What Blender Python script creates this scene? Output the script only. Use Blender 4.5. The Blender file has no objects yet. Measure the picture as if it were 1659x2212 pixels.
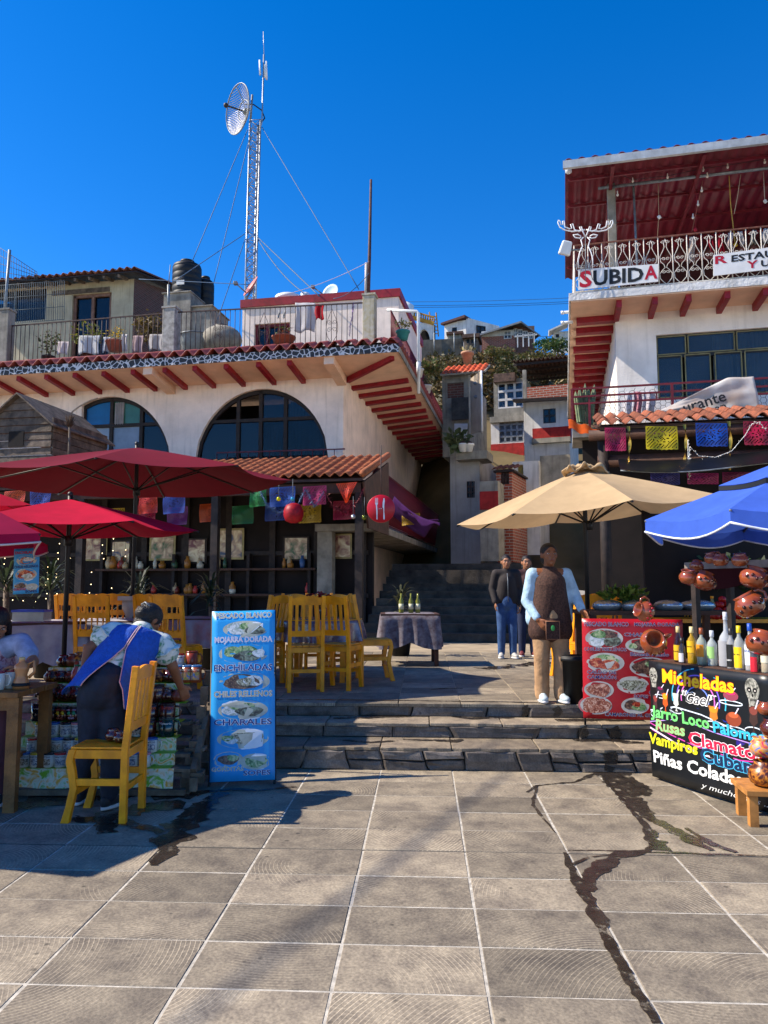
import bpy, bmesh, math, random
from mathutils import Vector, Matrix, Euler, noise
R = math.radians
random.seed(7)
S = bpy.context.scene
C = bpy.context.scene.collection
# ------------------------------------------------------------------ camera, sky, sun, exposure
F = 1640.0; CX, CY = 829.5, 1106.0; CAMH = 1.55; PITCH = R(5.64); YAW = R(2.88)
cam = bpy.data.cameras.new('camera'); cam_o = bpy.data.objects.new('camera', cam); C.objects.link(cam_o)
cam.sensor_fit = 'HORIZONTAL'; cam.sensor_width = 36; cam.lens = 36 * F / 1659.0
cam.clip_start = 0.05; cam.clip_end = 3000
cam_o.location = (0, 0, CAMH); cam_o.rotation_euler = (math.pi / 2 + PITCH, 0, YAW)
S.camera = cam_o
SUN_EL = R(43); SUN_A = R(-3)
sund = Vector((-math.cos(SUN_A) * math.cos(SUN_EL), math.sin(SUN_A) * math.cos(SUN_EL), math.sin(SUN_EL)))
w = bpy.data.worlds.new('World'); S.world = w; w.use_nodes = True
wn = w.node_tree; wn.nodes.clear()
sky = wn.nodes.new('ShaderNodeTexSky'); sky.sky_type = 'NISHITA'; sky.sun_disc = False
sky.sun_elevation = SUN_EL; sky.sun_rotation = math.atan2(sund.x, sund.y)
sky.altitude = 2000; sky.air_density = 1.0; sky.dust_density = 0.3; sky.ozone_density = 3.0
hsv = wn.nodes.new('ShaderNodeHueSaturation'); hsv.inputs['Hue'].default_value = 0.508; hsv.inputs['Saturation'].default_value = 1.38; hsv.inputs['Value'].default_value = 1.0
bg = wn.nodes.new('ShaderNodeBackground'); bg.inputs['Strength'].default_value = 0.138
wo = wn.nodes.new('ShaderNodeOutputWorld')
wn.links.new(sky.outputs[0], hsv.inputs['Color']); wn.links.new(hsv.outputs[0], bg.inputs['Color']); wn.links.new(bg.outputs[0], wo.inputs['Surface'])
sl = bpy.data.lights.new('sun', 'SUN'); sl.energy = 4.7; sl.angle = R(0.53); sl.color = (1, 0.90, 0.76)
so = bpy.data.objects.new('sun', sl); C.objects.link(so); so.rotation_euler = (-sund).to_track_quat('-Z', 'Y').to_euler()
so.location = (-20, 5, 30)
S.view_settings.view_transform = 'Standard'; S.view_settings.look = 'None'
S.view_settings.exposure = 0.88; S.view_settings.gamma = 1.0; S.view_settings.use_curve_mapping = False
S.render.engine = 'CYCLES'
S.cycles.max_bounces = 8; S.cycles.diffuse_bounces = 4; S.cycles.transparent_max_bounces = 12

# ------------------------------------------------------------------ pixels of the photograph (1659 x 2212 scale) to places
def ray(u, v):
    x = (u - CX) / F; z = -(v - CY) / F
    ct, st, cy, sy = math.cos(PITCH), math.sin(PITCH), math.cos(YAW), math.sin(YAW)
    fy = ct - z * st; fz = st + z * ct
    return Vector((x * cy - fy * sy, x * sy + fy * cy, fz)), fy
def at(u, v, d):
    r, fy = ray(u, v); t = d / fy
    return Vector((0, 0, CAMH)) + r * t
def onz(u, v, z=0.0):
    r, _ = ray(u, v); return Vector((0, 0, CAMH)) + r * ((z - CAMH) / r.z)
class Frame:
    def __init__(s, o, deg):
        s.o = Vector((o[0], o[1], 0)); s.r = R(deg)
        s.e1 = Vector((math.cos(s.r), -math.sin(s.r), 0)); s.e2 = Vector((math.sin(s.r), math.cos(s.r), 0))
    def px(s, u, v, b=0.0):                # (a, z) where the pixel's ray meets the plane b = const
        r, _ = ray(u, v); c = Vector((0, 0, CAMH)) - s.o
        t = (b - c.dot(s.e2)) / r.dot(s.e2)
        p = c + r * t
        return p.dot(s.e1), p.z
    def P(s, u, v, b=0.0):
        a, z = s.px(u, v, b); return Vector((a, b, z))
    def loc(s, p):
        q = Vector(p) - s.o; return Vector((q.dot(s.e1), q.dot(s.e2), q.z))
    def w(s, p):
        return s.o + s.e1 * p[0] + s.e2 * p[1] + Vector((0, 0, p[2]))

# ------------------------------------------------------------------ materials
MATS = {}
def srgb(h):
    h = h.lstrip('#'); c = [int(h[i:i + 2], 16) / 255 for i in (0, 2, 4)]
    return tuple(((x / 12.92) if x <= 0.04045 else ((x + 0.055) / 1.055) ** 2.4) for x in c)
def mat(name, col=None, rough=0.7, var=0.12, scale=6.0, bump=0.0, bscale=60, metal=0.0, col2=None, objvar=0.0, trans=0.0, alpha=1.0, spec=0.4, emit=0, streak=0.0, coat=0.0, thin=0.0):
    if name in MATS: return MATS[name]
    if isinstance(col, str): col = srgb(col)
    if isinstance(col2, str): col2 = srgb(col2)
    m = bpy.data.materials.new(name); m.use_nodes = True; MATS[name] = m
    nt = m.node_tree; N = nt.nodes; L = nt.links
    b = N['Principled BSDF']; b.inputs['Roughness'].default_value = rough; b.inputs['Metallic'].default_value = metal
    b.inputs['Specular IOR Level'].default_value = spec
    if coat: b.inputs['Coat Weight'].default_value = coat; b.inputs['Coat Roughness'].default_value = 0.1
    if trans: b.inputs['Transmission Weight'].default_value = trans
    if alpha < 1: b.inputs['Alpha'].default_value = alpha
    tc = N.new('ShaderNodeTexCoord')
    nz = N.new('ShaderNodeTexNoise'); nz.inputs['Scale'].default_value = scale; nz.inputs['Detail'].default_value = 6; nz.inputs['Roughness'].default_value = 0.6
    L.new(tc.outputs['Object'], nz.inputs['Vector'])
    fac = nz.outputs['Fac']
    mr = N.new('ShaderNodeMapRange'); mr.inputs[1].default_value = 0.32; mr.inputs[2].default_value = 0.68
    L.new(fac, mr.inputs[0])
    mx = N.new('ShaderNodeMix'); mx.data_type = 'RGBA'
    c2 = col2 if col2 else tuple(max(0, c * (1 - 2.2 * var)) for c in col)
    c1 = col if col2 else tuple(min(1, c * (1 + var)) for c in col)
    mx.inputs[6].default_value = (*c1, 1); mx.inputs[7].default_value = (*c2, 1)
    L.new(mr.outputs[0], mx.inputs[0]); out = mx.outputs[2]
    if streak:                                           # rain streaks: noise stretched downwards
        mp = N.new('ShaderNodeMapping'); mp.inputs['Scale'].default_value = (9, 9, 0.7); L.new(tc.outputs['Object'], mp.inputs[0])
        n2 = N.new('ShaderNodeTexNoise'); n2.inputs['Scale'].default_value = 1.0; n2.inputs['Detail'].default_value = 5; L.new(mp.outputs[0], n2.inputs['Vector'])
        r2 = N.new('ShaderNodeMapRange'); r2.inputs[1].default_value = 0.52; r2.inputs[2].default_value = 0.75; r2.inputs[4].default_value = streak; L.new(n2.outputs[0], r2.inputs[0])
        m2 = N.new('ShaderNodeMix'); m2.data_type = 'RGBA'; m2.inputs[7].default_value = (col[0] * .35, col[1] * .32, col[2] * .28, 1)
        L.new(r2.outputs[0], m2.inputs[0]); L.new(out, m2.inputs[6]); out = m2.outputs[2]
    if objvar:
        oi = N.new('ShaderNodeObjectInfo'); r3 = N.new('ShaderNodeMapRange'); r3.inputs[3].default_value = 1 - objvar; r3.inputs[4].default_value = 1 + objvar
        L.new(oi.outputs['Random'], r3.inputs[0]); hs = N.new('ShaderNodeHueSaturation'); L.new(r3.outputs[0], hs.inputs['Value']); L.new(out, hs.inputs['Color']); out = hs.outputs[0]
    L.new(out, b.inputs['Base Color'])
    if emit: L.new(out, b.inputs['Emission Color']); b.inputs['Emission Strength'].default_value = emit
    if bump:
        n3 = N.new('ShaderNodeTexNoise'); n3.inputs['Scale'].default_value = bscale; n3.inputs['Detail'].default_value = 5
        L.new(tc.outputs['Object'], n3.inputs['Vector'])
        bp = N.new('ShaderNodeBump'); bp.inputs['Strength'].default_value = bump; bp.inputs['Distance'].default_value = 0.02
        L.new(n3.outputs['Fac'], bp.inputs['Height']); L.new(bp.outputs[0], b.inputs['Normal'])
    if thin:                                             # cloth that lets some light through
        tr = N.new('ShaderNodeBsdfTranslucent'); L.new(out, tr.inputs['Color'])
        ms = N.new('ShaderNodeMixShader'); ms.inputs[0].default_value = thin
        L.new(b.outputs[0], ms.inputs[1]); L.new(tr.outputs[0], ms.inputs[2]); L.new(ms.outputs[0], N['Material Output'].inputs['Surface'])
    return m

# ------------------------------------------------------------------ mesh building
class MB:
    def __init__(s): s.v = []; s.f = []; s.mi = []; s.sm = []; s.cur = 0; s.smooth = False
    def add(s, vs, fs, smooth=None):
        o = len(s.v); s.v += [tuple(v) for v in vs]
        sm = s.smooth if smooth is None else smooth
        for f in fs: s.f.append(tuple(i + o for i in f)); s.mi.append(s.cur); s.sm.append(sm)
        return s
    def box(s, c, size, rot=None, taper=1.0):
        hx, hy, hz = size[0] / 2, size[1] / 2, size[2] / 2
        vs = [Vector((x * hx * (taper if z > 0 else 1), y * hy * (taper if z > 0 else 1), z * hz)) for z in (-1, 1) for y in (-1, 1) for x in (-1, 1)]
        if rot is not None:
            M = rot if isinstance(rot, Matrix) else Euler(rot).to_matrix()
            vs = [M @ v for v in vs]
        c = Vector(c); vs = [v + c for v in vs]
        return s.add(vs, [(0, 2, 3, 1), (4, 5, 7, 6), (0, 1, 5, 4), (2, 6, 7, 3), (0, 4, 6, 2), (1, 3, 7, 5)], False)
    def bb(s, x0, x1, y0, y1, z0, z1): return s.box(((x0 + x1) / 2, (y0 + y1) / 2, (z0 + z1) / 2), (abs(x1 - x0), abs(y1 - y0), abs(z1 - z0)))
    def beam(s, p, q, w, h, up=(0, 0, 1)):             # rectangular bar from p to q
        p, q = Vector(p), Vector(q); d = (q - p); ln = d.length
        if ln < 1e-6: return s
        y = d / ln; x = y.cross(Vector(up))
        if x.length < 1e-4: x = y.cross(Vector((1, 0, 0)))
        x.normalize(); z = x.cross(y)
        M = Matrix((x, y, z)).transposed()
        return s.box((p + q) / 2, (w, ln, h), M)
    def tube(s, pts, rad, n=8, cap=True, smooth=True, closed=False):
        pts = [Vector(p) for p in pts]; k = len(pts)
        rads = rad if isinstance(rad, (list, tuple)) else [rad] * k
        vs = []; prev = None
        for i, p in enumerate(pts):
            if closed: d = pts[(i + 1) % k] - pts[i - 1]
            else: d = (pts[min(i + 1, k - 1)] - pts[max(i - 1, 0)])
            if d.length < 1e-9: d = Vector((0, 0, 1))
            d.normalize()
            if prev is None:
                u = d.cross(Vector((0, 0, 1)))
                if u.length < 0.05: u = d.cross(Vector((1, 0, 0)))
            else:
                u = prev - d * prev.dot(d)
                if u.length < 1e-4: u = d.orthogonal()
            u.normalize(); prev = u; wv = d.cross(u)
            for j in range(n):
                a = 2 * math.pi * j / n; vs.append(p + (u * math.cos(a) + wv * math.sin(a)) * rads[i])
        fs = []
        for i in range(k if closed else k - 1):
            i2 = (i + 1) % k
            for j in range(n):
                j2 = (j + 1) % n; fs.append((i * n + j, i * n + j2, i2 * n + j2, i2 * n + j))
        if cap and not closed: fs += [tuple(range(n - 1, -1, -1)), tuple((k - 1) * n + j for j in range(n))]
        return s.add(vs, fs, smooth)
    def lathe(s, prof, n=20, c=(0, 0, 0), smooth=True, sx=1, sy=1, M=None):
        vs = []; c = Vector(c)
        for r, z in prof:
            for j in range(n):
                a = 2 * math.pi * j / n; v = Vector((r * math.cos(a) * sx, r * math.sin(a) * sy, z))
                vs.append((M @ v if M else v) + c)
        fs = [(i * n + j, i * n + (j + 1) % n, (i + 1) * n + (j + 1) % n, (i + 1) * n + j) for i in range(len(prof) - 1) for j in range(n)]
        if prof[0][0] > 1e-5: fs.append(tuple(range(n - 1, -1, -1)))
        if prof[-1][0] > 1e-5: fs.append(tuple((len(prof) - 1) * n + j for j in range(n)))
        return s.add(vs, fs, smooth)
    def prism(s, poly, d0, d1, fn):                    # poly in 2D, fn(x, y, d) -> 3D
        k = len(poly); vs = [fn(x, y, d0) for x, y in poly] + [fn(x, y, d1) for x, y in poly]
        fs = [tuple(range(k - 1, -1, -1)), tuple(range(k, 2 * k))] + [(i, (i + 1) % k, k + (i + 1) % k, k + i) for i in range(k)]
        return s.add(vs, fs, False)
    def grid(s, fn, nu, nv, smooth=True):
        vs = [fn(i / nu, j / nv) for j in range(nv + 1) for i in range(nu + 1)]
        fs = [(j * (nu + 1) + i, j * (nu + 1) + i + 1, (j + 1) * (nu + 1) + i + 1, (j + 1) * (nu + 1) + i) for j in range(nv) for i in range(nu)]
        return s.add(vs, fs, smooth)
    def ell(s, c, r, n=12, m=8, M=None):
        c = Vector(c); r = r if isinstance(r, (tuple, list)) else (r, r, r); vs = []
        for i in range(m + 1):
            t = math.pi * i / m
            for j in range(n):
                a = 2 * math.pi * j / n
                v = Vector((r[0] * math.sin(t) * math.cos(a), r[1] * math.sin(t) * math.sin(a), -r[2] * math.cos(t)))
                vs.append((M @ v if M else v) + c)
        fs = [(i * n + j, i * n + (j + 1) % n, (i + 1) * n + (j + 1) % n, (i + 1) * n + j) for i in range(m) for j in range(n)]
        return s.add(vs, fs, True)
    def mesh(s, name, mats):
        me = bpy.data.meshes.new(name); me.from_pydata(s.v, [], s.f)
        for m in (mats if isinstance(mats, (list, tuple)) else [mats]): me.materials.append(m)
        me.polygons.foreach_set('material_index', s.mi); me.polygons.foreach_set('use_smooth', s.sm); me.update()
        return me
    def build(s, name, mats, parent=None, loc=None, rot=None, bevel=0, thick=0, **k):
        o = bpy.data.objects.new(name, s.mesh(name, mats)); C.objects.link(o); o.parent = parent
        if loc is not None: o.location = loc
        if rot is not None: o.rotation_euler = rot
        if thick: md = o.modifiers.new('solid', 'SOLIDIFY'); md.thickness = thick; md.offset = 0
        if bevel: md = o.modifiers.new('bevel', 'BEVEL'); md.width = bevel; md.segments = 2; md.limit_method = 'ANGLE'; md.angle_limit = R(40)
        if k: tag(o, **k)
        return o
def tag(o, label=None, cat=None, group=None, kind=None):
    if label: o['label'] = label
    if cat: o['category'] = cat
    if group: o['group'] = group
    if kind: o['kind'] = kind
    return o
def thing(name, label, cat, loc=(0, 0, 0), rz=0.0, group=None, rot=None):
    o = bpy.data.objects.new(name, None); C.objects.link(o); o.location = loc; o.rotation_euler = rot if rot else (0, 0, rz)
    o.empty_display_size = 0.1
    return tag(o, label, cat, group)
def inst(me, name, parent=None, loc=(0, 0, 0), rot=(0, 0, 0), scale=(1, 1, 1), **k):
    o = bpy.data.objects.new(name, me); C.objects.link(o); o.parent = parent; o.location = loc; o.rotation_euler = rot; o.scale = scale
    if k: tag(o, **k)
    return o
def copy_tree(o, parent=None, label=None, loc=None, rot=None):
    c = o.copy(); C.objects.link(c); c.parent = parent
    if label: c['label'] = label
    if loc is not None: c.location = loc
    if rot is not None: c.rotation_euler = rot
    for ch in list(KIDS.get(o.name, [])) or [x for x in o.children]: copy_tree(ch, c)
    return c
KIDS = {}
def text_mb(txt, size=1.0, bold=0.0, shear=0.0, align='CENTER', xs=1.0, res=2, space=1.0):
    cu = bpy.data.curves.new('txt', 'FONT'); cu.body = txt; cu.size = size; cu.align_x = align; cu.offset = bold * size; cu.shear = shear; cu.resolution_u = res
    cu.space_character = space
    o = bpy.data.objects.new('txt', cu); C.objects.link(o)
    me = o.to_mesh(); vs = [(v.co.x * xs, v.co.y) for v in me.vertices]; fs = [tuple(p.vertices) for p in me.polygons]
    o.to_mesh_clear(); bpy.data.objects.remove(o); bpy.data.curves.remove(cu)
    return vs, fs
def text_on(mb, txt, fn, size, width=None, **k):       # fn(x, y) -> 3D; width: squeeze to that width
    vs, fs = text_mb(txt, size, **k)
    if not vs: return mb
    if width:
        x0 = min(v[0] for v in vs); x1 = max(v[0] for v in vs); s_ = width / max(1e-6, x1 - x0)
        c0 = (x0 + x1) / 2 if k.get('align', 'CENTER') == 'CENTER' else x0
        vs = [((x - c0) * s_, y) for x, y in vs]
    return mb.add([fn(x, y) for x, y in vs], fs, False)
# world directions of the camera's right and depth, for things seen straight on
CR = Vector((math.cos(YAW), math.sin(YAW), 0)); CD = Vector((-math.sin(YAW), math.cos(YAW), 0))
# ================================================================== GROUND, PAVING, STEPS
def stone_mat(name, c1, c2, arcs=0.5, wet=False, rough=0.75):
    m = bpy.data.materials.new(name); m.use_nodes = True; MATS[name] = m
    nt = m.node_tree; N = nt.nodes; L = nt.links; b = N['Principled BSDF']; b.inputs['Roughness'].default_value = rough
    tc = N.new('ShaderNodeTexCoord'); oi = N.new('ShaderNodeObjectInfo')
    ad = N.new('ShaderNodeVectorMath'); ad.operation = 'MULTIPLY_ADD'; ad.inputs[1].default_value = (1, 1, 1)
    cb = N.new('ShaderNodeCombineXYZ')
    for i, k in enumerate((37.0, 91.0, 13.0)):
        q = N.new('ShaderNodeMath'); q.operation = 'MULTIPLY'; q.inputs[1].default_value = k; L.new(oi.outputs['Random'], q.inputs[0])
        q2 = N.new('ShaderNodeMath'); q2.operation = 'SINE'; L.new(q.outputs[0], q2.inputs[0])
        q3 = N.new('ShaderNodeMath'); q3.operation = 'MULTIPLY'; q3.inputs[1].default_value = (0.55, 0.6, 3)[i]; L.new(q2.outputs[0], q3.inputs[0]); L.new(q3.outputs[0], cb.inputs[i])
    vr = N.new('ShaderNodeVectorRotate'); vr.rotation_type = 'Z_AXIS'; qa = N.new('ShaderNodeMath'); qa.operation = 'MULTIPLY'; qa.inputs[1].default_value = 53; L.new(oi.outputs['Random'], qa.inputs[0]); L.new(qa.outputs[0], vr.inputs['Angle']); L.new(tc.outputs['Object'], vr.inputs['Vector'])
    L.new(vr.outputs[0], ad.inputs[0]); L.new(cb.outputs[0], ad.inputs[2])
    n1 = N.new('ShaderNodeTexNoise'); n1.inputs['Scale'].default_value = 5; n1.inputs['Detail'].default_value = 9; n1.inputs['Roughness'].default_value = 0.68; L.new(ad.outputs[0], n1.inputs['Vector'])
    n2 = N.new('ShaderNodeTexNoise'); n2.inputs['Scale'].default_value = 70; n2.inputs['Detail'].default_value = 4; L.new(ad.outputs[0], n2.inputs['Vector'])
    wv = N.new('ShaderNodeTexWave'); wv.wave_type = 'RINGS'; wv.rings_direction = 'Z'; wv.inputs['Scale'].default_value = 15; wv.inputs['Distortion'].default_value = 1.1; wv.inputs['Detail'].default_value = 3; wv.inputs['Detail Scale'].default_value = 0.7
    L.new(ad.outputs[0], wv.inputs['Vector'])
    mx = N.new('ShaderNodeMix'); mx.data_type = 'RGBA'; mx.inputs[6].default_value = (*c1, 1); mx.inputs[7].default_value = (*c2, 1)
    mr = N.new('ShaderNodeMapRange'); mr.inputs[1].default_value = 0.34; mr.inputs[2].default_value = 0.66; L.new(n1.outputs[0], mr.inputs[0]); L.new(mr.outputs[0], mx.inputs[0])
    # saw arcs: only on patches of each slab
    pw = N.new('ShaderNodeMapRange'); pw.inputs[1].default_value = 0.80; pw.inputs[2].default_value = 1.0; L.new(wv.outputs['Fac'], pw.inputs[0])
    n4 = N.new('ShaderNodeTexNoise'); n4.inputs['Scale'].default_value = 1.7; L.new(ad.outputs[0], n4.inputs['Vector'])
    p4 = N.new('ShaderNodeMapRange'); p4.inputs[1].default_value = 0.48; p4.inputs[2].default_value = 0.66; p4.inputs[4].default_value = arcs; L.new(n4.outputs[0], p4.inputs[0])
    ml = N.new('ShaderNodeMath'); ml.operation = 'MULTIPLY'; L.new(pw.outputs[0], ml.inputs[0]); L.new(p4.outputs[0], ml.inputs[1])
    m2 = N.new('ShaderNodeMix'); m2.data_type = 'RGBA'; m2.inputs[7].default_value = (*[min(1, c * 1.55) for c in c1], 1); L.new(ml.outputs[0], m2.inputs[0]); L.new(mx.outputs[2], m2.inputs[6])
    # fine grain + spots
    r2 = N.new('ShaderNodeMapRange'); r2.inputs[1].default_value = 0.3; r2.inputs[2].default_value = 0.7; r2.inputs[3].default_value = 0.72; r2.inputs[4].default_value = 1.25; L.new(n2.outputs[0], r2.inputs[0])
    rv = N.new('ShaderNodeMapRange'); rv.inputs[3].default_value = 0.6; rv.inputs[4].default_value = 1.2; L.new(oi.outputs['Random'], rv.inputs[0])
    mm = N.new('ShaderNodeMath'); mm.operation = 'MULTIPLY'; L.new(r2.outputs[0], mm.inputs[0]); L.new(rv.outputs[0], mm.inputs[1])
    vo = N.new('ShaderNodeTexVoronoi'); vo.inputs['Scale'].default_value = 5.5; L.new(ad.outputs[0], vo.inputs['Vector'])
    sp = N.new('ShaderNodeMapRange'); sp.inputs[1].default_value = 0.05; sp.inputs[2].default_value = 0.09; sp.inputs[3].default_value = 0.45; sp.inputs[4].default_value = 1.0; L.new(vo.outputs['Distance'], sp.inputs[0])
    mm2 = N.new('ShaderNodeMath'); mm2.operation = 'MULTIPLY'; L.new(mm.outputs[0], mm2.inputs[0]); L.new(sp.outputs[0], mm2.inputs[1])
    hs = N.new('ShaderNodeHueSaturation'); L.new(mm2.outputs[0], hs.inputs['Value']); L.new(m2.outputs[2], hs.inputs['Color']); L.new(hs.outputs[0], b.inputs['Base Color'])
    bp = N.new('ShaderNodeBump'); bp.inputs['Strength'].default_value = 0.35; bp.inputs['Distance'].default_value = 0.006
    a5 = N.new('ShaderNodeMath'); a5.operation = 'ADD'; L.new(n2.outputs[0], a5.inputs[0]); L.new(ml.outputs[0], a5.inputs[1]); L.new(a5.outputs[0], bp.inputs['Height']); L.new(bp.outputs[0], b.inputs['Normal'])
    return m
m_tile = stone_mat('paving_stone', srgb('#988b75'), srgb('#685e51'), 0.85)
m_step = stone_mat('step_stone', srgb('#7a7066'), srgb('#4d453e'), 0.12, rough=0.6)
m_tread = stone_mat('tread_stone', srgb('#a09078'), srgb('#6a5e50'), 0.1)
m_grout = mat('grout', '#b9b2a4', 0.9, 0.2, 20)
m_dark_grout = mat('dark_joint', '#4a463f', 0.9, 0.2, 20)
m_conc = mat('concrete', '#8d877c', 0.9, 0.22, 3, bump=0.3, streak=0.5)
Z3 = 0.44; ZS = (0.188, 0.317, 0.44)
y1 = onz(900, 1663).y; y2 = y1 * 1.0644; y3 = y2 * 1.05
YS = (y1, y2, y3)
mb = MB(); mb.bb(-600, 600, -40, 900, -0.5, -0.012); mb.build('ground', mat('earth', '#9a8d78', 0.95, 0.2, 0.4), kind='structure')
plaza = MB().bb(-40, 40, -40, y1 + 0.3, -0.10, -0.003).build('plaza', m_grout, kind='structure')
# joints: columns 0.6 m, rows 0.395 m, measured on the photograph
X0 = onz(822, 1670).x; ROW = [onz(764, v).y for v in (1688, 1835.6)]
RH = (ROW[0] - ROW[1]) / 4.0; CW = 0.602
def tile_mesh(w, d, h=0.05):
    bm = bmesh.new(); bmesh.ops.create_cube(bm, size=1); bmesh.ops.scale(bm, vec=(w, d, h), verts=bm.verts)
    bmesh.ops.translate(bm, vec=(0, 0, -h / 2), verts=bm.verts)
    top = [e for e in bm.edges if all(v.co.z > -1e-4 for v in e.verts)]
    bmesh.ops.bevel(bm, geom=top, offset=0.004, segments=1, affect='EDGES')
    me = bpy.data.meshes.new('paving_slab'); bm.to_mesh(me); bm.free(); me.materials.append(m_tile); return me
tm = [tile_mesh(CW - g, RH - g) for g in (0.008, 0.010, 0.013)]
for i in range(-8, 9):
    for j in range(-12, 3):
        yc = ROW[0] + RH * (j + 0.5)
        if yc < 1.3: continue
        d = RH; ys = yc
        if yc + RH / 2 > y1: continue
        inst(random.choice(tm), 'paving_slab', plaza, (X0 + CW * (i + 0.5), ys, 0.0015 * random.uniform(-1, 1)), (random.uniform(-.0015, .0015), random.uniform(-.0015, .0015), random.choice((0, math.pi))))
ylast = ROW[0] + RH * math.floor((y1 - ROW[0]) / RH)
tl = tile_mesh(CW - 0.009, y1 - ylast - 0.006)
if y1 - ylast > 0.05:
    for i in range(-8, 9): inst(tl, 'paving_slab', plaza, (X0 + CW * (i + 0.5), (y1 + ylast) / 2, 0), (0, 0, random.choice((0, math.pi))))
MB().bb(-5, 5, ROW[1] - .006, ROW[1] + .006, -.004, -.001).build('dark_joint', m_dark_grout, plaza)
# steps: core, irregular facing stones on each riser, tread slabs
steps = MB()
for k in range(3):
    zt = ZS[k]; steps.bb(-14, 14, YS[k] + 0.03, YS[k] + (0.9 if k < 2 else 40), -0.05, zt - 0.03)
steps = steps.build('steps', m_dark_grout, kind='structure')
rs = random.Random(3)
def riser(k):
    z0 = 0.0 if k == 0 else ZS[k - 1]; z1 = ZS[k] - 0.028; x = -4.2; prev = 0.0
    while x < 4.6:
        w_ = rs.uniform(0.22, 0.5) if k == 0 else rs.uniform(0.3, 0.75)
        sl_ = rs.uniform(-0.07, 0.07); x2 = x + w_
        split = k == 0 and rs.random() < 0.45
        def piece(poly):
            dpt = rs.uniform(0.0, 0.03); n = 5
            mb = MB(); P2 = []
            for i in range(len(poly)):
                p, q = poly[i], poly[(i + 1) % len(poly)]
                for t in (0, 0.5):
                    P2.append((p[0] + (q[0] - p[0]) * t + rs.uniform(-.006, .006), p[1] + (q[1] - p[1]) * t + rs.uniform(-.004, .004)))
            cx = sum(p[0] for p in P2) / len(P2); cz = sum(p[1] for p in P2) / len(P2)
            kk = len(P2); y0 = YS[k] - dpt
            ring0 = [(p[0], YS[k] + 0.04, p[1]) for p in P2]; ring1 = [(p[0], y0 + 0.010, p[1]) for p in P2]
            ring2 = [(cx + (p[0] - cx) * 0.9, y0 + rs.uniform(-.012, .006), cz + (p[1] - cz) * 0.84) for p in P2]
            fs = [(i, (i + 1) % kk, kk + (i + 1) % kk, kk + i) for i in range(kk)] + [(kk + i, kk + (i + 1) % kk, 2 * kk + (i + 1) % kk, 2 * kk + i) for i in range(kk)]
            vs = ring0 + ring1 + ring2 + [(cx, y0 - rs.uniform(0.0, .008), cz)]
            fs += [(2 * kk + i, 2 * kk + (i + 1) % kk, 3 * kk) for i in range(kk)]
            o = Vector((cx, YS[k], cz)); vs = [Vector(v) - o for v in vs]
            mb.add(vs, fs, False); mb.build('facing_stone', m_step, steps, o)
        g = 0.006
        if split:
            zm = z0 + (z1 - z0) * rs.uniform(0.4, 0.62); zs = rs.uniform(-.02, .02)
            piece([(x + g, z0), (x2 - g, z0), (x2 + sl_ / 2 - g, zm + zs - g), (x + prev / 2 + g, zm - g)])
            piece([(x + prev / 2 + g, zm + g), (x2 + sl_ / 2 - g, zm + zs + g), (x2 + sl_ - g, z1), (x + prev + g, z1)])
        else:
            piece([(x + g, z0), (x2 - g, z0), (x2 + sl_ - g, z1), (x + prev + g, z1)])
        prev = sl_; x = x2
for k in range(3): riser(k)
for k in range(2):
    x = -4.3
    while x < 4.6:
        w_ = rs.uniform(0.55, 1.0); d = YS[k + 1] - YS[k] + 0.02
        n = 9; ed = [(-w_ / 2 + .004 + (w_ - .008) * i / n, -d / 2 + rs.uniform(-.016, .012)) for i in range(n + 1)]; MB().prism(ed + [(w_ / 2 - .004, d / 2), (-w_ / 2 + .004, d / 2)], -.03, 0, lambda a, b, c: (a, b, c)).build('tread_slab', m_tread, steps, (x + w_ / 2, YS[k] - 0.012 + d / 2, ZS[k] + rs.uniform(-.003, .002)), bevel=.006); x += w_
tp = tile_mesh(CW - 0.008, 0.42, 0.03); tp0 = tile_mesh(CW - 0.007, 0.30, 0.03)
for i in range(-6, 8):
    inst(tp0, 'platform_slab', steps, (X0 + 0.12 + CW * (i + 0.5), y3 - 0.02 + 0.15, Z3), (0, 0, random.choice((0, math.pi))))
    for j in range(13):
        inst(tp, 'platform_slab', steps, (X0 + 0.12 + CW * (i + 0.5), y3 + 0.285 + 0.427 * (j + 0.5), Z3 + random.uniform(-.001, .001)), (0, 0, random.choice((0, math.pi))))
MB().bb(-14, 14, y3 + .28, y3 + 40, Z3 - .029, Z3 - .006).build('platform_paving', mat('platform_stone', '#a09078', .8, .15, 2), steps)
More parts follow.
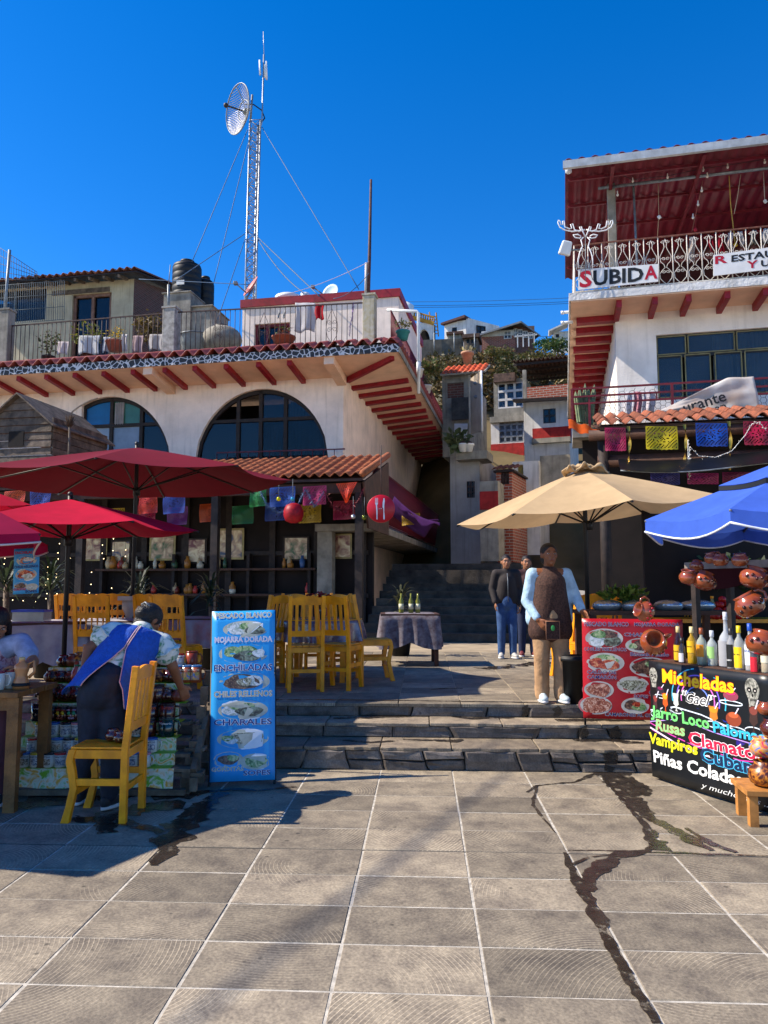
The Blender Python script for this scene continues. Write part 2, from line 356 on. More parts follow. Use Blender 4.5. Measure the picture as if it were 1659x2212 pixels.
# wet patches: thin films of water lying on the stone
m_wet = mat('wet_stone', '#352d26', 0.2, 0.25, 9, spec=0.35, bump=0.08, bscale=40)
N_ = m_wet.node_tree.nodes; L_ = m_wet.node_tree.links; n_ = N_.new('ShaderNodeTexNoise'); n_.inputs['Scale'].default_value = 13; n_.inputs['Detail'].default_value = 8; n_.inputs['Roughness'].default_value = .7; c_ = N_.new('ShaderNodeTexCoord'); r_ = N_.new('ShaderNodeMapRange'); r_.inputs[1].default_value = .36; r_.inputs[2].default_value = .47; r_.inputs[4].default_value = .92; L_.new(c_.outputs['Object'], n_.inputs['Vector']); L_.new(n_.outputs[0], r_.inputs[0]); L_.new(r_.outputs[0], N_['Principled BSDF'].inputs['Alpha'])
def wet(pts, widths, z, seed=0, vertical=None):
    rn = random.Random(seed); P = [Vector(p) for p in pts]; dense = []; W = []
    for i in range(len(P) - 1):
        n = max(2, int((P[i + 1] - P[i]).length / 0.025))
        for t in range(n): f = t / n; dense.append(P[i].lerp(P[i + 1], f)); W.append(widths[i] * (1 - f) + widths[i + 1] * f)
    dense.append(P[-1]); W.append(widths[-1]); mb = MB(); vs = []
    for i, p in enumerate(dense):
        d = dense[min(i + 1, len(dense) - 1)] - dense[max(i - 1, 0)]; d.normalize()
        nrm = d.cross(vertical or Vector((0, 0, 1))); nrm.normalize()
        a = W[i] * (0.5 + 0.5 * noise.noise(p * 7 + Vector((seed, 0, 0))) + .22 * noise.noise(p * 23) + rn.uniform(-.05, .05)); c = W[i] * (0.5 + 0.5 * noise.noise(p * 7 + Vector((0, seed + 5, 3))) + .22 * noise.noise(p * 23 + Vector((3, 0, 0))) + rn.uniform(-.05, .05))
        vs += [p + nrm * max(a, .002), p - nrm * max(c, .002)]
    mb.add(vs, [(2 * i, 2 * i + 1, 2 * i + 3, 2 * i + 2) for i in range(len(dense) - 1)], False)
    return mb.build('wet_patch', m_wet, kind='stuff')
def wetpx(pix, widths, z=0.0, seed=0): return wet([onz(u, v, z) + Vector((0, 0, 0.0032 + .0003 * (seed % 9))) for u, v in pix], widths, z, seed)
wetpx([(1420, 2212), (1372, 2140), (1330, 2060), (1290, 1985), (1262, 1925), (1240, 1885), (1218, 1842)], [.04, .05, .04, .06, .08, .05, .02], seed=1)
wetpx([(1262, 1925), (1285, 1880), (1330, 1850), (1400, 1838), (1420, 1815)], [.08, .11, .08, .05, .10], seed=2)
wetpx([(1222, 1838), (1300, 1838), (1420, 1842), (1659, 1850)], [.01, .015, .03, .008], seed=3)
wetpx([(1235, 1868), (1275, 1852), (1330, 1846)], [.02, .02, .01], seed=4)
wetpx([(1425, 1838), (1395, 1785), (1350, 1735), (1310, 1690), (1300, 1668)], [.10, .05, .03, .04, .05], seed=5)
wetpx([(1305, 1668), (1350, 1700), (1375, 1740), (1400, 1765), (1440, 1785), (1490, 1815), (1535, 1838)], [.22, .20, .14, .10, .08, .10, .05], seed=6)
wetpx([(1340, 1668), (1385, 1700), (1400, 1720)], [.12, .10, .05], seed=7)
wetpx([(1480, 1790), (1540, 1825), (1590, 1842)], [.03, .05, .03], seed=8)
wetpx([(1300, 1668), (1240, 1690), (1160, 1697), (1140, 1712)], [.06, .04, .03, .03], seed=9)
wetpx([(1160, 1697), (1150, 1740), (1200, 1800)], [.015, .03, .008], seed=10)
# spilt water around the chair
wetpx([(40, 1745), (120, 1725), (200, 1712), (300, 1715), (420, 1722)], [.2, .34, .36, .3, .12], seed=11)
wetpx([(235, 1800), (240, 1760), (330, 1740), (400, 1738)], [.12, .22, .20, .2], seed=12)
wetpx([(330, 1870), (365, 1830), (390, 1790), (440, 1740), (480, 1712)], [.06, .16, .22, .16, .08], seed=13)
wetpx([(150, 1770), (260, 1775), (350, 1800)], [.1, .14, .08], seed=14)
wetpx([(420, 1715), (500, 1705), (560, 1708), (640, 1700)], [.12, .06, .04, .02], seed=15)
for k, (z, pix) in enumerate(((Z3, [(560, 1512), (700, 1512), (900, 1514), (1100, 1517), (1260, 1521)]), (ZS[1], [(720, 1552), (830, 1549), (900, 1547)]), (ZS[1], [(960, 1546), (1020, 1552), (1110, 1550)]), (ZS[0], [(740, 1600), (800, 1604), (860, 1601)]), (ZS[0], [(870, 1598), (980, 1601), (1000, 1598)]), (ZS[1], [(1200, 1556), (1300, 1555), (1390, 1556)]), (ZS[0], [(1240, 1600), (1300, 1598), (1390, 1606)]), (Z3, [(1040, 1445), (1100, 1440), (1180, 1430), (1240, 1450)]), (Z3, [(930, 1490), (960, 1487), (1000, 1488)]))):
    wetpx(pix, [(.03, .05, .03, .05, .03), (.05, .1, .04), (.05, .12, .05), (.03, .08, .03), (.05, .08, .03), (.08, .14, .10), (.10, .16, .10), (.3, .3, .3, .2), (.03, .05, .03)][k], z, 20 + k)
def wetv(u, v0, v1, k, wd, seed):
    p = onz(u, v1, 0 if k == 0 else ZS[k - 1]); x = p.x
    wet([Vector((x, YS[k] - 0.03, ZS[k] - .02)), Vector((x + .02, YS[k] - 0.031, (ZS[k] + (ZS[k - 1] if k else 0)) / 2)), Vector((x - .01, YS[k] - 0.032, (ZS[k - 1] if k else 0) + .01))], [wd, wd * .8, wd * .55], 0, seed, Vector((0, 1, 0)))
wetv(1310, 1615, 1663, 0, .09, 41); wetv(1320, 1563, 1594, 1, .10, 42); wetv(1255, 1563, 1594, 1, .09, 43); wetv(1200, 1521, 1549, 2, .09, 44); wetv(1130, 1521, 1549, 2, .06, 45); wetv(1310, 1521, 1549, 2, .08, 46)
# ================================================================== LEFT WHITE BUILDING
m_white = mat('white_render', '#f2ddcc', 0.9, 0.1, 1.3, bump=0.25, bscale=25, streak=0.3)
m_white2 = mat('white_wash', '#efe6dc', 0.9, 0.09, 1.1, bump=0.3, bscale=22, streak=0.22)
m_soffit = mat('soffit_paint', '#e6bfa0', 0.9, 0.08, 1.5, bump=0.15, streak=0.0)
m_red = mat('red_paint', '#8e1020', 0.55, 0.15, 7, bump=0.1)
m_redd = mat('dark_red_iron', '#6d1420', 0.55, 0.2, 9)
m_iron = mat('rusty_iron', '#4a3530', 0.7, 0.3, 14)
m_dwood = mat('dark_wood', '#2b201b', 0.7, 0.3, 8, bump=0.2)
m_wood = mat('weathered_wood', '#6c5d50', 0.85, 0.3, 5, bump=0.5, bscale=30, objvar=0.25, streak=0.4)
m_brown = mat('brown_wood', '#4d3022', 0.7, 0.25, 5, bump=0.3, objvar=0.15)
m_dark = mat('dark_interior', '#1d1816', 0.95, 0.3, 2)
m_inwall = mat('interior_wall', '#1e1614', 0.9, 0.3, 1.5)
m_glass = mat('window_glass', '#141a20', 0.06, 0.1, 2, alpha=0.55, spec=0.6)
m_rtile = mat('red_sheet_tile', '#9a4a42', 0.55, 0.15, 9, objvar=0.12, streak=0.15)
m_otile = mat('orange_clay_tile', '#b0683f', 0.8, 0.22, 12, objvar=0.28, bump=0.2, col2='#8a4a2c')
m_btile = mat('old_clay_tile', '#7c4a3a', 0.85, 0.3, 12, objvar=0.3, bump=0.2)
m_galv = mat('galvanised', '#a9adb0', 0.4, 0.15, 10, metal=0.6)
m_steel = mat('grey_steel', '#7e8488', 0.5, 0.2, 10, metal=0.4)
m_black = mat('black_plastic', '#0c0e11', 0.55, 0.2, 4)
m_brick = None
def brick_mat(name, c1, c2, mortar, sc=1.0):
    m = bpy.data.materials.new(name); m.use_nodes = True; nt = m.node_tree; N = nt.nodes; L = nt.links; b = N['Principled BSDF']; b.inputs['Roughness'].default_value = 0.9
    tc = N.new('ShaderNodeTexCoord'); sx = N.new('ShaderNodeSeparateXYZ'); L.new(tc.outputs['Object'], sx.inputs[0])
    ad = N.new('ShaderNodeMath'); L.new(sx.outputs[0], ad.inputs[0]); L.new(sx.outputs[1], ad.inputs[1]); cb = N.new('ShaderNodeCombineXYZ'); L.new(ad.outputs[0], cb.inputs[0]); L.new(sx.outputs[2], cb.inputs[1])
    br = N.new('ShaderNodeTexBrick'); br.inputs['Color1'].default_value = (*c1, 1); br.inputs['Color2'].default_value = (*c2, 1); br.inputs['Mortar'].default_value = (*mortar, 1)
    br.inputs['Scale'].default_value = sc; br.inputs['Brick Width'].default_value = 0.26; br.inputs['Row Height'].default_value = 0.09; br.inputs['Mortar Size'].default_value = 0.012
    L.new(cb.outputs[0], br.inputs['Vector']); L.new(br.outputs['Color'], b.inputs['Base Color'])
    bp = N.new('ShaderNodeBump'); bp.inputs['Strength'].default_value = 0.6; bp.inputs['Distance'].default_value = 0.01; bp.invert = True; L.new(br.outputs['Fac'], bp.inputs['Height']); L.new(bp.outputs[0], b.inputs['Normal'])
    return m
m_brick = brick_mat('red_brick', srgb('#a04a30'), srgb('#7e3a28'), srgb('#9a8f82'))
m_brickd = brick_mat('old_brick', srgb('#6e4034'), srgb('#553329'), srgb('#6b6258'))
def crackle_mat():
    m = bpy.data.materials.new('crackle_fascia'); m.use_nodes = True; nt = m.node_tree; N = nt.nodes; L = nt.links; b = N['Principled BSDF']; b.inputs['Roughness'].default_value = 0.7
    tc = N.new('ShaderNodeTexCoord'); vo = N.new('ShaderNodeTexVoronoi'); vo.feature = 'DISTANCE_TO_EDGE'; vo.inputs['Scale'].default_value = 7.5; L.new(tc.outputs['Object'], vo.inputs['Vector'])
    cr = N.new('ShaderNodeMapRange'); cr.inputs[1].default_value = 0.05; cr.inputs[2].default_value = 0.09; L.new(vo.outputs['Distance'], cr.inputs[0])
    mx = N.new('ShaderNodeMix'); mx.data_type = 'RGBA'; mx.inputs[6].default_value = (.55, .55, .56, 1); mx.inputs[7].default_value = (.022, .024, .028, 1); L.new(cr.outputs[0], mx.inputs[0]); L.new(mx.outputs[2], b.inputs['Base Color'])
    return m
m_crackle = crackle_mat()
def cloth(name, col, thin=0.35, var=0.1, **k): return mat(name, col, 0.85, var, 5, thin=thin, spec=.12, **k)

def wall_open(mb, a0, a1, z0, z1, ops, b0=0.0, th=0.25, extra=()):
    """front face of a wall with openings (oa0, oa1, lo(a), hi(a)), and their reveals"""
    br = {a0, a1}
    for o in ops:
        n = 28
        for i in range(n + 1): br.add(o[0] + (o[1] - o[0]) * i / n)
    br = sorted(x for x in br if a0 <= x <= a1)
    for x, y in zip(br[:-1], br[1:]):
        m = (x + y) / 2; o = next((q for q in ops if q[0] < m < q[1]), None)
        if o is None: mb.add([(x, b0, z0), (y, b0, z0), (y, b0, z1), (x, b0, z1)], [(0, 1, 2, 3)], False)
        else:
            if o[2](m) > z0 + 1e-4:
                mb.add([(x, b0, z0), (y, b0, z0), (y, b0, o[2](y)), (x, b0, o[2](x))], [(0, 1, 2, 3)], False)
                mb.add([(x, b0, o[2](x)), (y, b0, o[2](y)), (y, b0 + th, o[2](y)), (x, b0 + th, o[2](x))], [(0, 1, 2, 3)], False)
            mb.add([(x, b0, o[3](x)), (y, b0, o[3](y)), (y, b0, z1), (x, b0, z1)], [(0, 1, 2, 3)], False)
            mb.add([(x, b0, o[3](x)), (y, b0, o[3](y)), (y, b0 + th, o[3](y)), (x, b0 + th, o[3](x))], [(3, 2, 1, 0)], False)
    for o in ops:
        for x in (o[0], o[1]):
            if o[3](x) - o[2](x) > 0.02: mb.add([(x, b0, o[2](x)), (x, b0 + th, o[2](x)), (x, b0 + th, o[3](x)), (x, b0, o[3](x))], [(0, 1, 2, 3)], False)
    return mb
def rectop(a0, a1, z0, z1): return (a0, a1, lambda a: z0, lambda a: z1)
def tile_wave(period, length, rise, th=0.018, n=10, h=0.4):
    """one roll of a tiled eave: local x along the eave, y inwards and upwards"""
    mb = MB(); P = []
    for i in range(n + 1):
        t = i / n; x = (t - 0.5) * period; zz = h * period * (0.5 + 0.5 * math.cos(2 * math.pi * (t - 0.5))) ** 0.8
        P.append((x, zz))
    vs = []
    for y, dz in ((0, 0), (length, rise)):
        for x, zz in P: vs.append((x, y, zz + dz))
        for x, zz in P: vs.append((x, y, zz + dz - th))
    k = n + 1; fs = []
    for i in range(n):
        fs.append((i, i + 1, 2 * k + i + 1, 2 * k + i)); fs.append((k + i + 1, k + i, 3 * k + i, 3 * k + i + 1)); fs.append((k + i, k + i + 1, i + 1, i))
    mb.add(vs, fs, True); return mb
def scroll(mb, c, r, M, turns=1.3, rad=0.006, start=0.0, sgn=1):
    pts = []
    for i in range(15):
        t = i / 14; a = start + sgn * turns * 2 * math.pi * t; rr = r * (1 - 0.75 * t)
        pts.append(M @ Vector((rr * math.cos(a), 0, rr * math.sin(a))) + Vector(c))
    return mb.tube(pts, rad, 5)

LW = at(742, 815, 20.0); LF = Frame((LW.x, LW.y), 8.0)
LB = thing('white_building', 'white two storey restaurant building with arched windows and red roof beams', 'building', LF.o, -LF.r)
ZL = LW.z                                   # soffit height at the wall, about 7.1
OV = 1.4; OS = 1.75; ZE = ZL + 0.17; ZT = ZL + 0.5
aw = lambda u, v, b=0.0: LF.px(u, v, b)
c2 = aw(562, 1000); r2 = (aw(712, 1000)[0] - c2[0]); t2 = aw(562, 840)[1]
c1 = aw(230, 1000); r1 = (aw(362, 1000)[0] - c1[0]) * 1.06; t1 = aw(230, 857)[1]
zb = c2[1] - 0.15
def arch(c, r, zt): return (c - r, c + r, lambda a: zb, lambda a: zb + max(0.0, (zt - zb)) * math.sqrt(max(0.0, 1 - ((a - c) / r) ** 2)))
A1, A2 = arch(c1[0], r1, t1), arch(c2[0], r2, t2)
xl1 = aw(176, 900)[0]
A1w = (xl1, A1[1], A1[2], A1[3])
mb = MB(); wall_open(mb, -13, 0, 3.4, ZL, [A1w, A2])
mb.add([(0, 0, 0.4), (0, 15, 0.4), (0, 15, ZL), (0, 0, ZL)], [(0, 1, 2, 3)], False)
mb.bb(-13, 0, 0.02, 0.03, 0.4, 3.4)
mb.bb(-13, -0.3, 0.3, 14.5, ZL + 0.14, ZL + 0.2); mb.bb(-12.9, -0.02, 14.6, 14.9, 0.5, ZL)
mb.build('wall', m_white, LB)
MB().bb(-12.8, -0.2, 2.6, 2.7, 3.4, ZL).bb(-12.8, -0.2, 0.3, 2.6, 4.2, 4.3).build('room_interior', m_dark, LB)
# moulding of the first arch where it is walled up
mb = MB(); pts = [(c1[0] + r1 * 1.0 * math.cos(t), -0.012, zb + (t1 - zb) * math.sin(t)) for t in [R(100 + 80 * i / 14) for i in range(15)]]
mb.tube(pts, 0.02, 6).build('arch_groove', mat('groove', '#a89a8e', 0.9), LB)
def arch_window(A, cols, rows, panes, left=None):
    w_ = thing('window', None, None); w_.parent = LB
    x0, x1 = A[0], A[1]; mb = MB(); n = 26
    pts = [(x0 + (x1 - x0) * i / n, 0.16, A[3](x0 + (x1 - x0) * i / n) - 0.05) for i in range(n + 1)]
    if left: pts = [(left, .16, zb)] + pts
    for p, q in zip(pts[:-1], pts[1:]): mb.beam(p, q, 0.1, 0.12)
    for c in cols:
        mb.beam((c, .16, zb), (c, .16, A[3](c) - 0.02), 0.10, 0.10)
    for r in rows:
        xs = [x for x in [x0 + (x1 - x0) * i / 80 for i in range(81)] if A[3](x) > r + 0.02]
        if xs: mb.beam((min(xs), .155, r), (max(xs), .155, r), 0.10, 0.09)
    mb.build('frame', m_dwood, w_)
    cs = [x0] + list(cols) + [x1]; rr = [zb] + list(rows) + [99]
    k = 0
    for i in range(len(cs) - 1):
        for j in range(len(rr) - 1):
            poly = []; 
            for t in range(9):
                x = cs[i] + 0.03 + (cs[i + 1] - cs[i] - 0.06) * t / 8; top = min(rr[j + 1] - 0.03, A[3](x) - 0.05)
                if top > rr[j] + 0.05: poly.append((x, top))
            if len(poly) < 2: continue
            pm = panes.get((i, j), 'glass')
            P2 = [(poly[0][0], rr[j] + 0.03)] + poly + [(poly[-1][0], rr[j] + 0.03)]
            if pm is None: continue
            MB().prism(P2[::-1], 0.17, 0.18, lambda x, z, d: (x, d, z)).build('pane', {'glass': m_glass}.get(pm) or mat('pane_' + pm, pm, 0.25, 0.1, 2), w_)
    return w_
zr = aw(562, 905)[1]; zr2 = aw(562, 963)[1]
w2 = arch_window(A2, [aw(510, 950)[0], aw(559, 950)[0], aw(613, 950)[0]], [zr, zr2 - .35], {(0, 2): None, (1, 1): None, (1, 2): None, (2, 1): 'glass'})
w1 = arch_window(A1w, [aw(236, 900)[0], aw(300, 930)[0]], [aw(230, 918)[1]], {(0, 1): '#0a5c94', (1, 1): '#3f6f5c', (0, 0): '#8b93a0', (1, 0): '#7d8796'}, left=xl1)
def curtain(name, parent, x0, x1, z0, z1, b, col, folds=6, amp=0.05, thin=.3, narrow=1.0):
    mb = MB(); mb.grid(lambda u, v: ((x0 + x1) / 2 + (u - .5) * (x1 - x0) * (narrow + (1 - narrow) * v), b + amp * math.sin(u * folds * 2 * math.pi + v), z0 + (z1 - z0) * v), folds * 6, 4)
    return mb.build(name, cloth('cloth_' + col, col, thin), parent)
curtain('curtain', w2, aw(618, 900)[0], aw(655, 900)[0], zr + .02, aw(630, 862)[1], .32, '#5a6b7e', 5)
curtain('curtain', w2, aw(660, 950)[0], aw(705, 950)[0], zb, aw(680, 905)[1], .32, '#51708a', 5)
curtain('curtain', w2, aw(620, 950)[0], aw(655, 950)[0], zb, zr - .1, .42, '#3c4048', 4)
curtain('curtain', w2, aw(563, 950)[0], aw(600, 950)[0], zb, zr - .12, .30, '#8d8f9a', 4, .03)
curtain('curtain', w1, aw(242, 900)[0], aw(262, 900)[0], aw(240, 916)[1], aw(245, 868)[1], .12, '#b9b2b0', 4, .03)
# soffit, beams, fascia, eave tiles
mb = MB()
def slab(a0, a1, b0, b1, z0, z1, th=0.12): mb.add([(a0, b0, z0), (a1, b0, z0), (a1, b1, z1), (a0, b1, z1), (a0, b0, z0 + th), (a1, b0, z0 + th), (a1, b1, z1 + th), (a0, b1, z1 + th)], [(3, 2, 1, 0), (4, 5, 6, 7), (0, 1, 5, 4), (1, 2, 6, 5), (2, 3, 7, 6), (3, 0, 4, 7)], False)
slab(-13, 0, -OV, 0.02, ZE, ZL); 
mb.add([(0, 0.0, ZL), (OS, -OV, ZE), (0, -OV, ZE), (0, 0, ZL + .12), (OS, -OV, ZE + .12), (0, -OV, ZE + .12)], [(2, 1, 0), (3, 4, 5)], False)
mb.add([(0, 0, ZL), (OS, -OV, ZE), (OS, 15, ZE), (0, 15, ZL), (0, 0, ZL + .12), (OS, -OV, ZE + .12), (OS, 15, ZE + .12), (0, 15, ZL + .12)], [(0, 1, 2, 3), (7, 6, 5, 4), (1, 5, 6, 2)], False)
mb.build('soffit', m_soffit, LB)
bxs = [aw(u, 820)[0] for u in (-8, 50, 103, 160, 218, 277, 337, 402, 463, 527, 593, 656)]
for a in bxs: MB().beam((a, -OV + 0.12, ZE - 0.075), (a, 0.02, ZL - 0.06), 0.12, 0.13).build('roof_beam', m_red, LB)
for k, a in enumerate((aw(371, 820)[0], -0.04)): MB().beam((a, -OV + .03, ZE - 0.10), (a, 0.0, ZL - 0.12), 0.26, 0.22).build('soffit_bracket', m_soffit, LB)
MB().beam((OS - .2, -OV + .25, ZE - .06), (0.1, 0.05, ZL - 0.08), 0.12, 0.14).build('roof_beam', m_red, LB)
for i in range(14): MB().beam((0, 1.0 + .92 * i, ZL - 0.05), (OS - 0.12 - .1 * random.random(), 1.0 + .92 * i, ZE - 0.07), 0.2, 0.1).build('roof_beam', m_red, LB)
MB().bb(-13, OS, -OV - 0.03, -OV, ZE - 0.01, ZE + 0.2).build('fascia', m_crackle, LB)
MB().bb(OS, OS + 0.03, -OV - 0.03, 15, ZE - 0.03, ZE + 0.12).build('side_fascia', m_conc, LB)
tw = tile_wave(0.36, 0.72, 0.26, h=0.42).mesh('roof_tile', m_rtile)
n = int((13 + OS) / 0.36)
for i in range(n): inst(tw, 'roof_tile', LB, (OS - 0.18 - 0.36 * i, -OV - 0.09, ZE + 0.2), (0, 0, random.uniform(-.012, .012)))
tw2 = tile_wave(0.36, 0.5, 0.2, h=0.42).mesh('roof_tile', m_rtile)
for i in range(36): inst(tw2, 'roof_tile', LB, (OS + 0.08, -OV + 0.2 + 0.36 * i, ZE + 0.12), (0, 0, math.pi / 2))
MB().bb(-13, OS - .45, -OV + 0.5, 14.5, ZE + .25, ZT + 0.1).build('terrace_floor', m_conc, LB)
# terrace railings
ZF = ZT + 0.1
def railing(label, P0, P1, zt0, zt1, zb_, b, step=0.14, posts=(), mt=None, scrolls=(), group='iron railings of the roof terrace', frame=None, name='terrace_railing', rad=0.010, base=LB):
    fr = frame or LF
    r = thing(name, label, 'railing', fr.w((P0[0], P0[1], zb_)), -fr.r, group)
    o = Vector((P0[0], P0[1], zb_)); d = Vector((P1[0] - P0[0], P1[1] - P0[1], 0)); L_ = d.length; d /= L_
    z0, z1 = zt0 - zb_, zt1 - zb_; tz = lambda s_: z0 + (z1 - z0) * s_ / L_
    MB().beam((0, 0, z0), d * L_ + Vector((0, 0, z1)), 0.035, 0.03).build('top_rail', mt or m_iron, r)
    MB().beam((0, 0, 0.08), d * L_ + Vector((0, 0, 0.08)), 0.025, 0.02).build('bottom_rail', mt or m_iron, r)
    bm_ = MB().tube([(0, 0, 0.08), (0, 0, 1.0)], rad, 5).mesh('bar', mt or m_iron)
    k = int(L_ / step)
    for i in range(k + 1):
        s_ = i * step; p = d * s_
        inst(bm_, 'bar', r, (p.x, p.y, 0), (0, 0, 0), (1, 1, tz(s_)))
    M = Matrix((d, Vector((0, 0, 1)).cross(d), Vector((0, 0, 1)))).transposed()
    for s_ in scrolls:
        mb = MB(); h = tz(s_)
        for sg in (-1, 1):
            c = d * (s_ + sg * 0.07)
            scroll(mb, c + Vector((0, 0, h * .62)), 0.07, M, sgn=sg, start=0 if sg < 0 else math.pi); scroll(mb, c + Vector((0, 0, h * .45)), 0.07, M, sgn=-sg, start=0 if sg < 0 else math.pi)
            mb.tube([d * (s_ + sg * f) + Vector((0, 0, h * z)) for f, z in ((0, .15), (.12, .3), (.16, .45), (.14, .62), (.06, .78), (0, .9))], 0.007, 5)
        mb.build('scrollwork', mt or m_iron, r)
    return r
bR = -OV + 0.55
def rp(u, v): a, z = LF.px(u, v, bR); return a, z
pL, p1, p2, p3 = rp(17, 705), rp(371, 675), rp(798, 655), None
zt1_ = rp(200, 690)[1]
railing('long iron terrace railing above the wooden shed, laundry behind it', (pL[0], bR), (p1[0] - .15, bR), rp(27, 704)[1], rp(355, 677)[1], ZF - .12, bR)
ra = railing('iron terrace railing with scrollwork in front of the red topped rooftop hut', (p1[0] + .15, bR), (p2[0] - .14, bR), rp(390, 674)[1], rp(785, 654)[1], ZF - .12, bR, scrolls=[rp(472, 690)[0] - p1[0] - .15, rp(717, 690)[0] - p1[0] - .15, rp(570, 690)[0] - p1[0] - .15])
for u0, u1, vt, m_, lab in ((7, 27, 674, m_conc, 'grey concrete terrace post beside the wire fence'), (358, 385, 671, mat('worn_white', '#a8a39b', 0.9, .25, 6, bump=.4, streak=.5), 'white weathered concrete terrace post below the water tanks'), (786, 812, 643, mat('lichen', '#a79a72', 0.9, 0.3, 7, bump=.4, col2='#b9b4a8', streak=.6), 'lichen stained corner post of the roof terrace')):
    a0, zt_ = rp(u0, vt); a1, _ = rp(u1, vt); w_ = a1 - a0
    t = thing('terrace_post', lab, 'post', LF.w(((a0 + a1) / 2, bR, ZF - .1)), -LF.r)
    MB().bb(-w_ / 2, w_ / 2, -w_ / 2, w_ / 2, -.1, zt_ - ZF + .1).build('shaft', m_, t, bevel=.02); MB().bb(-w_ / 2 - .02, w_ / 2 + .02, -w_ / 2 - .02, w_ / 2 + .02, zt_ - ZF + .1, zt_ - ZF + .15).build('cap', m_, t)
railing('dark red iron railing along the alley side of the roof terrace', (OS - .35, bR + .3), (OS - .35, 13), ZF + .95, ZF + .95, ZF - .1, 0, 0.10, mt=m_redd)
railing('dark red iron balcony railing over the alley below the beams', (1.35, -2.6), (1.35, 12), 4.35, 4.35, 3.0, 0, 0.085, mt=m_redd, name='balcony_railing', group=None)
sb = thing('side_balcony', 'concrete side balcony slab over the alley beside the white building', 'balcony', LF.o, -LF.r)
MB().bb(0.02, 1.45, -2.7, 12.2, 2.82, 2.98).build('slab', m_conc, sb); MB().bb(0.05, 0.4, -2.6, -2.3, .44, 2.82).build('pillar', m_conc, sb)
# rooftop hut
hb = 2.6; h0 = LF.px(524, 665, hb); h1 = LF.px(861, 665, hb); hz = LF.px(524, 649, hb)[1]
hut = thing('rooftop_hut', 'cream rooftop hut with a red parapet and red window', 'hut', LF.w((h0[0], hb, ZF)), -LF.r)
W = h1[0] - h0[0]; H = hz - ZF
wd = (LF.px(550, 700, hb)[0] - h0[0], LF.px(626, 700, hb)[0] - h0[0], 0.3, LF.px(588, 698, hb)[1] - ZF)
mb = MB(); wall_open(mb, 0, W, 0, H - .25, [rectop(*wd)]); mb.add([(W, 0, 0), (W, 5, 0), (W, 5, H - .25), (W, 0, H - .25)], [(0, 1, 2, 3)], False); mb.add([(0, 5, 0), (0, 0, 0), (0, 0, H - .25), (0, 5, H - .25)], [(0, 1, 2, 3)], False)
mb.bb(0.02, W - .02, .1, 4.9, H - .3, H - .2)
mb.build('wall', m_white, hut)
MB().bb(-.06, W + .06, -.06, 5, H - .25, H).build('parapet', m_red, hut)
wi = thing('window', None, None); wi.parent = hut
mb = MB(); 
for x in (wd[0] + .04, (wd[0] * 2 + wd[1]) / 3, (wd[0] + wd[1] * 2) / 3, wd[1] - .04): mb.bb(x - .04, x + .04, .1, .16, wd[2], wd[3])
for z in (wd[2] + .04, (wd[2] + wd[3]) / 2, wd[3] - .04): mb.bb(wd[0], wd[1], .09, .17, z - .04, z + .04)
mb.build('frame', m_redd, wi); MB().bb(wd[0], wd[1], .19, .2, wd[2], wd[3]).build('pane', m_glass, wi); MB().bb(wd[0] - .5, wd[1] + .5, 1.0, 1.1, 0, H - .4).build('room_interior', m_dark, wi)
# ---------------- house behind the terrace, upper left
ub = 7.0; q0 = LF.px(-60, 640, ub); q1 = LF.px(290, 602, ub)
uh = thing('tile_roofed_house', 'cream rendered house with brown tiled roof behind the terrace', 'house', LF.w((q1[0], ub, ZF)), -LF.r)
H = q1[1] - ZF; W = q1[0] - LF.px(-80, 640, ub)[0]
m_cream = mat('cream_render', '#b3a78c', 0.9, 0.12, 1.6, bump=.3, streak=.5)
lx = lambda u, v, b=ub: (LF.px(u, v, b)[0] - q1[0], LF.px(u, v, b)[1] - ZF)
d0, d1 = lx(157, 637), lx(238, 720); e0, e1 = lx(-40, 632), lx(98, 690)
mb = MB(); wall_open(mb, -W, 0, -.3, H, [rectop(d0[0], d1[0], -.2, d0[1]), rectop(e0[0], e1[0], e1[1], e0[1])])
mb.build('wall', m_cream, uh)
MB().add([(0, 0, -.3), (0, 4.6, -.3), (0, 4.6, H + 1.0), (0, 0, H)], [(0, 1, 2, 3)], False).build('side_wall', m_brickd, uh)
MB().bb(-W, -.1, 1.4, 1.5, -.3, H).build('room_interior', m_dark, uh)
MB().bb(lx(142, 0)[0], lx(260, 0)[0], -.05, .1, d0[1] + .02, d0[1] + .2).build('lintel', m_wood, uh)
wi = thing('door', None, None); wi.parent = uh; mb = MB()
for x in (d0[0] + .06, (d0[0] + d1[0]) / 2, d1[0] - .06): mb.bb(x - .06, x + .06, .08, .16, -.2, d0[1])
mb.bb(d0[0], d1[0], .08, .17, d0[1] - .12, d0[1]).build('frame', mat('pink_wood', '#7a5a4a', .8, .2), wi); MB().bb(d0[0], d1[0], .18, .2, -.2, d0[1]).build('pane', m_glass, wi)
wi = thing('window', None, None); wi.parent = uh; mb = MB()
for x in (e0[0] + .04, (e0[0] + e1[0]) / 2, e1[0] - .04): mb.bb(x - .03, x + .03, .08, .14, e1[1], e0[1])
mb.build('frame', m_steel, wi); MB().bb(e0[0], e1[0], .15, .17, e1[1], e0[1]).build('pane', m_glass, wi)
rf = thing('roof', None, None); rf.parent = uh
MB().add([(-W, -.7, H - .05), (.5, -.7, H - .05), (.5, 4.8, H + 1.05), (-W, 4.8, H + 1.05), (-W, -.7, H), (.5, -.7, H), (.5, 4.8, H + 1.1), (-W, 4.8, H + 1.1)], [(3, 2, 1, 0), (4, 5, 6, 7), (0, 1, 5, 4), (1, 2, 6, 5)], False).build('roof_deck', m_dwood, rf)
tw3 = tile_wave(0.3, 5.4, 1.08, h=0.42).mesh('roof_tile', m_btile)
